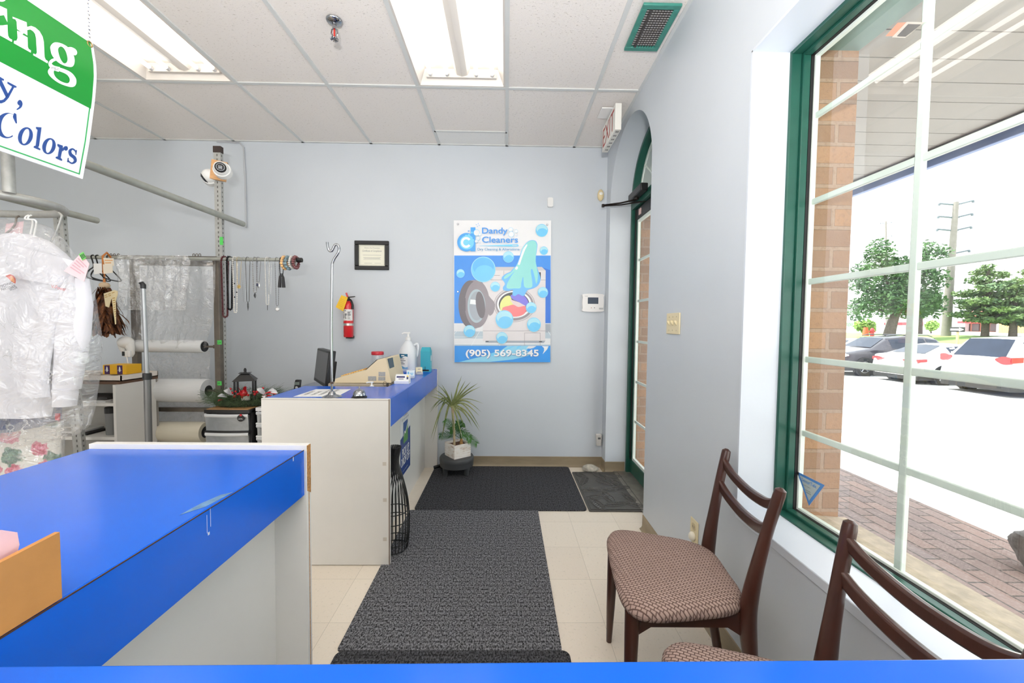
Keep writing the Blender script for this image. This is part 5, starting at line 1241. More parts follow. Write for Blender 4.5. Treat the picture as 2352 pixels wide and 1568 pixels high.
# ================================================================ hanging banner sign
SY = 1.41
_tab = sorted([(at(px, py, SY).z, at(px, py, SY).x) for px, py in ((211, 88), (214, 104), (221, 150), (222, 180), (218, 232), (205, 330), (190, 411), (186, 430))])
def sgx(z):
    if z <= _tab[0][0]: return _tab[0][1]
    for (z0, x0), (z1, x1) in zip(_tab, _tab[1:]):
        if z <= z1: return x0 + (x1 - x0) * (z - z0) / (z1 - z0)
    return _tab[-1][1]
def sg(px, py, off=0.0):
    x = -1.45
    for _ in range(12): x = sgx(atx(px, py, x).z)
    p = atx(px, py, x); p.x += off; return p
def sz(u, v, off=0.0): return sg(u / 3.485, v / 3.485, off)     # u, v: measured at 3.485x
zt, zb = at(213, 99, SY).z, at(190, 411, SY).z
zg = sg(212, 252).z
bn = thing('banner_sign', 'curved green and white hanging sign with white and navy lettering', 'sign', (-1.45, 1.1, zb))
def sheet(y0, y1, z0, z1, off, th=0.0, nv=18, corner=0.0):
    mb = MB()
    def fn(o): return lambda u, v: (sgx(z0 + (z1 - z0) * v) + o, y0 + (y1 - y0) * u, z0 + (z1 - z0) * v)
    mb.grid(fn(off), 1, nv)
    if th:
        mb.grid(fn(off - th), 1, nv); n = 2 * (nv + 1)
        rim = [0, 1] + [2 * k + 1 for k in range(1, nv + 1)] + [2 * nv] + [2 * k for k in range(nv - 1, 0, -1)]
        m = len(rim); mb.f += [(rim[i], rim[(i + 1) % m], n + rim[(i + 1) % m], n + rim[i]) for i in range(m)]; mb.m += [0] * m
    return mb
YN = 0.60
mb = sheet(YN, SY, zb, zt, 0.0, 0.005); part('board', mb, mat('sign_board_white', (240, 243, 248), 0.35, namt=0.01), bn)
mb = sheet(YN, SY - 0.010, zg, zt - 0.006, 0.0008); part('green_band', mb, mat('sign_green_print', (14, 138, 46), 0.4, namt=0.02), bn)
gl_m = mat('sign_green_line', (56, 168, 92), 0.4)
mb = sheet(SY - 0.016, SY - 0.012, zb + 0.012, zg, 0.0009); m2 = sheet(YN, SY - 0.012, zb + 0.010, zb + 0.014, 0.0009, nv=1); mb.add(m2.v, m2.f); part('border_line', mb, gl_m, bn, smooth=False)
def glyph(mb, loops, off): mb.fill(loops, lambda u, v: sz(u, v, off))
def crescent(cx, cy, rx, ry, ix, iy, irx, iry, a0, a1, rot=0.0):
    return ell(cx, cy, rx, ry, 30, math.radians(a0), math.radians(a1), rot) + ell(ix, iy, irx, iry, 30, math.radians(a1), math.radians(a0), rot)
def ribbon(mb, pts, ws, off):
    P = smooth_loop([(x, y) for x, y in pts], 5, False); n = len(P); L = []; R_ = []
    for i, p in enumerate(P):
        a, b = V(P[max(0, i - 1)]), V(P[min(n - 1, i + 1)]); d = (b - a).normalized(); nrm = V((-d.y, d.x))
        f = i / (n - 1) * (len(ws) - 1); k = min(int(f), len(ws) - 2); w = ws[k] + (ws[k + 1] - ws[k]) * (f - k)
        L.append(tuple(V(p) + nrm * w / 2)); R_.append(tuple(V(p) - nrm * w / 2))
    for i in range(n - 1): mb.add([sz(L[i][0], L[i][1], off), sz(L[i + 1][0], L[i + 1][1], off), sz(R_[i + 1][0], R_[i + 1][1], off), sz(R_[i][0], R_[i][1], off)], [(0, 1, 2, 3)])
O = 0.0018
mb = MB()
glyph(mb, [[(-60, 22), (50, 72), (56, 240), (60, 285), (70, 305), (92, 318), (90, 336), (-70, 248), (-70, 230), (-30, 240), (-28, 80), (-58, 45)]], O)
glyph(mb, [ell(0, -22, 46, 34, 24, rot=0.35)], O)
glyph(mb, [[(95, 133), (208, 178), (212, 215), (245, 207), (278, 220), (312, 250), (336, 292), (346, 335), (352, 455), (360, 476), (380, 490), (376, 507), (260, 441), (262, 428), (282, 436), (290, 420), (283, 305), (275, 270), (260, 250), (238, 236), (213, 240), (218, 375), (224, 391), (243, 404), (241, 421), (105, 346), (107, 326), (126, 326), (135, 305), (128, 175), (118, 155), (96, 148)]], O)
glyph(mb, [smooth_loop([(400, 368), (430, 340), (480, 345), (532, 372), (572, 415), (592, 470), (588, 515), (568, 535), (525, 530), (478, 510), (440, 480), (411, 440), (400, 402)], 4), smooth_loop([(460, 392), (480, 372), (505, 385), (525, 420), (536, 470), (528, 500), (506, 506), (484, 480), (468, 440)], 4)], O)
glyph(mb, [smooth_loop([(528, 384), (562, 376), (600, 394), (613, 422), (602, 441), (582, 438), (568, 418), (545, 402)], 4)], O)
ribbon(mb, [(452, 470), (412, 486), (396, 512), (420, 540), (470, 556)], [20, 26, 26, 34, 40], O)
glyph(mb, [smooth_loop([(384, 556), (410, 536), (470, 540), (556, 574), (600, 622), (606, 664), (588, 692), (548, 694), (470, 666), (408, 622), (380, 584)], 4), smooth_loop([(425, 578), (442, 562), (520, 590), (550, 622), (552, 652), (532, 666), (482, 650), (440, 616)], 4)], O)
part('white_lettering', mb, mat('sign_letter_white', (246, 248, 250), 0.4), bn, smooth=False)
mb = MB()
glyph(mb, [[(-45, 590), (28, 634), (26, 646), (8, 642), (62, 756), (46, 786), (-26, 640), (-45, 612)]], O)
glyph(mb, [[(54, 652), (128, 690), (126, 702), (108, 700), (64, 782), (34, 815), (4, 827), (-20, 822), (-34, 806), (-20, 790), (0, 802), (22, 796), (46, 770), (92, 692), (54, 668)]], O)
glyph(mb, [smooth_loop([(134, 818), (150, 799), (167, 806), (176, 830), (168, 856), (150, 871), (130, 880), (128, 872), (146, 857), (150, 843), (139, 836)], 3)], O)
glyph(mb, [crescent(52, 1004, 92, 102, 66, 1002, 62, 94, 52, 318, 0.12)], O)
glyph(mb, [[(108, 902), (126, 912), (131, 987), (121, 987), (98, 935)]], O)
glyph(mb, [ell(199, 1090, 58, 74, 30, rot=0.30), ell(200, 1090, 27, 62, 30, rot=0.26)], O)
glyph(mb, [[(283, 1015), (328, 1019), (308, 1166), (301, 1179), (319, 1190), (317, 1203), (264, 1180), (266, 1169), (281, 1165), (296, 1040), (284, 1028)]], O)
glyph(mb, [ell(388, 1169, 53, 66, 30, rot=0.30), ell(389, 1169, 23, 55, 30, rot=0.26)], O)
glyph(mb, [[(455, 1150), (499, 1165), (496, 1186), (482, 1262), (494, 1276), (492, 1288), (440, 1265), (442, 1254), (458, 1252), (470, 1182), (455, 1166)]], O)
glyph(mb, [smooth_loop([(496, 1190), (515, 1170), (535, 1173), (538, 1195), (522, 1206), (511, 1198), (496, 1210)], 4)], O)
ribbon(mb, [(603, 1232), (600, 1210), (578, 1192), (556, 1206), (562, 1236), (592, 1262), (598, 1290), (572, 1306), (546, 1290), (540, 1268)], [4, 10, 12, 22, 26, 26, 22, 12, 10, 4], O)
glyph(mb, [[(604, 1198), (612, 1202), (606, 1240), (599, 1240)]], O); glyph(mb, [[(538, 1262), (546, 1264), (542, 1300), (533, 1296)]], O)
part('navy_lettering', mb, mat('sign_letter_navy', (34, 70, 138), 0.4), bn, smooth=False)
gp = sg(213, 100)
mb = MB(); mb.tube([gp + V((0.002, 0.008 * math.cos(t) - 0.012, 0.008 * math.sin(t) - 0.010)) for t in [2 * PI * k / 16 for k in range(16)]], 0.0022, 6, closed=True); part('grommet', mb, mat('brass', (176, 148, 96), 0.3, 0.9), bn)
mb = MB(); q = gp + V((0.002, -0.012, 0.006)); k = 0
while q.z < H - 0.01:
    M = Matrix.Rotation(PI / 2 * (k % 2), 3, 'Z')
    mb.tube([q + M @ V((0.0035 * math.cos(t), 0, 0.0075 * math.sin(t))) for t in [2 * PI * j / 8 for j in range(8)]], 0.0011, 4, closed=True); q = q + V((0, 0, 0.012)); k += 1
solo('chain', mb, chrome_m, 'thin metal chain holding up the far corner of the hanging sign', 'chain')

# ================================================================ pipes, rails and uprights
def pipe(name, label, cat, p0, p1, r, m=steel_pipe, group=None, ends=None):
    mb = MB(); mb.tube([p0, p1], r, 16); return solo(name, mb, m, label, cat, group)
pipe('garment_pipe', 'upper grey steel pipe running from the hanging sign to the security camera post', 'pipe', (-2.126, 0.55, 2.108), (-2.126, 3.30, 2.108), 0.0215, group='steel garment pipes')
pipe('garment_pipe', 'lower grey steel pipe ending in mid air above the pink ticket', 'pipe', (-2.787, 0.9, 1.998), (-2.787, 2.80, 1.998), 0.0205, group='steel garment pipes')
cv = thing('conveyor_rail', 'curved loop of grey garment rail hung from a vertical pipe at the left edge', 'rail', (-2.6, 2.07, 1.90))
lp = [(-3.4, 1.87, 1.905), (-2.75, 1.87, 1.905), (-2.50, 1.875, 1.905), (-2.36, 1.93, 1.903), (-2.30, 2.07, 1.90), (-2.37, 2.21, 1.90), (-2.52, 2.27, 1.90), (-2.8, 2.275, 1.90), (-3.4, 2.275, 1.90)]
mb = MB(); mb.tube(smooth_loop(lp, 6, False), 0.0195, 12); part('loop', mb, steel_m, cv)
p_ = at(21, 440, 1.90); mb = MB(); mb.tube([(p_.x, 1.90, 1.90), (p_.x, 1.90, H)], 0.021, 14); part('drop_pipe', mb, steel_m, cv)
def slotted(name, label, px, Y, z0, z1, lean=0.0, w=0.04, cap=False, ytop=0.0):
    x = at(px, 600, Y).x; t = thing(name, label, 'upright', (x, Y, z0), 0, 'slotted steel uprights')
    mb = MB()
    lo, hi = V((x, Y, z0)), V((x + lean, Y + ytop, z1))
    c = [(-w / 2, 0), (w / 2, 0), (w / 2, 0.028), (w / 2 - 0.003, 0.028), (w / 2 - 0.003, 0.003), (-w / 2 + 0.003, 0.003), (-w / 2 + 0.003, 0.028), (-w / 2, 0.028)]
    mb.extrude([c], lambda u, v: lo + V((u, v, 0)), lambda u, v: hi + V((u, v, 0))); part('channel', mb, steel_m, t, smooth=False)
    mb = MB(); z = z0 + 0.02
    while z < z1 - 0.02:
        f = (z - z0) / (z1 - z0); b = lo.lerp(hi, f); mb.box(b.x - 0.004, b.x + 0.004, b.y - 0.0008, b.y + 0.001, b.z, b.z + 0.016)
        mb.box(b.x + w / 2 - 0.0005, b.x + w / 2 + 0.0008, b.y + 0.008, b.y + 0.016, b.z, b.z + 0.012); z += 0.034
    part('slots', mb, mat('slot_dark', (104, 102, 98), 0.8), t, smooth=False)
    if cap:
        mb = MB(); mb.box(x - w / 2 - 0.003, x + w / 2 + 0.003, Y - 0.003, Y + 0.031, z1 - 0.045, z1 + 0.003); part('end_cap', mb, mat('brown_cap', (56, 44, 40), 0.6), t, bevel=0.002)
    return t, x
zt2 = at(502, 336, 3.12).z
up, ux_ = slotted('slotted_upright', 'tall galvanised slotted upright carrying the two security cameras', 503, 3.12, 0.0, zt2, cap=True, w=0.052)
mb = MB(); c = at(508, 553, 3.115); mb.box(c.x - 0.012, c.x + 0.012, 3.1165, 3.1185, c.z - 0.03, c.z + 0.03); part('green_tag', mb, mat('green_tape', (88, 212, 96), 0.6), up, smooth=False)
slotted('slotted_upright', 'leaning slotted steel upright behind the hanging white shirt', 172, 2.62, 0.0, at(155, 488, 2.62).z, lean=-0.10, w=0.058)
# cameras on a block of wood
c = at(503, 392, 3.10); wb = MB(); M = Matrix.Translation(c) @ Matrix.Rotation(0.12, 4, 'Y') @ Matrix.Rotation(0.35, 4, 'Z'); wb.obox(M, 0.10, 0.025, 0.142)
solo('mounting_block', wb, mat('pine_block', (214, 164, 112), 0.6, namt=0.12, nscale=12, stretch=(1, 1, 6)), 'pale wooden block strapped to the slotted upright behind the cameras', 'wood block', smooth=False, bevel=0.002)
def dome_cam(label, c, look):
    t = thing('security_camera', label, 'camera', tuple(c), 0, 'security cameras'); L = V(look).normalized()
    Mr = V((0, 0, 1)).rotation_difference(L).to_matrix()
    mb = MB(); mb.lathe([(0.058, -0.052), (0.060, -0.03), (0.058, -0.010), (0.0, -0.010)], tuple(c), 24, V((0, 0, 1)).rotation_difference(V((0.15, -0.5, 0.1)).normalized()).to_matrix()); part('base', mb, white_pl, t)
    mb = MB(); mb.ball(c, 0.050, 20, 12); part('shell', mb, white_pl, t)
    mb = MB(); mb.lathe([(0.036, 0.034), (0.036, 0.0385), (0.030, 0.043), (0.020, 0.047), (0.0, 0.049)], tuple(c), 24, Mr); ey = part('face', mb, black_m, t)
    mb = MB(); mb.lathe([(0.026, 0.0462), (0.027, 0.0485), (0.024, 0.0485), (0.0235, 0.046)], tuple(c), 24, Mr); mb.lathe([(0.012, 0.047), (0.012, 0.052), (0.0, 0.053)], tuple(c), 16, Mr); build('lens_ring', MB().add([p - V(c) for p in mb.v], mb.f), mat('lens_grey', (120, 124, 128), 0.2, 0.6), ey)
dome_cam('white dome security camera facing right on the wooden block', at(508, 387, 3.03), (0.55, -1, -0.10))
dome_cam('white dome security camera facing down left behind the wooden block', at(481, 404, 3.11), (-0.8, -0.25, -0.55))
mb = MB(); mb.tube([(-2.60, 3.690, H - 0.012), (-2.40, 3.690, H - 0.014), (-2.362, 3.690, 2.88), (-2.352, 3.690, 2.6), (-2.350, 3.690, 2.25), (-2.352, 3.690, 2.17)], 0.006, 6)
solo('wire', mb, mat('grey_cable', (188, 190, 194), 0.5), 'grey cable running down the back wall beside the camera upright', 'cable')

# ================================================================ bag roll rack
RY = 3.10
rk = thing('roll_rack', 'dark steel rack frame holding the three rolls of plastic film', 'rack', (-2.53, RY, 0))
xl, xr_ = at(314, 800, RY).x, at(503, 800, RY).x; zt_ = at(400, 604, RY).z
for x in (xl, xr_):
    mb = MB(); mb.box(x - 0.021, x + 0.021, RY - 0.02, RY + 0.02, 0, zt_ + 0.02); part('post', mb, steel_dark, rk, bevel=0.003)
mb = MB(); mb.box(xl, xr_, RY - 0.018, RY + 0.018, zt_ - 0.02, zt_ + 0.018); part('top_bar', mb, steel_dark, rk, bevel=0.003)
zm = at(400, 942, RY).z; mb = MB(); mb.box(xl, xr_, RY + 0.022, RY + 0.05, zm - 0.016, zm + 0.016); part('cross_bar', mb, steel_dark, rk, bevel=0.003)
mb = MB(); c = at(484, 606, RY - 0.02); mb.box(c.x - 0.03, c.x + 0.03, RY - 0.0195, RY - 0.018, c.z - 0.010, c.z + 0.010); part('label', mb, mat('old_label', (196, 178, 156), 0.7), rk, smooth=False)
for py in (786, 880):
    c = at(504, py, RY - 0.022); mb = MB(); mb.box(c.x - 0.016, c.x + 0.016, RY - 0.0225, RY - 0.0205, c.z - 0.016, c.z + 0.016); part('green_tag', mb, mat('green_tape', (88, 212, 96), 0.6), rk, smooth=False)
    mb = MB(); mb.text('LX' if py < 800 else 'M', (c.x - 0.010, RY - 0.0232, c.z - 0.008), (1, 0, 0), (0, 0, 1), h=0.014); part('tag_lettering', mb, ink_m, rk, smooth=False)
rollm = mat('rolled_film', (226, 228, 228), 0.22, namt=0.05, nscale=30, stretch=(0.3, 30, 30), bump=0.05, bscale=20, coat=0.3)
rollm2 = mat('rolled_film_cream', (222, 216, 196), 0.22, namt=0.06, nscale=30, stretch=(0.3, 30, 30), bump=0.05, bscale=20, coat=0.3)
film_a = film('loose_film', (236, 238, 240), 0.70, 1.0, 18, 0.14, 0.5, 0.9)
def roll(label, px0, px1, py, r, m, core, film_rows=None):
    a, b = at(px0, py, RY), at(px1, py, RY); t = thing('plastic_roll', label, 'plastic roll', ((a.x + b.x) / 2, RY - 0.0, a.z), 0, 'rolls of plastic film')
    yy = RY - 0.005
    mb = MB(); mb.lathe([(core, -(b.x - a.x) / 2), (r * 0.97, -(b.x - a.x) / 2), (r, -(b.x - a.x) / 2 + 0.006), (r, (b.x - a.x) / 2 - 0.006), (r * 0.97, (b.x - a.x) / 2), (core, (b.x - a.x) / 2), (core, -(b.x - a.x) / 2)], ((a.x + b.x) / 2, yy, a.z), 40, Matrix.Rotation(PI / 2, 3, 'Y')); part('film', mb, m, t)
    mb = MB(); mb.lathe([(core * 0.86, (b.x - a.x) / 2 - 0.012), (core * 1.0, (b.x - a.x) / 2 + 0.002), (core * 0.86, (b.x - a.x) / 2 + 0.003), (core * 0.3, (b.x - a.x) / 2 - 0.004), (0, (b.x - a.x) / 2 - 0.004)], ((a.x + b.x) / 2, yy, a.z), 30, Matrix.Rotation(PI / 2, 3, 'Y')); part('core_plug', mb, black_m, t)
    mb = MB(); mb.cyl((xl, yy, a.z), (xr_, yy, a.z), 0.008, seg=10); mb.cyl((xr_ - 0.035, yy, a.z), (xr_ - 0.012, yy, a.z), 0.014, seg=12); part('spindle', mb, steel_dark, t)
    if film_rows:
        (x0, x1, p0, p1, dy) = film_rows
        def fn(u, v):
            q = at(x0 + (x1 - x0) * u, p0 + (p1 - p0) * v, RY + dy); q.y += 0.012 * noise.noise(V((q.x * 14, v * 4, py))) + 0.006 * noise.noise(V((q.x * 40, v * 9, py))); return q
        mb = MB(); mb.grid(fn, 30, 14); part('loose_film', mb, film_a, t)
roll('slim white roll of plastic film on the top of the rack', 318, 471, 794, 0.048, rollm, 0.040)
roll('thick white roll of plastic film, middle of the rack, with a black core', 309, 480, 895, 0.090, rollm, 0.040, (345, 482, 806, 872, 0.035))
roll('cream roll of plastic film at the bottom of the rack behind the drawer tower', 316, 474, 990, 0.078, rollm2, 0.045, (345, 482, 920, 968, 0.04))
# rail for necklaces, thin rod with hooks
NY = 3.04
nr0, nr1 = at(196, 596, NY), at(683, 597, NY)
nrl = thing('hanging_rail', 'horizontal grey rail with a black rubber tip, hung with necklaces', 'rail', tuple((nr0 + nr1) / 2))
zr = nr1.z
mb = MB(); mb.cyl((nr0.x, NY, zr), (nr1.x, NY, zr), 0.013, seg=14); part('pipe', mb, steel_pipe, nrl)
mb = MB(); mb.cyl((nr1.x - 0.004, NY, zr), (nr1.x + 0.036, NY, zr), 0.0175, seg=16); part('rubber_tip', mb, black_m, nrl, bevel=0.003)
mb = MB(); a, b = at(250, 587, RY - 0.03), at(497, 590, RY - 0.03); mb.cyl(a, b, 0.005, seg=8)
hkx = thing('curtain_rod', 'thin dark rod with ring hooks lying along the top of the rack', 'rod', tuple((a + b) / 2)); part('rod', mb, steel_dark, hkx)
for px in (255, 263, 272, 445, 452, 459):
    c = at(px, 586, RY - 0.03); mb = MB(); mb.tube([c + V((0.008 * math.cos(t), 0, 0.012 * math.sin(t))) for t in [2 * PI * k / 12 for k in range(12)]], 0.0025, 6, closed=True); part('ring', mb, steel_dark, hkx)
# necklaces
def strand(mb, xa, xb, pyb, r, bump=0.0, step=0.006, y=NY, belly=0.0):
    """closed loop over the rail, both legs hanging to row pyb"""
    A, B = at(xa, 600, y), at(xb, 600, y); zbt = at((xa + xb) / 2, pyb, y).z; w = max(0.004, (B.x - A.x) / 2); cx = (A.x + B.x) / 2
    pts = [V((cx - w, y - 0.016, zr - 0.02)), V((cx - w * 0.6, y - 0.012, zr + 0.012)), V((cx, y, zr + 0.017)), V((cx + w * 0.6, y + 0.012, zr + 0.010)), V((cx + w, y + 0.014, zr - 0.02))]
    n = 10
    for k in range(1, n + 1):
        f = k / n; pts.append(V((cx + w * (1 + belly * math.sin(f * PI)) * (1 - 0.0 * f), y + 0.012 - 0.016 * f, zr - 0.02 + (zbt + w - zr + 0.02) * f)))
    for k in range(1, 6):
        a = PI * k / 6; pts.append(V((cx + w * math.cos(a), y - 0.006, zbt + w - w * math.sin(a))))
    for k in range(n, 0, -1):
        f = k / n; pts.append(V((cx - w * (1 + belly * math.sin(f * PI)), y - 0.016 + 0.008 * f, zr - 0.02 + (zbt + w - zr + 0.02) * f)))
    P = [V(p) for p in smooth_loop([tuple(p) for p in pts], 4)]
    L = [0.0]
    for i in range(1, len(P) + 1): L.append(L[-1] + (P[i % len(P)] - P[i - 1]).length)
    n = max(60, int(L[-1] / step)); out = []; rr = []; i = 0
    for k in range(n):
        s = L[-1] * k / n
        while L[i + 1] < s: i += 1
        f = (s - L[i]) / max(1e-9, L[i + 1] - L[i]); out.append(P[i].lerp(P[(i + 1) % len(P)], f)); rr.append(r * (1 + bump * (1 if k % 2 else -1)))
    mb.tube(out, rr, 6, closed=True); return V((cx, y - 0.006, zbt))
gold = mat('gold_metal', (214, 184, 112), 0.3, 0.8); silver = mat('silver_metal', (176, 178, 180), 0.3, 0.8, namt=0.1); dsilver = mat('dark_silver', (84, 86, 88), 0.35, 0.7)
garnet = mat('garnet_beads', (92, 44, 48), 0.3, namt=0.4, nscale=120); jet = mat('jet_beads', (22, 22, 26), 0.25, namt=0.2); pearl = mat('pearl_beads', (222, 220, 214), 0.3, namt=0.1, nscale=90); cord = mat('black_cord', (40, 40, 42), 0.6)
def necklace(label, xa, xb, pyb, r, m, bump=0.0, step=0.006, pend=None, extra=None):
    c = at((xa + xb) / 2, pyb, NY); t = thing('necklace', label, 'necklace', (c.x, NY, c.z), 0, 'necklaces on the rail')
    mb = MB(); e = strand(mb, xa, xb, pyb, r, bump, step); part('strand', mb, m, t)
    if pend: pend(e, t)
    return t
def p_sun(e, t):
    mb = MB(); mb.lathe([(0.006, -.001), (0.006, .002), (0, .002)], tuple(e + V((0, 0, -0.014))), 12, Matrix.Rotation(PI / 2, 3, 'X'))
    for k in range(12):
        a = 2 * PI * k / 12; mb.tube([e + V((0.004 * math.cos(a), 0, -0.014 + 0.004 * math.sin(a))), e + V((0.016 * math.cos(a), 0, -0.014 + 0.016 * math.sin(a)))], [0.003, 0.0015], 5)
    part('sun_pendant', mb, gold, t)
def p_blade(e, t):
    mb = MB(); mb.tube([e, e + V((0, 0, -0.012)), e + V((0, 0, -0.035)), e + V((0, 0, -0.065))], [0.002, 0.006, 0.006, 0.001], 8, flat=(1, 0.5)); part('long_pendant', mb, dsilver, t)
def p_leaf(e, t):
    mb = MB(); mb.tube([e, e + V((0, 0, -0.012)), e + V((0, 0, -0.024)), e + V((0, 0, -0.042))], [0.001, 0.008, 0.010, 0.001], 10, flat=(1, 0.3)); part('leaf_pendant', mb, dsilver, t)
def p_drop(e, t):
    mb = MB(); mb.tube([e, e + V((0, 0, -0.014)), e + V((0, 0, -0.030)), e + V((0.006, 0, -0.044))], [0.003, 0.013, 0.014, 0.003], 10, flat=(1, 0.4)); part('drop_pendant', mb, silver, t)
    mb = MB(); mb.ball(e + V((-0.004, -0.006, -0.02)), 0.008, 10, 6, (1, 0.5, 1.4)); part('blue_stone', mb, mat('blue_stone', (60, 66, 90), 0.2), t)
def p_bar(e, t):
    mb = MB(); mb.tube([e + V((0, 0, 0.0)), e + V((0, 0, -0.04))], 0.0022, 6); part('bar_pendant', mb, dsilver, t)
def p_watch(e, t):
    c = e + V((0, 0, -0.026)); Mx = Matrix.Rotation(PI / 2, 3, 'X')
    mb = MB(); mb.lathe([(0.011, -.004), (0.0145, -.003), (0.015, .003), (0.012, .005), (0.0, .004)], tuple(c), 24, Mx); mb.tube([e + V((0.005 * math.cos(a), 0, -0.006 + 0.005 * math.sin(a))) for a in [2 * PI * k / 10 for k in range(10)]], 0.0016, 5, closed=True); part('watch_case', mb, silver, t)
    mb = MB(); mb.lathe([(0.0105, .0052), (0, .0056)], tuple(c), 24, Mx); part('dial', mb, paper_m, t)
def p_tassel(e, t):
    for dx in (-0.011, 0.011):
        mb = MB(); mb.tube([e + V((dx * 0.4, 0, 0.02)), e + V((dx, 0, -0.01)), e + V((dx * 1.2, 0, -0.05)), e + V((dx * 1.4, 0, -0.085))], [0.003, 0.009, 0.011, 0.012], 10); part('tassel', mb, cord, t)
necklace('long dark red beaded necklace, first from the rack post', 511.5, 521, 728, 0.0066, garnet, 0.35, 0.005)
necklace('long black beaded necklace beside the dark red one', 524, 531.5, 711, 0.0070, jet, 0.35, 0.0055)
necklace('white lace chain with small black beads', 537.5, 542.5, 718, 0.0042, pearl, 0.5, 0.007, lambda e, t: [part('black_bead', MB().ball(at(538.5 + dx, py, NY - 0.022), 0.0048, 8, 6), jet, t) for dx, py in ((0, 651), (5, 671), (0.5, 682))])
necklace('fine chain with a golden sun pendant', 546.5, 551.5, 654, 0.0011, gold, 0, 0.01, p_sun)
necklace('very thin silver chain between the sun and the long pendant', 559, 562.5, 693, 0.0014, silver, 0.3, 0.008)
necklace('dark cord with a long narrow blade pendant', 567, 571.5, 694, 0.0017, cord, 0, 0.01, p_blade)
necklace('heavy silver link chain with a dark leaf pendant', 583, 588.5, 672, 0.0036, silver, 0.5, 0.008, p_leaf)
necklace('short cord with a silver and blue drop pendant', 591.5, 596, 648, 0.0019, mat('grey_cord', (118, 116, 120), 0.5), 0, 0.01, p_drop)
necklace('white crystal chain with a tiny bar pendant', 611.5, 616.5, 700, 0.0026, pearl, 0.5, 0.006, p_bar)
necklace('short silver chain next to the crystal one', 618, 621.5, 676, 0.0018, silver, 0.5, 0.007)
necklace('long silver chain with a pocket watch pendant', 634.5, 639, 702, 0.0014, dsilver, 0.3, 0.008, p_watch)
necklace('short black necklace ending in two thick tassels', 644.5, 650, 634, 0.0030, cord, 0.3, 0.007, p_tassel)
def bracelet(label, px, r, tr, m, n):
    c = at(px, 602, NY); t = MB(); k2 = n * 6
    t.tube([V((c.x + 0.0015 * math.sin(3 * a), NY - 0.0 + r * math.cos(a), zr - r + 0.022 + r * math.sin(a))) for a in [2 * PI * k / k2 for k in range(k2)]], [tr * (0.45 + 0.55 * abs(math.sin(PI * k / 6))) for k in range(k2)], 8, closed=True)
    solo('bracelet', t, m, label, 'bracelet', 'bracelets on the rail tip')
bracelet('orange wooden bead bracelet, innermost on the rail', 654, 0.044, 0.0115, mat('wood_beads', (232, 186, 128), 0.4, namt=0.2, nscale=60), 14)
bracelet('grey blue stone bracelet beside the wooden bead one', 662.5, 0.044, 0.0130, mat('grey_stones', (118, 142, 150), 0.3, namt=0.4, nscale=60), 12)
bracelet('white and silver bead bracelet third on the rail', 671, 0.040, 0.0110, mat('white_beads', (208, 206, 200), 0.3, namt=0.3, nscale=200), 18)
bracelet('dark red sparkling bead bracelet next to the rubber tip', 679.5, 0.040, 0.0135, mat('garnet_silver', (122, 74, 76), 0.25, namt=0.6, nscale=220), 16)

# ================================================================ hanging plastic bags
def bag(label, rows, Y, seed, m, over=True):
    """rows: (py, left px, right px); hung film with wrinkles"""
    mb = MB(); n = len(rows) - 1
    def fn(u, v):
        f = v * n; k = min(int(f), n - 1); f -= k
        a, b = rows[k], rows[k + 1]; py = a[0] + (b[0] - a[0]) * f; l = a[1] + (b[1] - a[1]) * f; r = a[2] + (b[2] - a[2]) * f
        q = at(l + (r - l) * u, py, Y); q.y += 0.03 * noise.noise(V((u * 12 + seed, v * 1.4, 0))) + 0.010 * noise.noise(V((u * 22 + seed, v * 6, 3))) + 0.004 * noise.noise(V((u * 60, v * 30, seed))); return q
    mb.grid(fn, 60, 46)
    solo('plastic_bag', mb, m, label, 'plastic bag', 'clear bags over the rail')
bag('front clear plastic bag folded over the rail, short and crinkled', [(586, 270, 432), (600, 266, 434), (650, 272, 432), (712, 264, 430)], NY - 0.045, 1.0, film('clear_bag', (238, 240, 242), 0.66, 1.0, 16, 0.14, 0.55, 1.0))
bag('longer clear plastic bag hanging behind, down to the slim roll', [(594, 290, 494), (640, 288, 494), (720, 292, 492), (800, 275, 470)], NY + 0.03, 5.0, film('clear_bag_back', (236, 238, 240), 0.74, 1.0, 12, 0.16, 0.5, 0.9))

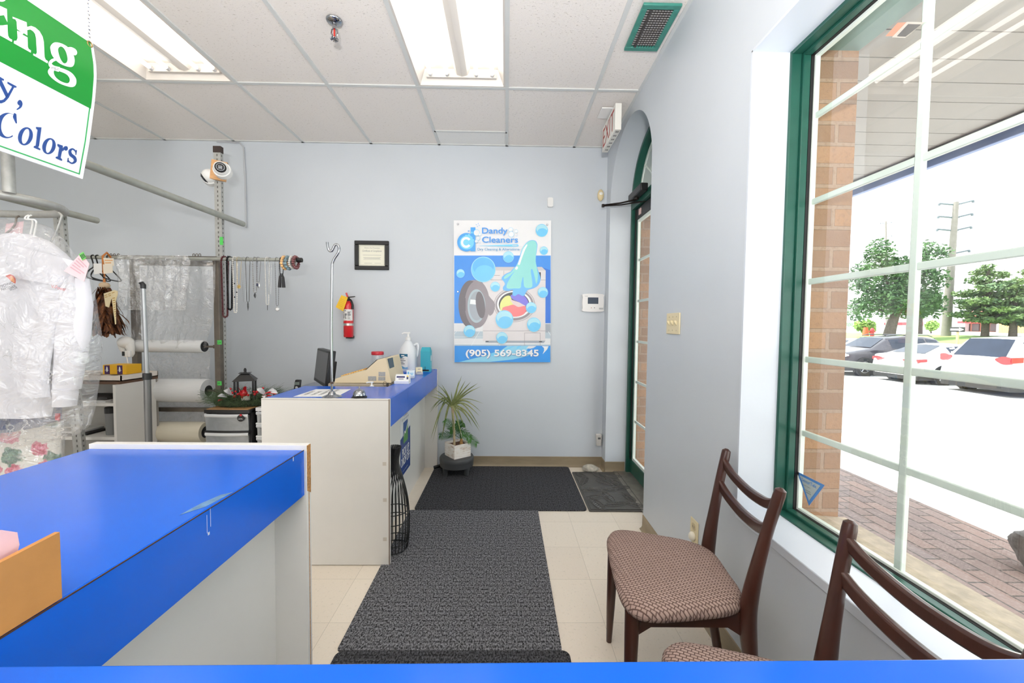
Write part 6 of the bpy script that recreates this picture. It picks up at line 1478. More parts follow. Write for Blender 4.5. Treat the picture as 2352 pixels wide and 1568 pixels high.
# ================================================================ feather duster, tags, tape, hangers
fd = thing('feather_duster', 'brown feather duster hanging upside down behind the bagged shirt', 'feather duster', tuple(at(240, 660, 2.95)))
a, b = at(236, 588, 2.97), at(240, 652, 2.95)
mb = MB(); mb.tube([a + V((0, 0.06, 0.0)), a + V((0, 0.03, 0.03)), a, a.lerp(b, 0.5), b], 0.007, 10); part('handle', mb, mat('orange_wood', (206, 128, 62), 0.4, namt=0.15), fd)
mb = MB(); mb.ball(b + V((0, 0, -0.01)), 0.026, 14, 10, (1.3, 1.1, 0.9)); part('knot', mb, mat('cream_knot', (214, 190, 158), 0.7), fd)
mb = MB(); rnd = random.Random(11)
for k in range(420):
    f = rnd.random(); ph = rnd.uniform(0, 2 * PI); s0 = b + V((rnd.uniform(-.03, .03), rnd.uniform(-.03, .03), -0.02 - 0.22 * f))
    ln = rnd.uniform(0.10, 0.20); out = V((math.cos(ph), math.sin(ph), 0)) * rnd.uniform(0.03, 0.10) * (0.6 + 0.5 * f); dn = V((0, 0, -ln)); w = rnd.uniform(0.006, 0.014)
    P = [s0, s0 + out * 0.55 + dn * 0.35, s0 + out * 0.95 + dn * 0.75, s0 + out * 1.05 + dn * (1.0 if s0.z + dn.z > at(240, 772, 2.95).z else 0.8)]
    sd = V((-math.sin(ph), math.cos(ph), 0)); vs = []
    for p, ww in zip(P, (0.3, 1.0, 0.9, 0.1)): vs += [p - sd * w * ww, p + out.normalized() * w * 0.3 * ww, p + sd * w * ww]
    mb.add(vs, [(3 * i + j, 3 * i + j + 1, 3 * i + 4 + j, 3 * i + 3 + j) for i in range(3) for j in (0, 1)])
def feather_mat():
    m, nt, bs = newmat('brown_feathers'); n = noise_node(nt, coords(nt, (1, 1, 0.5)), 40, 4, 0.7)
    nt.links.new(ramp(nt, n.outputs['Fac'], [(0.35, lin((36, 16, 6))), (0.54, lin((100, 54, 18))), (0.74, lin((166, 104, 44)))]), bs.inputs['Base Color']); bs.inputs['Roughness'].default_value = 0.6; return m
tag(part('feathers', mb, feather_mat(), fd, recalc=False), kind='stuff')
def papertag(label, pts, Y, m, lines=0, name='paper_tag', group='paper tags on the rail', lm=None):
    q = [at(x, y, Y + dy) for (x, y, dy) in pts]; c = sum(q, V((0, 0, 0))) / len(q)
    t = thing(name, label, 'tag', tuple(c), 0, group); th = V((0, 0.0012, 0)); n = len(q)
    mb = MB(); mb.add(q + [p + th for p in q], [tuple(range(n)), tuple(range(2 * n - 1, n - 1, -1))] + [(i, (i + 1) % n, n + (i + 1) % n, n + i) for i in range(n)]); part('card', mb, m, t, smooth=False)
    if lines:
        mb = MB()
        for k in range(lines):
            f0 = 0.22 + 0.6 * k / lines; f1 = f0 + 0.28 / lines
            L0, L1 = q[0].lerp(q[3], f0), q[0].lerp(q[3], f1); R0, R1 = q[1].lerp(q[2], f0), q[1].lerp(q[2], f1); e = V((0, -0.0008, 0))
            wv = 0.9 - 0.35 * ((k * 7) % 3) / 2
            mb.add([L0.lerp(R0, 0.1) + e, L0.lerp(R0, wv) + e, L1.lerp(R1, wv) + e, L1.lerp(R1, 0.1) + e], [(0, 1, 2, 3)])
        part('print', mb, lm or grey_ink, t, smooth=False)
    return t
cream = mat('cream_paper', (236, 226, 208), 0.7, namt=0.03)
papertag('cream paper tag with faint orange print, topmost of the three by the duster handle', [(237, 592, 0), (261, 593, 0), (262, 610, 0), (241, 612, 0)], 2.93, cream, 2, lm=mat('orange_ink', (232, 178, 124), 0.7))
papertag('blank white paper tag left of the orange duster handle', [(214, 605, 0), (233, 605, 0), (234, 627, 0), (216, 630, 0)], 2.95, paper_m)
papertag('blank cream paper tag right of the orange duster handle', [(236, 607, 0), (258, 606, 0), (259, 626, 0), (238, 629, 0)], 2.91, cream)
tp_ = thing('tape_measure', 'yellow and white tape measure looped over the feather duster', 'tape measure', tuple(at(258, 690, 2.88)))
mb = MB(); mb.add([at(x, y, 2.87) for x, y in ((238, 674), (262, 666), (270, 668), (270, 676), (266, 690), (256, 684), (250, 706), (242, 703))] , [(0, 1, 5, 7), (1, 2, 3, 4), (1, 4, 5, 5)] and [(0, 1, 5, 7), (1, 2, 3, 4, 5), (7, 5, 6)])
f = mb.v[:]; n = len(f); mb.v += [p + V((0, 0.002, 0)) for p in f]; mb.f += [tuple(i + n for i in q) for q in mb.f]; mb.m += mb.m[:]
part('loop', mb, mat('tape_cream', (240, 224, 182), 0.5, namt=0.05), tp_, smooth=False)
mb = MB(); mb.hexa([at(256, 681, 2.869), at(266, 678, 2.869), at(266, 678, 2.872), at(256, 681, 2.872)], [at(264, 745, 2.869), at(267, 744, 2.869), at(267, 744, 2.872), at(264, 745, 2.872)]); part('tail', mb, mat('tape_cream', (240, 224, 182), 0.5), tp_, smooth=False)
mb = MB()
for k in range(9):
    y = 684 + k * 5.2; w = (1 - k / 13) * 6; mb.add([at(258 + k * 0.75, y, 2.868), at(258 + k * 0.75 + w, y - 1, 2.868), at(258 + k * 0.75 + w, y + 0.8, 2.868), at(258 + k * 0.75, y + 1.6, 2.868)], [(0, 1, 2, 3)])
for (x, y) in ((240, 678), (248, 675), (257, 672), (241, 682), (249, 679)): mb.add([at(x, y, 2.868), at(x + 6, y - 2, 2.868), at(x + 6, y - 0.5, 2.868), at(x, y + 1.5, 2.868)], [(0, 1, 2, 3)])
part('markings', mb, mat('tape_marks', (196, 150, 60), 0.6), tp_, smooth=False)
for k, (px, Y) in enumerate(((214, 2.97), (224, 3.0), (250, 3.02))):
    c = at(px, 598, NY); c.y = NY; mb = MB(); z = zr
    mb.tube(smooth_loop([(c.x, NY + 0.012, z + 0.006), (c.x, NY, z + 0.0165), (c.x, NY - 0.014, z + 0.004), (c.x, NY - 0.004, z - 0.03), (c.x, NY, z - 0.07), (c.x + 0.02, NY - 0.05, z - 0.10), (c.x + 0.05, NY - 0.10, z - 0.15), (c.x + 0.04, NY - 0.05, z - 0.165), (c.x - 0.03, NY + 0.10, z - 0.165), (c.x - 0.03, NY + 0.12, z - 0.15), (c.x - 0.005, NY + 0.02, z - 0.085), (c.x, NY, z - 0.07)], 4, False), 0.0045, 6)
    solo('hanger', mb, black_m, ('black plastic hanger farthest left on the necklace rail', 'black plastic hanger between the two white paper tags', 'black plastic hanger right of the orange duster handle')[k], 'hanger', 'black hangers on the rail')

# ================================================================ white hand appliance with a cord
ap = thing('handheld_steamer', 'white rounded handheld appliance with a cord clipped to the rack post', 'appliance', tuple(at(291, 800, 3.02)))
c = at(289, 786, 3.02)
mb = MB(); mb.ball(c, 0.052, 20, 14, (1.0, 0.9, 0.85)); mb.tube([c + V((0.02, 0, -0.01)), at(300, 800, 3.02), at(302, 812, 3.02), at(300, 818, 3.02)], [0.034, 0.026, 0.020, 0.014], 14); mb.tube([c + V((-0.02, 0, -0.02)), at(283, 802, 3.02), at(287, 812, 3.02)], [0.034, 0.022, 0.016], 12); part('shell', mb, mat('appliance_white', (232, 230, 226), 0.35, namt=0.02), ap)
mb = MB(); q = at(292, 812, 2.995); mb.box(q.x - 0.022, q.x + 0.024, 2.985, 3.01, q.z - 0.024, q.z + 0.022); part('plug', mb, white_pl, ap, bevel=0.006)
mb = MB(); q = at(283, 812, 2.984); mb.box(q.x - 0.008, q.x + 0.010, 2.982, 2.986, q.z - 0.016, q.z + 0.016); part('dark_window', mb, black_m, ap, smooth=False)
mb = MB(); mb.tube(smooth_loop([tuple(at(291, 818, 2.99)), tuple(at(295, 838, 2.98)), tuple(at(301, 860, 2.97)), tuple(at(302, 882, 2.97)), tuple(at(303, 930, 2.97))], 5, False), 0.0035, 6); part('cord', mb, white_pl, ap)

# ================================================================ shelf unit with contents
SX0, SX1, SYF, SYB = -3.60, -2.62, 2.72, 3.05
su = thing('shelf_unit', 'white laminate shelf unit left of the roll rack', 'shelf', (-3.1, 2.9, 0))
zs1, zs2 = at(250, 926, SYF).z, at(250, 1004, SYF).z; ztp = at(270, 884, SYF).z
mb = MB(); mb.box(SX1 - 0.018, SX1, SYF, SYB - 0.02, 0, ztp); part('side_panel', mb, panel_m, su, smooth=False)
mb = MB(); mb.box(SX0, SX0 + 0.018, SYF, SYB, 0, ztp); part('side_panel', mb, panel_m, su, smooth=False)
for z in (zs1, zs2, 0.10):
    mb = MB(); mb.box(SX0 + 0.018, SX1 - 0.018, SYF + 0.004, SYB - 0.01, z - 0.02, z); part('shelf_board', mb, panel_m, su, smooth=False)
mb = MB(); mb.box(SX0, SX1, SYB - 0.01, SYB, 0.0, ztp); part('back_board', mb, mat('shelf_back', (168, 164, 156), 0.7), su, smooth=False)
mb = MB(); mb.box(SX0 - 0.01, SX1 + 0.0, SYF + 0.03, SYB, ztp, ztp + 0.022); part('top_board', mb, mat('brown_board', (108, 78, 60), 0.6, namt=0.15, stretch=(0.2, 1, 1)), su, smooth=False)
tz = ztp + 0.0221
mb = MB(); frame_rect2 = [(-3.5, -2.66, 2.76, 3.02)]
mb.box(-3.50, -2.60, 2.74, 3.03, tz, tz + 0.006); mb.box(-3.50, -2.60, 2.74, 2.746, tz, tz + 0.038); mb.box(-2.606, -2.60, 2.74, 3.03, tz, tz + 0.038); mb.box(-3.5, -2.60, 3.024, 3.03, tz, tz + 0.038)
for k in range(8): mb.box(-2.70 - 0.10 * k, -2.69 - 0.10 * k, 2.746, 3.024, tz, tz + 0.03)
solo('tray', mb, mat('white_tray', (226, 218, 208), 0.5, namt=0.04), 'white compartment tray on top of the shelf unit', 'tray', smooth=False)
cb2 = thing('carton', 'yellow carton with purple panels standing on the white tray', 'box', (-2.80, 2.93, tz + 0.031))
x0, x1 = at(236, 850, 2.86).x, at(290, 850, 2.86).x; z0, z1 = tz + 0.031, at(250, 838, 2.86).z
mb = MB(); mb.box(x0, x1, 2.86, 2.98, z0, z1); part('body', mb, mat('yellow_card', (240, 184, 34), 0.6, namt=0.04), cb2, smooth=False, bevel=0.002)
mb = MB()
for u in (0.08, 0.62): mb.box(x0 + (x1 - x0) * u, x0 + (x1 - x0) * (u + 0.22), 2.8588, 2.8605, z0 + 0.002, z1 - 0.002)
part('purple_panel', mb, mat('purple_print', (70, 36, 92), 0.6), cb2, smooth=False)
mb = MB()
for u in (0.11, 0.65): mb.text('Clear', (x0 + (x1 - x0) * u, 2.8580, z0 + 0.025), (1, 0, 0), (0, 0, 1), w=(x1 - x0) * 0.16); mb.fill([ell(x0 + (x1 - x0) * (u + 0.08), z1 - 0.03, 0.006, 0.02, 12)], lambda a, b: (a, 2.8582, b))
part('lettering', mb, paper_m, cb2, smooth=False)
mb = MB(); mb.box(-2.94, -2.72, 2.75, 2.95, zs1, zs1 + 0.006)
solo('papers', mb, paper_m, 'flat stack of papers on the upper white shelf', 'papers', smooth=False, bevel=0.002)
mb = MB(); mb.box(-3.0, -2.76, 2.80, 2.98, zs1 + 0.0061, zs1 + 0.025)
solo('folded_bag', mb, mat('dark_bag', (70, 68, 66), 0.5, namt=0.3, nscale=20, bump=0.5), 'dark folded bag lying on the papers', 'bag', bevel=0.008)
bt = thing('canister', 'grey canister with a black lid on the middle shelf', 'bottle', (-2.745, 2.80, zs2)); c = V((at(258, 970, 2.80).x, 2.80, zs2))
mb = MB(); mb.lathe([(0.032, 0), (0.034, 0.005), (0.036, 0.15), (0, 0.15)], tuple(c), 24); part('body', mb, mat('grey_plastic', (134, 136, 136), 0.5), bt)
mb = MB(); mb.lathe([(0.038, 0.15), (0.038, 0.188), (0.034, 0.192), (0, 0.192)], tuple(c), 24); part('lid', mb, black_m, bt)
for k, (a, b) in enumerate((((-3.06, -2.86), 'lower black booklet on the middle shelf'), ((-3.08, -2.90), 'upper striped booklet on the middle shelf'))):
    mb = MB(); mb.box(a[0], a[1], 2.76, 2.92, zs2 + 0.014 * k, zs2 + 0.013 + 0.014 * k); solo('booklet', mb, black_m if k == 0 else mat('striped_cover', (200, 200, 198), 0.5), b, 'booklet', smooth=False, bevel=0.002)
mb = MB(); mb.box(-3.0, -2.74, 2.78, 2.98, 0.10, 0.36); solo('storage_box', mb, mat('dark_box', (62, 58, 56), 0.7), 'dark box on the bottom shelf', 'box', smooth=False, bevel=0.004)

# ================================================================ telescopic pole
tpz = thing('reach_pole', 'telescopic silver pole with a black hook tip standing behind the foreground counter', 'pole', (-1.785, 2.0, 0))
a, b, c = at(329, 657, 2.0), at(338, 862, 2.0), V((at(343, 1100, 2.0).x, 2.0, 0.0))
mb = MB(); mb.tube([a, b], 0.0088, 14); part('inner_tube', mb, mat('silver_tube', (158, 160, 162), 0.35, 0.6), tpz)
mb = MB(); mb.tube([b, c], 0.0145, 16); part('outer_tube', mb, mat('grey_tube', (112, 112, 112), 0.35, 0.6), tpz)
mb = MB(); mb.tube([b + V((0, 0, 0.012)), b + V((0, 0, -0.02))], 0.018, 16); part('collar', mb, black_m, tpz, bevel=0.002)
mb = MB(); mb.tube([a + V((0, 0, -0.012)), a + V((0, 0, 0.006)), a + V((-0.006, 0, 0.014)), a + V((-0.018, 0, 0.015))], [0.011, 0.0115, 0.010, 0.004], 12); part('hook_tip', mb, black_m, tpz)

# ================================================================ drawer towers
def drawers(name, label, x0, x1, y0, y1, z1, n, h, frame, front, top=None, wrap=0.012):
    t = thing(name, label, 'drawer unit', ((x0 + x1) / 2, (y0 + y1) / 2, 0))
    mb = MB(); mb.box(x0, x0 + 0.012, y0 + 0.02, y1, 0, z1 - 0.012); mb.box(x1 - 0.012, x1, y0 + 0.02, y1, 0, z1 - 0.012); mb.box(x0, x1, y1 - 0.01, y1, 0, z1 - 0.012); mb.box(x0, x1, y0 + 0.02, y1, 0, 0.02)
    part('side_frame', mb, frame, t, smooth=False)
    def bow(u): return wrap * (1 - (2 * u - 1) ** 2)
    mb = MB(); N = 12; lo = [(x0 + (x1 - x0) * k / N, y0 - bow(k / N)) for k in range(N + 1)] + [(x1, y1), (x0, y1)]
    mb.extrude([lo], lambda u, v: (u, v, z1 - 0.022), lambda u, v: (u, v, z1)); part('top', mb, frame, t, smooth=False)
    if top:
        mb = MB(); mb.box(x0 + 0.012, x1 - 0.012, y0 + 0.006, y1 - 0.005, z1, z1 + 0.004); part('wood_top', mb, top, t, smooth=False)
    for k in range(n):
        za, zb_ = z1 - 0.026 - h * (k + 1) + 0.012, z1 - 0.026 - h * k
        if za < 0.02: break
        mb = MB(); mb.grid(lambda u, v: (x0 + 0.008 + (x1 - x0 - 0.016) * u, y0 - bow(u) - 0.002 + 0.006 * (1 - v), za + (zb_ - za) * v), N, 4)
        mb.box(x0 + 0.016, x0 + 0.018, y0 + 0.01, y1 - 0.02, za, zb_ - 0.01); mb.box(x1 - 0.018, x1 - 0.016, y0 + 0.01, y1 - 0.02, za, zb_ - 0.01); mb.box(x0 + 0.016, x1 - 0.016, y0 + 0.01, y1 - 0.02, za, za + 0.002)
        d = part('drawer', mb, front, t)
        mb = MB(); mb.grid(lambda u, v: (x0 + 0.006 + (x1 - x0 - 0.012) * u, y0 - bow(u) - 0.005 - 0.004 * math.sin(PI * v), zb_ - 0.020 + 0.02 * v), N, 4); part('pull_lip', mb, mat('frosted_lip', (204, 206, 206), 0.3), d)
        mb = MB(); mb.grid(lambda u, v: (x0 + 0.002 + (x1 - x0 - 0.004) * u, y0 - bow(u) - 0.004, za - 0.011 + 0.010 * v), N, 1); mb.box(x0 + 0.002, x1 - 0.002, y0, y1 - 0.02, za - 0.011, za - 0.001); part('rail', mb, frame, t, smooth=False)
    return t
frost = film('frosted_plastic', (176, 182, 186), 0.45, 0.1, 8, 0.25, 0.25)
bt_m = mat('black_frame', (28, 28, 29), 0.4, namt=0.1)
dz = at(520, 941, 2.60).z
dt = drawers('drawer_tower', 'black framed plastic drawer tower with a wooden top under the wreath', -1.945, -1.655, 2.60, 2.98, dz, 6, 0.122, bt_m, frost, mat('wood_top', (190, 146, 98), 0.5, namt=0.15, nscale=8, stretch=(1, 8, 8)))
mb = MB(); c = at(553, 960, 2.585); mb.lathe([(0.0, 0.0), (0.0225, 0.0), (0.0225, 0.002), (0.0, 0.002)], tuple(c), 24, Matrix.Rotation(PI / 2, 3, 'X')); bd = part('badge', mb, black_m, dt)
mb = MB(); q = at(553, 953, 2.582); mb.box(q.x - 0.006, q.x + 0.006, 2.5815, 2.5835, q.z - 0.006, q.z + 0.006); part('red_mark', mb, mat('red_mark', (206, 40, 48), 0.5), bd, smooth=False)
mb = MB(); mb.text('LA/XL', (c.x - 0.014, 2.5822, c.z - 0.008), (1, 0, 0), (0, 0, 1), w=0.028); part('lettering', mb, paper_m, bd, smooth=False)
drawers('drawer_tower', 'white plastic drawer tower half hidden behind the service counter end', -1.640, -1.385, 2.64, 2.98, at(590, 936, 2.64).z, 6, 0.085, mat('white_drawer', (232, 232, 230), 0.4), frost, None, 0.004)

# ================================================================ wreath and lantern
wz = dz + 0.0041
C0 = V((at(566, 905, 2.80).x, 2.79, wz))
lt = thing('lantern', 'black metal candle lantern with a pitched roof in the middle of the wreath', 'lantern', (C0.x, C0.y, wz))
lz = at(566, 850, 2.79).z; s_ = 0.053; Mz = Matrix.Rotation(0.42, 3, 'Z')
def lq(x, y, z): return C0 + Mz @ V((x, y, z))
hb = (lz - wz)
mb = MB(); mb.hexa([lq(-s_, -s_, 0), lq(s_, -s_, 0), lq(s_, s_, 0), lq(-s_, s_, 0)], [lq(-s_, -s_, 0.012), lq(s_, -s_, 0.012), lq(s_, s_, 0.012), lq(-s_, s_, 0.012)]); part('base', mb, black_sat, lt)
zr0 = hb * 0.70
for sx_ in (-1, 1):
    for sy_ in (-1, 1):
        mb = MB(); mb.hexa([lq(sx_ * s_ - 0.006, sy_ * s_ - 0.006, 0.01), lq(sx_ * s_ + 0.006, sy_ * s_ - 0.006, 0.01), lq(sx_ * s_ + 0.006, sy_ * s_ + 0.006, 0.01), lq(sx_ * s_ - 0.006, sy_ * s_ + 0.006, 0.01)], [lq(sx_ * s_ - 0.006, sy_ * s_ - 0.006, zr0), lq(sx_ * s_ + 0.006, sy_ * s_ - 0.006, zr0), lq(sx_ * s_ + 0.006, sy_ * s_ + 0.006, zr0), lq(sx_ * s_ - 0.006, sy_ * s_ + 0.006, zr0)]); part('post', mb, black_sat, lt, smooth=False)
r1, r2 = 0.068, 0.026
mb = MB(); mb.hexa([lq(-r1, -r1, zr0), lq(r1, -r1, zr0), lq(r1, r1, zr0), lq(-r1, r1, zr0)], [lq(-r2, -r2, hb * 0.90), lq(r2, -r2, hb * 0.90), lq(r2, r2, hb * 0.90), lq(-r2, r2, hb * 0.90)]); part('roof', mb, black_sat, lt, smooth=False, bevel=0.002)
mb = MB(); mb.hexa([lq(-r2 - .008, -r2 - .008, hb * .915), lq(r2 + .008, -r2 - .008, hb * .915), lq(r2 + .008, r2 + .008, hb * .915), lq(-r2 - .008, r2 + .008, hb * .915)], [lq(-r2 - .008, -r2 - .008, hb * .93), lq(r2 + .008, -r2 - .008, hb * .93), lq(r2 + .008, r2 + .008, hb * .93), lq(-r2 - .008, r2 + .008, hb * .93)]); mb.hexa([lq(-r2 + .004, -r2 + .004, hb * .89), lq(r2 - .004, -r2 + .004, hb * .89), lq(r2 - .004, r2 - .004, hb * .89), lq(-r2 + .004, r2 - .004, hb * .89)], [lq(-r2 + .004, -r2 + .004, hb * .916), lq(r2 - .004, -r2 + .004, hb * .916), lq(r2 - .004, r2 - .004, hb * .916), lq(-r2 + .004, r2 - .004, hb * .916)]); part('cap', mb, black_sat, lt, smooth=False)
mb = MB(); mb.lathe([(0.010, 0), (0.007, 0.01), (0.009, 0.018), (0.006, 0.03), (0.0, 0.034)], tuple(lq(0, 0, hb * 0.925)), 14); part('finial', mb, black_sat, lt)
mb = MB(); mb.cyl(lq(0, 0, 0.012), lq(0, 0, 0.075), 0.026); part('candle', mb, mat('candle_white', (232, 228, 218), 0.6), lt)
wr = thing('wreath', 'evergreen wreath with red berries and silver leaves around the lantern', 'wreath', (C0.x, C0.y, wz))
rnd = random.Random(21); mb = MB()
for k in range(2000):
    a = rnd.uniform(0, 2 * PI); rr = 0.145 + rnd.uniform(-.035, .05); p = C0 + V((math.cos(a) * rr * 1.15, math.sin(a) * rr * 0.85, rnd.uniform(0.012, 0.085)))
    d = V((math.cos(a + rnd.uniform(-1, 1)), math.sin(a + rnd.uniform(-1, 1)), rnd.uniform(-.35, .5))).normalized() * rnd.uniform(0.04, 0.085); s = V((-d.y, d.x, 0)).normalized() * 0.0011; q = p + d; q.z = max(q.z, wz + 0.003)
    mb.add([p - s, p + s, q + V((0, 0, 0.001)), q], [(0, 1, 2, 3)])
tag(part('needles', mb, leafmat('wreath_needles', (40, 64, 38), (92, 116, 72)), wr, smooth=False, recalc=False), kind='stuff')
mb = MB(); mb.lathe([(0.02, 0), (0.02, 0.02), (-0.0, 0.02)], (0, 0, 0), 4); mb = MB()
mb.tube([C0 + V((math.cos(t) * 0.15 * 1.15, math.sin(t) * 0.15 * 0.85, 0.022)) for t in [2 * PI * k / 30 for k in range(30)]], 0.022, 8, closed=True); part('ring', mb, mat('wreath_core', (48, 62, 40), 0.9, namt=0.3, nscale=60, bump=0.6), wr)
berry = mat('red_berry', (176, 20, 30), 0.25, namt=0.1)
for (px, py, r) in ((529, 893, .008), (541, 899, .007), (527, 903, .008), (533, 902, .009), (547, 905, .008), (539, 910, .009), (585, 905, .009), (590, 900, .010), (604, 891, .007), (583, 899, .006), (556, 912, .007), (570, 907, .008)):
    mb = MB(); mb.ball(at(px, py, 2.66), r, 10, 8); part('berry', mb, berry, wr)
c = at(559, 903, 2.665); mb = MB(); mb.ball(c, 0.026, 16, 10, (1.0, 0.8, 0.9)); part('red_bauble', mb, berry, wr)
def leafshape(mb, p, d, up, w, n=6):
    d = V(d); up = V(up); s = d.cross(up).normalized(); rows = []
    for i in range(n + 1):
        f = i / n; ww = w * math.sin(PI * min(0.999, f * 0.96 + 0.03)) ** 0.8; q = V(p) + d * f + up * (0.25 * d.length * math.sin(PI * f))
        rows += [q - s * ww, q + up * 0.004, q + s * ww]
    mb.add(rows, [(3 * i + j, 3 * i + j + 1, 3 * i + 4 + j, 3 * i + 3 + j) for i in range(n) for j in (0, 1)])
silv = mat('silver_leaf', (206, 206, 208), 0.35, 0.25, namt=0.06)
for (a_, b_) in (((612, 909), (590, 893)), ((612, 909), (606, 913)), ((614, 905), (638, 903)), ((614, 904), (630, 897)), ((614, 908), (626, 912)), ((536, 908), (514, 897)), ((534, 905), (523, 892)), ((522, 912), (500, 910))):
    p, q = at(a_[0], a_[1], 2.66), at(b_[0], b_[1], 2.63); mb = MB(); leafshape(mb, p, q - p, (0, -0.5, 0.9), 0.020); part('silver_leaf', mb, silv, wr, recalc=False)
for (a_, b_) in (((608, 915), (626, 911)), ((602, 912), (636, 906)), ((512, 918), (500, 922)), ((556, 905), (548, 890)), ((565, 900), (562, 888))):
    p, q = at(a_[0], a_[1], 2.655), at(b_[0], b_[1], 2.625); mb = MB(); leafshape(mb, p, q - p, (0, -0.5, 0.9), 0.011); part('red_leaf', mb, berry, wr, recalc=False)
# ================================================================ garments in clear covers
def loft(mb, rows, Y, t, seed, amp=0.012, seg=44, freq=(9, 2.2), dy=0.0, e=0.8, mi=0, back=0.35):
    """rows: (py, left px, right px[, thickness]); closed soft body with vertical folds"""
    R_ = []
    for i in range(len(rows) - 1):
        a, b = rows[i], rows[i + 1]
        for k in range(5):
            f = k / 5; f2 = f * f * (3 - 2 * f) if False else f
            R_.append(tuple(a[j] + (b[j] - a[j]) * f2 for j in range(3)) + ((a[3] if len(a) > 3 else 1) + ((b[3] if len(b) > 3 else 1) - (a[3] if len(a) > 3 else 1)) * f2,))
    R_.append(tuple(rows[-1][:3]) + ((rows[-1][3] if len(rows[-1]) > 3 else 1),))
    vs = []
    for (py, l, r, tk) in R_:
        A, B = at(l, py, Y), at(r, py, Y); c = (A + B) / 2; hw = (B - A).length / 2
        for k in range(seg):
            th = 2 * PI * k / seg; ca, sa = math.cos(th), math.sin(th)
            x = math.copysign(abs(ca) ** e, ca) * hw; y = math.copysign(abs(sa) ** e, sa) * t * tk * (back if sa > 0 else 1)
            n = noise.noise(V((x * freq[0] + seed, c.z * freq[1], seed + (1 if sa > 0 else 0)))) * amp + noise.noise(V((x * freq[0] * 2.6 + seed, c.z * freq[1] * 3, seed))) * amp * 0.45
            vs.append(V((c.x + x, Y + y + n * (1 if abs(ca) < 0.97 else 0.4), c.z)))
    n = len(R_); fs = [(i * seg + k, i * seg + (k + 1) % seg, (i + 1) * seg + (k + 1) % seg, (i + 1) * seg + k) for i in range(n - 1) for k in range(seg)]
    fs.append(tuple(range(seg))); fs.append(tuple((n - 1) * seg + k for k in range(seg)))
    mb.add(vs, fs, mi)
def cloth(name, col, amt=0.03, weave=600):
    return mat(name, col, 0.85, namt=amt, nscale=5, bump=0.12, bscale=weave, spec=0.2)
shirt_m = cloth('white_cotton', (226, 226, 234), 0.012)
GY = 1.90
sh = thing('shirt', 'white uniform shirt with an oil company badge, hanging in a clear cover', 'shirt', tuple(at(60, 950, GY)))
mb = MB(); loft(mb, [(538, 20, 74, .5), (552, -20, 112, .9), (580, -52, 150, 1), (620, -70, 186, 1), (660, -72, 196, 1), (720, -74, 184, 1), (800, -76, 172, 1), (880, -78, 150, 1), (935, -78, 122, 1), (955, -78, 118, 1)], GY, 0.055, 2.0, 0.016); part('body', mb, shirt_m, sh)
mb = MB(); loft(mb, [(640, 150, 205, .6), (700, 146, 214, .9), (780, 134, 208, 1), (850, 128, 194, .9), (893, 126, 184, .8)], GY - 0.035, 0.045, 4.0, 0.012, seg=28); part('sleeve', mb, shirt_m, sh)
mb = MB(); loft(mb, [(893, 130, 180, 1), (905, 134, 180, 1.05), (931, 132, 176, 1)], GY - 0.035, 0.042, 6.0, 0.008, seg=28); part('cuff', mb, shirt_m, sh)
mb = MB(); loft(mb, [(690, 96, 150, .3), (760, 78, 128, .6), (830, 66, 116, .9), (872, 64, 112, .9)], GY - 0.070, 0.032, 8.0, 0.012, seg=28); part('sleeve', mb, shirt_m, sh)
mb = MB(); loft(mb, [(872, 66, 112, 1), (910, 56, 116, 1.1)], GY - 0.070, 0.034, 9.0, 0.010, seg=28); part('cuff', mb, shirt_m, sh)
# yoke flap over the chest
def yk(u, v):
    py0 = 560 + 60 * abs(u - 0.35); py1 = 622 + 40 * u; q = at(-60 + 230 * u, py0 + (py1 - py0) * v, GY - 0.062 - 0.006 * v); q.y += 0.006 * noise.noise(V((u * 8, v * 2, 1))); return q
mb = MB(); mb.grid(yk, 26, 8); f = mb.v[:]; m2 = len(f); mb.v += [p + V((0, 0.002, 0)) for p in f]; mb.f += [tuple(i + m2 for i in q) for q in mb.f]; mb.m += mb.m[:]; part('yoke', mb, shirt_m, sh)
mb = MB(); BY = GY - 0.090
fan = [(12, 633), (22, 630)] + [(22 + 14.5 * math.cos(a), 645 - 15 * math.sin(a)) for a in [math.radians(d) for d in range(85, -35, -10)]] + [(29, 648)]
mb.fill([fan], lambda x, y: at(x, y, BY)); fan2 = [(24, 644), (24, 633)] + [(22 + 11 * math.cos(a), 645 - 12 * math.sin(a)) for a in [math.radians(d) for d in range(75, -25, -10)]] + [(29, 646)]
mb.fill([fan2], lambda x, y: at(x, y, BY - 0.001), 1)
for k in range(5):
    a = math.radians(70 - 22 * k); mb.add([at(24 + 0.4, 645.5, BY - 0.002), at(22 + 11.5 * math.cos(a + 0.05), 645 - 12.5 * math.sin(a + 0.05), BY - 0.002), at(22 + 11.5 * math.cos(a - 0.05), 645 - 12.5 * math.sin(a - 0.05), BY - 0.002)], [(0, 1, 2)])
part('badge', mb, [mat('badge_red', (206, 66, 40), 0.7), mat('badge_yellow', (240, 176, 70), 0.7)], sh, smooth=False)
mb = MB()
def slant(tx, px, py, w, h, sl, Yt):
    p0, p1 = at(px, py, Yt), at(px + w, py - w * sl, Yt); u = (p1 - p0).normalized(); v = V((0, 0, 1)) - u * u.z; mb.text(tx, p0, u, v.normalized(), w=(p1 - p0).length, h=h, bold=0.01)
slant('TECHNIC', 1, 662, 29, 0.012, 0.36, BY); slant('PARTENAIR', 4, 668.5, 33, 0.012, 0.30, BY); slant('SECUR', 23, 667.5, 18, 0.010, 0.30, BY)
part('lettering', mb, mat('navy_thread', (52, 54, 74), 0.8), sh, smooth=False)
mb = MB(); slant('V-Power', 117, 661, 34, 0.016, -0.22, GY - 0.084); part('red_lettering', mb, mat('red_thread', (206, 62, 72), 0.8), sh, smooth=False)
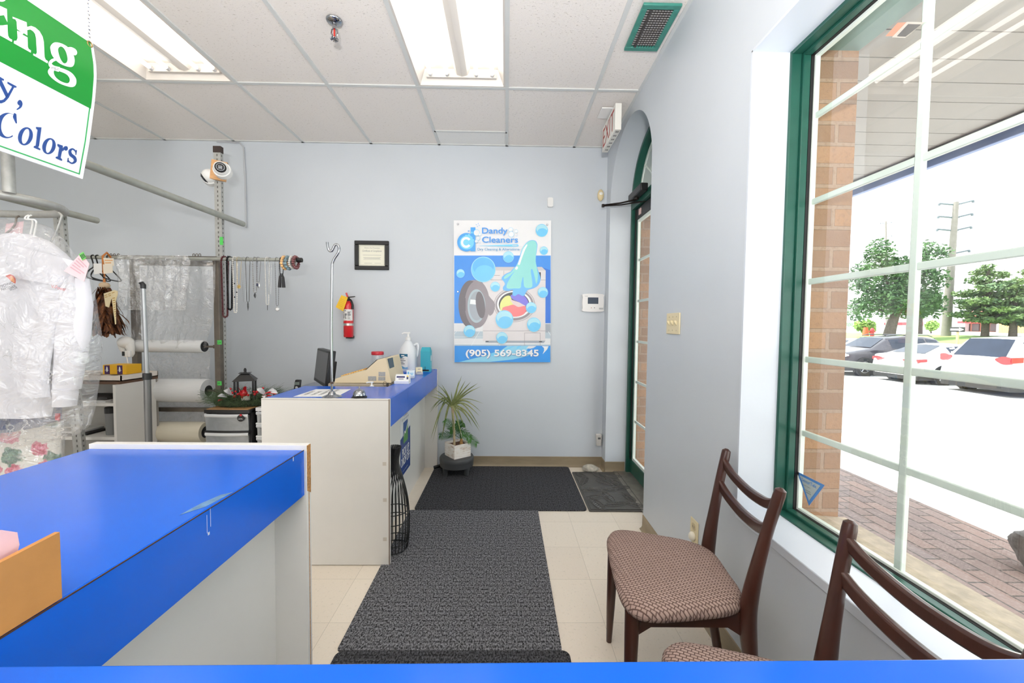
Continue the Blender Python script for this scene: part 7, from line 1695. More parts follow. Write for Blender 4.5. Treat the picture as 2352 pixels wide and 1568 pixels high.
tweed = mat('navy_tweed', (98, 104, 138), 0.95, namt=0.35, nscale=260, bump=0.3, bscale=400)
jk = thing('jacket', 'blue flecked tweed jacket with a red tab behind the white shirt', 'jacket', tuple(at(40, 1000, 1.98)))
mb = MB(); loft(mb, [(560, -20, 90, .5), (620, -66, 160, 1), (800, -72, 150, 1), (930, -76, 142, 1), (962, -78, 140, 1), (980, -78, 90, 1), (990, -78, 40, 1)], 1.985, 0.042, 12.0, 0.010); part('body', mb, tweed, jk)
mb = MB(); q = at(131, 957, 1.93); mb.box(q.x - 0.009, q.x + 0.009, q.y - 0.001, q.y + 0.006, q.z - 0.016, q.z + 0.016); part('red_tab', mb, mat('red_tab', (206, 50, 66), 0.7), jk, smooth=False)
mb = MB(); mb.add([at(-20, 966, 1.93), at(16, 966, 1.93), at(12, 986, 1.93), at(-20, 990, 1.93)], [(0, 1, 2, 3)]); f = mb.v[:]; mb.v += [p + V((0, .004, 0)) for p in f]; mb.f.append((4, 5, 6, 7)); mb.m.append(0); part('dark_patch', mb, mat('navy_patch', (46, 64, 112), 0.9), jk, smooth=False)
def rose_cloth():
    m, nt, bs = newmat('rose_print')
    v = coords(nt)
    n = noise_node(nt, v, 14, 3, 0.6)
    vm = nt.nodes.new('ShaderNodeMix'); vm.data_type = 'VECTOR'; vm.inputs[0].default_value = 0.10
    nt.links.new(v, vm.inputs[4]); nt.links.new(n.outputs['Color'], vm.inputs[5])
    def vor(scale, loc):
        mp = nt.nodes.new('ShaderNodeMapping'); mp.inputs['Location'].default_value = loc; sx_ = nt.nodes.new('ShaderNodeSeparateXYZ'); cx_ = nt.nodes.new('ShaderNodeCombineXYZ'); nt.links.new(vm.outputs[1], sx_.inputs[0]); nt.links.new(sx_.outputs[0], cx_.inputs[0]); nt.links.new(sx_.outputs[2], cx_.inputs[1]); nt.links.new(cx_.outputs[0], mp.inputs[0])
        t = nt.nodes.new('ShaderNodeTexVoronoi'); t.voronoi_dimensions = '2D'; t.inputs['Scale'].default_value = scale; t.inputs['Randomness'].default_value = 0.75; nt.links.new(mp.outputs[0], t.inputs['Vector']); return t.outputs['Distance']
    d1 = vor(8.0, (0, 0, 0)); d2 = vor(8.0, (0.35, 0.3, 0)); n2 = noise_node(nt, v, 45, 4, 0.7)
    rose = ramp(nt, n2.outputs['Fac'], [(0.36, lin((176, 36, 74))), (0.5, lin((226, 112, 142))), (0.66, lin((246, 190, 204)))])
    leaf = ramp(nt, n2.outputs['Fac'], [(0.4, lin((58, 96, 84))), (0.6, lin((128, 160, 138)))])
    c = mixc(nt, ramp(nt, d2, [(0.27, (1, 1, 1, 1)), (0.33, (0, 0, 0, 1))]), lin((238, 236, 228)), leaf)
    c = mixc(nt, ramp(nt, d1, [(0.27, (1, 1, 1, 1)), (0.32, (0, 0, 0, 1))]), c, rose)
    nt.links.new(c, bs.inputs['Base Color']); bs.inputs['Roughness'].default_value = 0.85; return m
rs = thing('dress', 'cream dress with pink roses hanging lowest behind the shirt and jacket', 'dress', tuple(at(40, 1200, 2.03)))
mb = MB(); loft(mb, [(570, -10, 80, .5), (640, -56, 130, 1), (900, -70, 138, 1), (1000, -76, 141, 1), (1100, -84, 140, 1), (1250, -96, 142, 1)], 2.06, 0.035, 15.0, 0.014); part('body', mb, rose_cloth(), rs)
cover = film('garment_cover', (240, 242, 246), 0.80, 1.0, 10, 0.14, 0.55, 1.0)
gc = thing('garment_cover', 'crinkled clear plastic cover over the white shirt', 'plastic cover', tuple(at(60, 1010, GY)))
mb = MB(); loft(mb, [(506, 28, 70, .3), (518, -4, 108, .7), (545, -60, 142, 1), (590, -72, 176, 1.05), (628, -76, 206, 1.1), (700, -78, 221, 1.1), (780, -80, 226, 1.1), (860, -80, 224, 1.1), (930, -80, 216, 1.05), (975, -80, 205, 1.0), (1000, -80, 172, .95), (1012, -80, 120, .95)], GY - 0.005, 0.125, 31.0, 0.022, seg=72, freq=(11, 3.0), e=0.85); mb.f = mb.f[:-2]; mb.m = mb.m[:-2]; part('film', mb, cover, gc)
gc2 = thing('garment_cover', 'lower clear plastic cover around the rose dress', 'plastic cover', tuple(at(40, 1200, 2.05)))
mb = MB(); loft(mb, [(960, -80, 146, 1), (1010, -84, 148, 1), (1100, -90, 146, 1), (1250, -98, 150, 1)], 2.04, 0.085, 44.0, 0.018, seg=60, freq=(11, 3)); mb.f = mb.f[:-2]; mb.m = mb.m[:-2]; part('film', mb, cover, gc2)
pt = papertag('pink laundry ticket with a green numbered sticker clipped to the shirt cover', [(187, 580, 0.01), (205, 606, 0.02), (193, 646, 0.01), (147, 622, -0.02)], 1.80, mat('pink_ticket', (246, 204, 210), 0.7, namt=0.03), 5, 'laundry_ticket', 'laundry tickets', mat('ticket_ink', (214, 170, 180), 0.7))
mb = MB(); mb.add([at(181, 584, 1.805), at(191, 578, 1.805), at(198, 592, 1.805), at(189, 598, 1.805)], [(0, 1, 2, 3)]); q = mb.v[:]; mb.v += [p + V((0, .001, 0)) for p in q]; mb.f.append((4, 5, 6, 7)); mb.m.append(0); st_ = part('green_sticker', mb, mat('green_sticker', (118, 208, 104), 0.6), pt, smooth=False)
mb = MB()
for k in range(3):
    a, b = at(184.5 + 3.0 * k, 586 - 1.8 * k + 0.0, 1.804), at(190 + 3.0 * k, 595 - 1.8 * k, 1.804)
    for j in range(4):
        p = a.lerp(b, j / 4); q = a.lerp(b, j / 4 + 0.16); s = V((0.0022, 0, 0.0012)); mb.add([p - s, p + s, q + s, q - s], [(0, 1, 2, 3)])
part('numbers', mb, ink_m, st_, smooth=False)
papertag('rear pink ticket hanging under the curved rail beside a white collar', [(14, 514, 0), (54, 508, 0), (51, 536, 0), (10, 540, 0)], 1.99, mat('pink_ticket', (246, 204, 210), 0.7), 0, 'laundry_ticket', 'laundry tickets')
def hook(label, pts, Y, r, m, grp='wire hangers on the rail', dys=None):
    mb = MB(); P = [at(x, y, Y) for x, y in pts]
    if dys:
        for p, d in zip(P, dys): p.y += d
    mb.tube(smooth_loop([tuple(p) for p in P], 5, False), r, 8); return solo('wire_hanger', mb, m, label, 'hanger', grp)
hook('thick bent steel hook hanging from the end of the curved rail', [(135, 488), (141, 494), (141, 500), (128, 536), (114, 560), (112, 566), (118, 568), (127, 563)], 1.95, 0.0045, steel_m)
hook('white twisted wire hanger, left of the two loops above the shirt', [(66, 494), (60, 497), (58, 503), (75, 508), (69, 540), (66, 548)], 1.90, 0.0032, white_pl)
hook('white twisted wire hanger, right of the two loops above the shirt', [(72, 494), (66, 497), (66, 503), (83, 508), (78, 540), (80, 548)], 1.89, 0.0032, white_pl)
hook('dark wire hanger holding the rear pink ticket at the left edge', [(44, 496), (38, 500), (36, 510), (30, 522), (12, 538), (6, 546)], 1.98, 0.004, steel_dark)

# ================================================================ on the back wall: poster
PY_ = 3.684
po = thing('poster', 'large blue laundry poster with a washing machine and bubbles on the back wall', 'poster', tuple(at(1154, 669, PY_)))
def pp(u, v, o=0.0): return at(1030 + u / 8.712, 490 + v / 8.712, PY_ - 0.0006 - o)
TL, TR, BR, BL = pp(106, 138), pp(2056, 140), pp(2042, 2980), pp(112, 2980)
mb = MB(); mb.hexa([TL, TR, BR, BL], [p + V((0, 0.010, 0)) for p in (TL, TR, BR, BL)]); part('panel', mb, mat('poster_white', (238, 238, 240), 0.35, namt=0.01), po, smooth=False)
cols = [(66, 150, 240), (52, 120, 222), (232, 234, 236), (190, 206, 216), (62, 158, 242), (150, 218, 246), (226, 221, 222), (206, 202, 204), (150, 142, 148), (112, 106, 112), (178, 196, 204), (66, 66, 70), (232, 234, 140), (128, 120, 226), (250, 128, 132), (226, 206, 206), (150, 226, 222), (108, 190, 250), (240, 244, 246), (116, 206, 250), (176, 230, 246), (74, 168, 242), (124, 214, 255), (100, 190, 250), (168, 176, 186)]
pm_ = [mat('poster_%d' % i, c, 0.35, namt=0.02) for i, c in enumerate(cols)]
mb = MB(); LV = [0]
def lay(loops, mi):
    LV[0] += 0.00012; o = LV[0]; mb.fill(loops, lambda u, v: pp(u, v, o), mi)
def quad(u0, v0, u1, v1, mi): lay([[(u0, v0), (u1, v0), (u1, v1), (u0, v1)]], mi)
quad(116, 842, 2046, 2196, 0); lay([[(1870, 1075), (2040, 1135), (2040, 2196), (1945, 2196), (1945, 1140)]], 1)
quad(120, 2196, 2042, 2360, 2); quad(120, 2360, 2042, 2650, 3); quad(120, 2500, 2042, 2620, 2); quad(1940, 2210, 2042, 2380, 24)
for a, b in (((160, 2362), (118, 2410)), ((620, 2362), (460, 2640)), ((2000, 2362), (2042, 2440)), ((1035, 2590), (1020, 2645))):
    lay([[(a[0] - 5, a[1]), (a[0] + 5, a[1]), (b[0] + 5, b[1]), (b[0] - 5, b[1])]], 18)
quad(120, 2468, 690, 2476, 18); quad(120, 2612, 2042, 2622, 18)
lay([[(770, 1070), (1870, 1070), (1945, 1142), (680, 1142)]], 7); lay([[(680, 1140), (1946, 1140), (1936, 2558), (690, 2558)]], 6); lay([[(740, 2545), (1940, 2545), (1910, 2590), (740, 2585)]], 24); quad(690, 2350, 1938, 2545, 6)
quad(690, 2344, 1938, 2351, 8); quad(690, 1326, 1945, 1333, 8); quad(1108, 1142, 1114, 1326, 8); quad(740, 1236, 1030, 1244, 8); quad(1790, 1176, 1848, 1310, 11)
for a in ((1520, 2390, 1526, 2640), (1834, 2390, 1840, 2640), (1520, 2386, 1840, 2392)): quad(a[0], a[1], a[2], a[3], 8)
lay([ell(775, 2560, 36, 8, 16)], 11); lay([ell(1845, 2564, 36, 8, 16)], 11)
lay([ell(1322, 1828, 412, 342, 48), ell(1322, 1828, 404, 335, 48)], 8); lay([ell(1322, 1828, 394, 325, 48)], 7); lay([ell(1322, 1828, 378, 310, 48)], 8); lay([ell(1318, 1820, 345, 272, 48)], 18); lay([ell(1312, 1818, 306, 244, 48)], 11)
lay([smooth_loop([(1060, 1745), (1140, 1660), (1230, 1650), (1270, 1740), (1300, 1830), (1200, 1850), (1100, 1880), (1060, 1960), (1028, 1860)], 4)], 12)
lay([smooth_loop([(1235, 1720), (1300, 1740), (1420, 1780), (1560, 1840), (1480, 1860), (1390, 1880), (1320, 1850)], 4)], 15)
lay([smooth_loop([(1245, 1640), (1400, 1600), (1520, 1650), (1595, 1760), (1600, 1850), (1530, 1840), (1400, 1770), (1290, 1720)], 4)], 13)
lay([smooth_loop([(1082, 1890), (1200, 1850), (1300, 1825), (1400, 1870), (1530, 1850), (1570, 1920), (1500, 2020), (1360, 2065), (1220, 2050), (1110, 1980)], 4)], 14)
lay([ell(512, 1815, 312, 484, 56)], 8); lay([ell(440, 1815, 238, 476, 40, PI * 0.5, PI * 1.5) + ell(540, 1815, 200, 440, 40, PI * 1.5, PI * 0.5)], 9); lay([ell(575, 1815, 250, 470, 56)], 8)
lay([smooth_loop([(780, 1640), (850, 1700), (930, 1810), (900, 1980), (820, 2040), (780, 1900)], 5)], 8)
lay([ell(560, 1852, 178, 336, 48)], 10); lay([ell(565, 1850, 145, 290, 48)], 24); lay([[(440, 1720), (520, 1726), (640, 1760), (696, 1835), (430, 1812)]], 18); lay([ell(640, 1830, 90, 270, 30, rot=-0.12)], 9); quad(270, 1690, 345, 1950, 9)
# draped cloth rising out of the drum
dr = smooth_loop([(1680, 533), (1745, 552), (1778, 620), (1772, 720), (1756, 830), (1752, 960), (1774, 1080), (1812, 1180), (1842, 1290), (1828, 1380), (1780, 1450), (1700, 1498), (1600, 1524), (1556, 1570), (1520, 1640), (1470, 1648), (1400, 1614), (1330, 1652), (1280, 1625), (1288, 1530), (1200, 1552), (1104, 1536), (1092, 1478), (1130, 1416), (1104, 1356), (1064, 1318), (1082, 1262), (1150, 1208), (1240, 1166), (1292, 1108), (1344, 1056), (1392, 960), (1430, 850), (1462, 740), (1502, 660), (1560, 590), (1620, 546)], 4)
lay([dr], 17)
lay([smooth_loop([(1680, 540), (1740, 560), (1770, 640), (1752, 820), (1744, 960), (1790, 1200), (1780, 1350), (1755, 1400), (1720, 1250), (1680, 1120), (1650, 1150), (1680, 1400), (1660, 1480), (1560, 1490), (1510, 1440), (1495, 1270), (1460, 1380), (1440, 1490), (1330, 1500), (1180, 1500), (1170, 1420), (1240, 1280), (1320, 1160), (1240, 1240), (1140, 1306), (1108, 1286), (1160, 1226), (1250, 1180), (1310, 1110), (1360, 1050), (1410, 950), (1450, 820), (1490, 690), (1560, 600), (1620, 556)], 4)], 16)
lay([smooth_loop([(1560, 622), (1578, 640), (1530, 740), (1470, 900), (1430, 1020), (1400, 1024), (1392, 1000), (1440, 860), (1490, 720)], 4)], 18); lay([ell(1364, 1092, 26, 36, 20, rot=0.5)], 18)
for (u, v, r) in ((1868, 340, 124), (1910, 745, 82), (1200, 872, 110), (698, 1120, 246), (242, 1200, 84), (935, 1465, 96), (1890, 1580, 104), (1655, 1886, 107), (1120, 2120, 178), (1710, 2225, 139), (420, 2355, 117), (1070, 2490, 114)):
    lay([ell(u, v, r, r * 1.04, 40)], 20); lay([ell(u, v, r * 0.965, r * 1.005, 40)], 19); lay([ell(u, v - r * 0.22, r * 0.86, r * 0.72, 32)], 23 if r > 200 else 20); lay([ell(u + r * .1, v + r * 0.25, r * 0.78, r * 0.6, 32)], 19)
# lower band
quad(122, 2648, 2040, 2976, 4)
lay([[(210, 2972), (800, 2830), (1050, 2740), (1180, 2650), (1480, 2650), (1640, 2650), (1560, 2740), (1640, 2780), (1700, 2810), (1500, 2880), (1250, 2930), (900, 2972)]], 5)
lay([[(840, 2800), (1060, 2740), (1290, 2652), (1330, 2652), (1100, 2760), (860, 2860)]], 22); lay([[(1360, 2690), (1400, 2652), (1470, 2652), (1370, 2712)]], 22)
lay([[(820, 2972), (1300, 2920), (1560, 2860), (1760, 2790), (2040, 2700), (2040, 2976)]], 4); lay([[(1560, 2700), (1600, 2652), (1760, 2652), (1700, 2690), (1640, 2705)]], 2); lay([[(1870, 2655), (2005, 2655), (1975, 2720), (1885, 2815), (1915, 2740), (1910, 2690)]], 18)
# emblem: d with a c inside and bubbles
lay([ell(360, 575, 184, 186, 40)], 21); quad(443, 278, 540, 758, 21); lay([ell(368, 582, 142, 138, 40)], 22)
lay([ell(355, 580, 106, 110, 30, 0.62, 2 * PI - 0.62) + ell(355, 580, 60, 62, 30, 2 * PI - 0.62, 0.62)], 18)
for (u, v, r, c) in ((470, 382, 20, 22), (408, 438, 26, 22), (356, 448, 24, 22), (455, 490, 30, 22), (492, 535, 24, 22), (490, 588, 20, 22), (430, 470, 26, 22), (482, 622, 10, 22)): lay([ell(u, v, r, r, 18)], c)
for (u, v, r) in ((565, 385, 64), (628, 424, 26), (592, 496, 42), (560, 556, 34), (1248, 326, 46), (1256, 416, 58), (1354, 356, 34)): lay([ell(u, v, r, r, 26)], 2 if u < 600 else 18); lay([ell(u, v, r, r, 26), ell(u, v, r * 0.90, r * 0.90, 26)], 22)
for (u, v, s) in ((588, 232, 50), (630, 592, 26), (1368, 446, 26)):
    for a in (0.25, 1.82, 3.39, 4.96): lay([[(u + math.cos(a) * s * 0.4 - math.sin(a) * s * .12, v + math.sin(a) * s * 0.4 + math.cos(a) * s * .12), (u + math.cos(a) * s, v + math.sin(a) * s), (u + math.cos(a) * s * 0.4 + math.sin(a) * s * .12, v + math.sin(a) * s * 0.4 - math.cos(a) * s * .12)]], 21)
lay([[(384, 332), (402, 345), (424, 332), (414, 350), (424, 368), (404, 358), (386, 372), (394, 350)]], 21)
lay([[(545, 648), (1000, 632), (1340, 616), (1390, 620), (1408, 640), (1390, 660), (1340, 664), (1000, 656)], ell(1328, 640, 54, 10, 16)], 22)
part('print', mb, pm_, po, smooth=False)
mb = MB(); O_ = LV[0] + 0.0004
def ptext(tx, u0, v0, u1, v1, mi=0, bold=0.0, du=0, dv=0, o=0.0):
    mb.text(tx, (0, 0, 0), (1, 0, 0), (0, 0, 1), w=u1 - u0, h=v1 - v0, mi=mi, bold=bold, fnmap=lambda a, b: pp(u0 + a + du, v1 - b + dv, O_ + o))
ptext('Dandy', 672, 283, 1184, 440, 0, 0.018); ptext('Cleaners', 672, 462, 1392, 586, 0, 0.018); ptext('Dry Cleaning & Alterations', 582, 690, 1418, 756, 1, 0.012)
ptext('(905) 569-8345', 346, 2722, 1806, 2900, 2, 0.025, 8, 8); ptext('(905) 569-8345', 346, 2722, 1806, 2900, 3, 0.025, 0, 0, 0.0003)
part('lettering', mb, [mat('poster_blue_text', (74, 156, 236), 0.4), mat('poster_grey_text', (98, 160, 206), 0.4), mat('poster_text_shadow', (110, 140, 190), 0.4), mat('poster_white_text', (246, 248, 250), 0.4)], po, smooth=False)
for (u, v) in ((190, 215), (1975, 225), (190, 1566), (1965, 1578), (192, 2896), (1962, 2903)):
    c = pp(u, v); mb = MB(); mb.lathe([(0.0095, -0.020), (0.0095, 0.004), (0.007, 0.007), (0, 0.007)], tuple(c), 14, Matrix.Rotation(PI / 2, 3, 'X')); part('standoff', mb, chrome_m, po)
# framed certificate
ce = thing('certificate', 'black framed certificate of compliance on the back wall', 'picture frame', tuple(at(855, 586, YB)))
a, b = at(816, 619.5, YB), at(894, 554, YB); mb = MB(); fw = 0.036
for (x0, x1, z0, z1) in ((a.x, b.x, a.z, a.z + fw), (a.x, b.x, b.z - fw, b.z), (a.x, a.x + fw, a.z + fw, b.z - fw), (b.x - fw, b.x, a.z + fw, b.z - fw)): mb.box(x0, x1, YB - 0.022, YB - 0.001, z0, z1)
part('frame', mb, black_sat, ce, bevel=0.005)
mb = MB(); mb.box(a.x + fw, b.x - fw, YB - 0.006, YB - 0.001, a.z + fw, b.z - fw); part('sheet', mb, mat('certificate_paper', (238, 236, 218), 0.6, namt=0.02), ce, smooth=False)
mb = MB(); cx = (a.x + b.x) / 2; y = YB - 0.0066; w = b.x - a.x - 2 * fw
mb.text('Ontario Fire Prevention', (cx, y, b.z - 0.068), (1, 0, 0), (0, 0, 1), w=w * 0.58, ctr=True); mb.text('Certificate of Compliance', (cx, y, b.z - 0.102), (1, 0, 0), (0, 0, 1), w=w * 0.74, h=0.020, ctr=True, shear=0.3)
for k, (z, f) in enumerate(((0.128, .7), (0.150, .68), (0.158, .6), (0.166, .66), (0.202, .3))): mb.box(cx - w * f / 2 - (w * .15 if k == 4 else 0), cx + w * f / 2 - (w * .15 if k == 4 else 0), y - .0001, y + .0003, b.z - z, b.z - z + 0.0018)
mb.box(cx + w * .1, cx + w * .34, y - .0001, y + .0003, b.z - .202, b.z - .2005)
part('lettering', mb, grey_ink, ce, smooth=False)
mb = MB(); z0, z1, x0, x1 = a.z + fw + .006, b.z - fw - .006, a.x + fw + .006, b.x - fw - .006
for q in ((x0, x1, z0, z0 + .003), (x0, x1, z1 - .003, z1), (x0, x0 + .003, z0, z1), (x1 - .003, x1, z0, z1)): mb.box(q[0], q[1], y, y + .0004, q[2], q[3])
part('border', mb, mat('certificate_border', (190, 190, 176), 0.6), ce, smooth=False)
# fire extinguisher
fe = thing('fire_extinguisher', 'small red fire extinguisher with a yellow tag on the back wall', 'fire extinguisher', tuple(at(801, 776, YB - 0.06)))
EY = YB - 0.062; cb_ = at(800.5, 774, EY); ex_, ez = cb_.x, cb_.z; r = 0.0425; ht = at(800, 694, EY).z - ez
red_m = mat('extinguisher_red', (212, 32, 42), 0.25, namt=0.05, coat=0.4)
mb = MB(); mb.lathe([(r * 0.9, 0), (r, 0.008), (r, ht * 0.90), (r * 0.94, ht * 0.96), (r * 0.6, ht * 1.02), (r * 0.4, ht * 1.04), (0, ht * 1.04)], (ex_, EY, ez), 32); part('cylinder', mb, red_m, fe)
def cw(z0, z1, a0, a1, dr, n=14):
    m_ = MB(); m_.grid(lambda u, v: (ex_ + (r + dr) * math.sin(a0 + (a1 - a0) * u), EY - (r + dr) * math.cos(a0 + (a1 - a0) * u), z0 + (z1 - z0) * v), n, 1); return m_
zl0, zl1 = at(800, 736, EY - r).z, at(800, 710, EY - r).z
lb = part('label', cw(zl0, zl1, -1.3, 1.3, 0.0008), mat('ext_label', (232, 230, 228), 0.5), fe)
mb = MB(); rnd = random.Random(2)
for k in range(9):
    z = zl0 + 0.008 + (zl1 - zl0 - 0.014) * k / 9
    for (a0, a1) in ((-0.9, -0.5), (-0.4, 0.1), (0.2, 0.9)):
        if rnd.random() < 0.75: m_ = cw(z, z + rnd.uniform(0.002, 0.006), a0, a0 + (a1 - a0) * rnd.uniform(.5, 1), 0.0014, 3); mb.add(m_.v, m_.f)
part('print', mb, ink_m, lb)
zs_ = at(800, 745, EY - r).z; part('strap', cw(zs_ - 0.010, zs_ + 0.010, -PI * .98, PI * .98, 0.002, 40), mat('strap_steel', (190, 188, 184), 0.3, 0.8), fe)
mb = MB(); tv = ez + ht * 1.03; mb.cyl((ex_, EY, tv), (ex_, EY, tv + 0.03), 0.014); mb.hexa([(ex_ - 0.012, EY - .009, tv + 0.028), (ex_ + 0.06, EY - .007, tv + 0.040), (ex_ + 0.06, EY + .007, tv + 0.040), (ex_ - 0.012, EY + .009, tv + 0.028)], [(ex_ - 0.012, EY - .009, tv + 0.038), (ex_ + 0.06, EY - .007, tv + 0.046), (ex_ + 0.06, EY + .007, tv + 0.046), (ex_ - 0.012, EY + .009, tv + 0.038)]); part('valve', mb, black_m, fe)
mb = MB(); mb.tube([(ex_ - 0.004, EY, tv + 0.035), (ex_ - 0.012, EY, tv + 0.055), (ex_ - 0.018, EY, tv + 0.075)], 0.008, 8, flat=(1, 1.2)); part('lever', mb, red_m, fe)
mb = MB(); mb.tube(smooth_loop([(ex_ + 0.01, EY - 0.01, tv + 0.02), (ex_ + 0.032, EY - 0.02, tv + 0.005), (ex_ + 0.045, EY - 0.02, tv - 0.035), (ex_ + 0.045, EY - 0.02, tv - 0.072)], 4, False), [0.007 + 0.004 * (k / 12) for k in range(13)], 8); part('hose', mb, black_m, fe)
mb = MB(); mb.box(ex_ - 0.03, ex_ + 0.03, YB - 0.05, YB - 0.001, ez - 0.012, ez + 0.012); part('bracket', mb, black_m, fe, bevel=0.003)
mb = MB(); q = [at(x, y, EY - r - 0.008) for x, y in ((784, 677.5), (799, 683), (788, 715), (771, 705))]; mb.add(q + [p + V((0, .001, 0)) for p in q], [(0, 1, 2, 3), (7, 6, 5, 4), (0, 4, 5, 1), (1, 5, 6, 2), (2, 6, 7, 3), (3, 7, 4, 0)]); tgp = part('tag', mb, mat('yellow_tag', (244, 196, 48), 0.6, namt=0.04), fe, smooth=False)
mb = MB()
for k in range(5):
    f = 0.28 + 0.12 * k; a, b = q[0].lerp(q[3], f), q[1].lerp(q[2], f); e = V((0, -0.0008, 0)); s = V((0, 0, 0.0018)); mb.add([a.lerp(b, .15) + e, a.lerp(b, .8) + e, a.lerp(b, .8) + e + s, a.lerp(b, .15) + e + s], [(0, 1, 2, 3)])
part('print', mb, mat('tag_print', (196, 150, 40), 0.6), tgp, smooth=False)
# thermostat, sensors, alarm
th = thing('thermostat', 'white wall thermostat with a grey screen by the corner', 'thermostat', (0.79, YB, 1.45))
a, b = at(1336, 715, YB), at(1388, 676, YB); b.x = min(b.x, 0.893)
lp_ = smooth_loop([(a.x + .012, a.z), (b.x - .012, a.z), (b.x - .004, a.z + .03), (b.x, (a.z + b.z) / 2), (b.x - .004, b.z - .03), (b.x - .012, b.z), (a.x + .012, b.z), (a.x + .004, b.z - .03), (a.x, (a.z + b.z) / 2), (a.x + .004, a.z + .03)], 3)
mb = MB(); mb.extrude([lp_], lambda u, v: (u, YB - 0.028, v), lambda u, v: (u, YB - 0.001, v)); part('body', mb, mat('thermostat_white', (238, 236, 234), 0.35, namt=0.01), th, bevel=0.004)
c0, c1 = at(1350, 697.5, YB - 0.029), at(1374.5, 683, YB - 0.029); mb = MB(); mb.box(c0.x, c1.x, YB - 0.0295, YB - 0.0275, c0.z, c1.z); part('screen', mb, mat('lcd_grey', (74, 84, 98), 0.25), th, smooth=False)
for px in (1358.5, 1365.5):
    c = at(px, 706.5, YB - 0.029); mb = MB(); mb.ball((c.x, YB - 0.028, c.z), 0.004, 10, 6); part('button', mb, mat('button_red', (206, 140, 130), 0.5) if px < 1360 else mat('button_dark', (96, 96, 98), 0.5), th)
mb = MB(); c = at(1343, 680, YB - 0.029); mb.box(c.x, c.x + 0.03, YB - 0.0288, YB - 0.0278, c.z - .002, c.z + .003); c = at(1376, 709, YB - 0.029); mb.box(c.x, c.x + 0.038, YB - 0.0288, YB - 0.0278, c.z - .006, c.z + .010); part('print', mb, mat('faint_print', (196, 196, 196), 0.5), th, smooth=False)
a, b = at(1257, 477, YB), at(1270, 455, YB); mb = MB()
mb.extrude([rrect(a.x, b.x, a.z, b.z, 0.014, 5)], lambda u, v: (u, YB - 0.035 + 0.012 * (v - a.z) / (b.z - a.z), v), lambda u, v: (u, YB - 0.001, v)); solo('wall_sensor', mb, white_pl, 'small white sensor above the right edge of the poster', 'sensor', bevel=0.005)
md_ = thing('motion_detector', 'yellowed oval motion detector in the corner above the door arm', 'sensor', (0.85, YB, 2.5))
c = V((0.845, YB - 0.022, at(1379, 450, YB).z)); mb = MB(); mb.ball(c, 0.052, 20, 14, (0.56, 0.42, 1.0)); part('shell', mb, mat('aged_ivory', (226, 206, 160), 0.4), md_)
mb = MB(); mb.ball(c + V((0, -0.006, 0.008)), 0.03, 16, 10, (0.72, 0.62, 0.75)); part('lens', mb, mat('milky_lens', (236, 234, 226), 0.3), md_)
co = thing('gas_alarm', 'white plug in gas alarm low on the wall near the corner', 'alarm', (0.875, YB, 0.25))
c0 = at(1377, 1009, YB); mb = MB(); x0, x1 = c0.x - 0.042, min(c0.x + 0.040, 0.898); z0, z1 = c0.z - 0.055, c0.z + 0.058
mb.hexa([(x0 + .010, YB - .03, z0), (x1, YB - .03, z0), (x1, YB - .001, z0), (x0 + .010, YB - .001, z0)], [(x0, YB - .042, z1), (x1, YB - .042, z1), (x1, YB - .001, z1), (x0, YB - .001, z1)]); part('body', mb, mat('alarm_white', (230, 226, 218), 0.4, namt=0.02), co, bevel=0.008)
mb = MB(); mb.box(x0 + .018, x0 + .042, YB - .0425, YB - .036, z1 - .045, z1 - .028); part('screen', mb, mat('alarm_screen', (110, 112, 110), 0.4), co, smooth=False)
# right wall: switches and outlet
ivory = mat('ivory_plate', (228, 214, 176), 0.4, namt=0.02)
sw = thing('light_switch', 'ivory triple light switch plate on the right wall', 'light switch', (XR, 2.16, 1.28))
mb = MB(); mb.box(XR - 0.007, XR - 0.0005, 2.076, 2.245, 1.281, 1.395); part('plate', mb, ivory, sw, bevel=0.003)
for k in range(3):
    y = 2.113 + 0.047 * k; mb = MB(); mb.hexa([(XR - .007, y - .005, 1.327), (XR - .007, y + .005, 1.327), (XR - .007, y + .005, 1.351), (XR - .007, y - .005, 1.351)], [(XR - .020, y - .004, 1.346), (XR - .020, y + .004, 1.346), (XR - .018, y + .004, 1.356), (XR - .018, y - .004, 1.356)]); part('toggle', mb, ivory, sw, bevel=0.001)
for k in range(3):
    for z in (1.302, 1.374):
        mb = MB(); mb.cyl((XR - .0082, 2.113 + .047 * k, z), (XR - .006, 2.113 + .047 * k, z), .0032, seg=10); part('screw', mb, mat('screw_tan', (190, 176, 140), 0.4), sw)
ou = thing('wall_outlet', 'ivory wall outlet with a round night light behind the first chair', 'outlet', (XR, 1.855, 0.297))
mb = MB(); mb.box(XR - 0.006, XR - 0.0005, 1.818, 1.893, 0.292, 0.408); part('plate', mb, ivory, ou, bevel=0.003)
mb = MB(); mb.extrude([rrect(1.838, 1.873, 0.358, 0.390, 0.012, 4)], lambda u, v: (XR - 0.0085, u, v), lambda u, v: (XR - 0.005, u, v)); part('socket', mb, mat('ivory_dark', (204, 188, 148), 0.4), ou)
mb = MB()
for y in (1.848, 1.862): mb.box(XR - .0088, XR - .008, y - .0015, y + .0015, .368, .380)
part('slots', mb, black_m, ou, smooth=False)
mb = MB(); mb.ball((XR - 0.012, 1.855, 0.328), 0.021, 16, 10, (0.8, 1, 1)); part('night_light', mb, mat('night_light_white', (234, 228, 210), 0.35), ou)

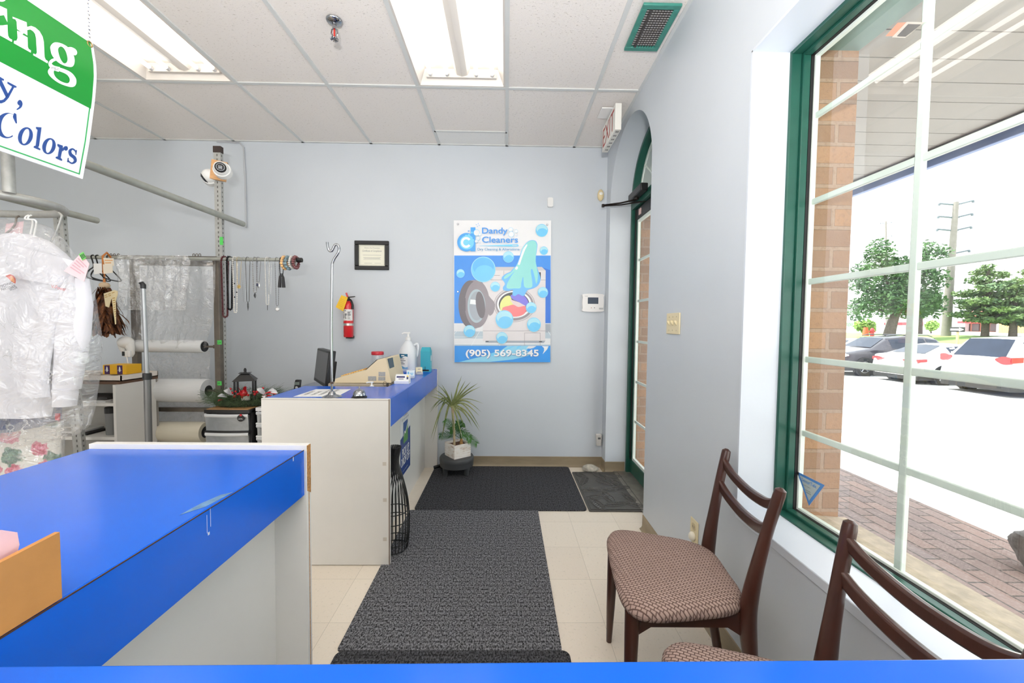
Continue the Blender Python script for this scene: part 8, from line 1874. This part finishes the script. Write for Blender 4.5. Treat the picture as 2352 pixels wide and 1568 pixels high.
# ================================================================ plant, stool, vase
so = thing('step_stool', 'round dark grey plastic stool under the potted plants', 'stool', (-0.425, 3.515, 0.009))
SC = V((-0.425, 3.515, 0.009)); stool_m = mat('stool_grey', (66, 68, 70), 0.5, namt=0.06, bump=0.08, bscale=300)
mb = MB(); mb.lathe([(0.118, 0.112), (0.142, 0.100), (0.150, 0.112), (0.150, 0.140), (0.143, 0.152), (0.125, 0.156), (0.0, 0.157)], tuple(SC), 44); mb.lathe([(0.130, 0.070), (0.146, 0.070), (0.149, 0.112), (0.130, 0.112), (0.130, 0.070)], tuple(SC), 44); part('top', mb, stool_m, so)
for a in (35, 145, 215, 325):
    c, s = math.cos(math.radians(a)), math.sin(math.radians(a)); mb = MB(); mb.tube([SC + V((c * 0.112, s * 0.112, 0.0)), SC + V((c * 0.115, s * 0.115, 0.10))], [0.020, 0.025], 14); part('leg', mb, stool_m, so)
def wash():
    m, nt, bs = newmat('whitewashed_wood'); v = coords(nt, (14, 14, 120)); n = noise_node(nt, v, 1.0, 5, 0.7); n2 = noise_node(nt, coords(nt), 18, 4, 0.7)
    f = math_node(nt, 'MULTIPLY', n.outputs['Fac'], math_node(nt, 'ADD', n2.outputs['Fac'], 0.45))
    nt.links.new(ramp(nt, f, [(0.30, lin((178, 136, 102))), (0.42, lin((236, 228, 218))), (0.6, lin((244, 240, 234)))]), bs.inputs['Base Color']); bs.inputs['Roughness'].default_value = 0.75; return m
wash_m = wash()
PB = V((-0.415, 3.50, SC.z + 0.1575)); pb_ = thing('planter_box', 'whitewashed square wooden planter with a brass cup pull', 'planter', tuple(PB)); Mb = Matrix.Rotation(math.radians(38), 3, 'Z'); hw, hz = 0.083, 0.118
def bq(x, y, z): return PB + Mb @ V((x, y, z))
def bbox_(x0, x1, y0, y1, z0, z1):
    m_ = MB(); m_.hexa([bq(x0, y0, z0), bq(x1, y0, z0), bq(x1, y1, z0), bq(x0, y1, z0)], [bq(x0, y0, z1), bq(x1, y0, z1), bq(x1, y1, z1), bq(x0, y1, z1)]); return m_
for (x0, x1, y0, y1) in ((-hw, hw, -hw, -hw + .012), (-hw, hw, hw - .012, hw), (-hw, -hw + .012, -hw + .012, hw - .012), (hw - .012, hw, -hw + .012, hw - .012)): part('side_board', bbox_(x0, x1, y0, y1, 0, hz), wash_m, pb_, bevel=0.002)
part('soil', bbox_(-hw + .012, hw - .012, -hw + .012, hw - .012, 0.01, hz - 0.018), mat('potting_soil', (96, 66, 46), 0.95, namt=0.5, nscale=60, bump=0.8, bscale=120), pb_)
mb = MB(); mb.ball((0, 0, 0), 1.0, 18, 10); mb.v = [bq(hw + max(0, p.x) * 0.022, p.y * 0.042, hz * 0.52 + (max(p.z, -0.25)) * 0.026) for p in mb.v]; part('cup_pull', mb, mat('aged_brass', (170, 128, 78), 0.35, 0.7), pb_)
# spiky dracaena
dp = thing('dracaena', 'tall spiky dracaena with thin striped leaves in the wooden planter', 'plant', tuple(bq(-0.035, 0.0, hz - 0.018)))
PYY = 3.47
def px6(u, v, Y=PYY): return at(980 + u / 6.272, 860 + v / 6.272, Y)
def leafcol():
    m, nt, bs = newmat('striped_leaf'); n = noise_node(nt, coords(nt), 7, 3, 0.6); nt.links.new(ramp(nt, n.outputs['Fac'], [(0.35, lin((92, 112, 62))), (0.55, lin((150, 158, 98))), (0.72, lin((198, 192, 140)))]), bs.inputs['Base Color']); bs.inputs['Roughness'].default_value = 0.5; return m
lf_m = leafcol(); stem_m = mat('cane_stem', (190, 172, 138), 0.8, namt=0.2, nscale=30, bump=0.3, bscale=90)
b0 = bq(-0.035, 0.0, hz - 0.02); tp0 = px6(372, 450, b0.y)
mb = MB(); mb.tube([b0, b0.lerp(tp0, .35) + V((0.004, 0, 0)), b0.lerp(tp0, .7), tp0], [0.011, 0.010, 0.011, 0.013], 12); part('stem', mb, stem_m, dp)
rnd = random.Random(9)
def blade(mb, p0, p1, sag, w, n=9):
    rows = []; d = p1 - p0; L = d.length
    for i in range(n + 1):
        f = i / n; q = p0 + d * f + V((0, 0, sag * L * math.sin(PI * f ** 0.8))); t = (d + V((0, 0, sag * L * PI * math.cos(PI * f)))).normalized(); s = t.cross(V((0, 1, 0.2))).normalized(); ww = w * min(1, 4 * f + 0.45) * (1 - f ** 3)
        rows += [q - s * ww, q + V((0, -ww * 0.5, 0)), q + s * ww]
    mb.add(rows, [(3 * i + j, 3 * i + j + 1, 3 * i + 4 + j, 3 * i + 3 + j) for i in range(n) for j in (0, 1)])
tips = [(510, 5, .02), (560, 80, .03), (640, 100, .05), (740, 122, .06), (792, 166, .06), (352, 236, .0), (212, 135, .05), (150, 140, .12), (118, 215, .10), (62, 268, .12), (40, 306, .10), (44, 515, .32), (40, 556, .36), (55, 935, .42), (82, 992, .36), (212, 962, .30), (232, 880, .22), (826, 424, .18), (792, 545, .30), (768, 602, .28), (775, 782, .26), (770, 825, .22), (662, 760, .25), (640, 692, .2), (542, 780, .2), (516, 952, .12), (400, 908, .02), (470, 70, .02), (600, 210, .06), (460, 150, .03), (690, 200, .08), (300, 330, .08), (650, 400, .12), (120, 480, .25), (575, 830, .2)]
for (u, v, sg_) in tips:
    Y = PYY + rnd.uniform(-.14, .10); p0 = tp0 + V((rnd.uniform(-.008, .008), rnd.uniform(-.008, .008), rnd.uniform(-.03, .03))); mb = MB(); blade(mb, p0, px6(u, v, Y), sg_, rnd.uniform(0.0045, 0.0075)); part('leaf', mb, lf_m, dp, recalc=False)
# feathery palm
pl_ = thing('palm_plant', 'small dark green feathery palm beside the dracaena in the planter', 'plant', tuple(bq(0.03, 0.0, hz - 0.018)))
g_m = leafmat('palm_green', (30, 72, 34), (84, 146, 60)); b1 = bq(0.03, -0.01, hz - 0.02)
mb = MB(); mb.tube([b1, b1 + V((0, 0, 0.05))], [0.016, 0.010], 12); part('stem', mb, mat('palm_base', (170, 128, 74), 0.8, namt=0.3, nscale=60), pl_)
for (mid, tip, dy) in (((420, 800), (272, 655), -.05), ((370, 860), (196, 868), .03), ((440, 760), (345, 790), -.02), ((460, 760), (520, 690), -.08), ((560, 870), (718, 985), -.06), ((500, 800), (640, 930), -.12), ((450, 730), (430, 700), .02)):
    p0, p1, p2 = b1 + V((0, 0, 0.045)), px6(*mid, b1.y + dy * .5), px6(*tip, b1.y + dy); fr = MB(); P = [V(p) for p in smooth_loop([tuple(p0), tuple(p1), tuple(p2)], 9, False)]
    fr.tube(P, [0.003 * (1 - 0.7 * k / (len(P) - 1)) for k in range(len(P))], 5)
    for i in range(6, len(P)):
        for k in (0,):
            q = P[i].lerp(P[min(i + 1, len(P) - 1)], k); t = (P[min(i + 1, len(P) - 1)] - P[i - 1]).normalized(); sd = t.cross(V((0, -1, 0.3))).normalized(); L = 0.062 * math.sin(PI * (0.18 + 0.72 * (i + k - 6) / (len(P) - 6)))
            for s in (-1, 1): blade(fr, q, q + (t * 0.9 + sd * s).normalized() * L + V((0, rnd.uniform(-.015, .015), -0.012)), 0.0, 0.0036, 4)
    part('frond', fr, g_m, pl_, recalc=False)
mb = MB(); c = at(1004, 1075, 3.60); mb.tube([(c.x - 0.03, 3.60, 0.022), (c.x + 0.06, 3.64, 0.035)], 0.014, 10)
solo('black_tube', mb, black_m, 'short black tube lying by the end of the counter behind the stool', 'tube')
# wire floor vase
wv = thing('wire_vase', 'tall black wire floor vase with a flared neck by the counter end', 'vase', (-0.647, 2.31, 0.007))
VC = V((-0.645, 2.315, 0.008)); prof = [(0.076, 0.0), (0.084, 0.05), (0.088, 0.13), (0.086, 0.22), (0.074, 0.32), (0.052, 0.41), (0.032, 0.475), (0.026, 0.51), (0.029, 0.55), (0.040, 0.60)]
prof = smooth_loop(prof, 4, False); wv_m = mat('black_wire', (30, 30, 31), 0.4, namt=0.1)
for k in range(26):
    pts = []
    for i, (r_, z) in enumerate(prof):
        a = 2 * PI * k / 26 + 0.9 * max(0, (z - 0.34) / 0.26) ** 1.4; pts.append(VC + V((math.cos(a) * r_, math.sin(a) * r_, z)))
    mb = MB(); mb.tube(pts, [0.0026 + 0.0014 * (1 if q.z > VC.z + 0.42 else 0) for q in pts], 6); part('rib', mb, wv_m, wv)
for (r_, z) in ((0.077, 0.004), (0.083, 0.045), (0.0855, 0.17), (0.079, 0.225)):
    mb = MB(); mb.tube([VC + V((math.cos(t) * r_, math.sin(t) * r_, z)) for t in [2 * PI * j / 36 for j in range(36)]], 0.0028, 6, closed=True); part('ring', mb, wv_m, wv)
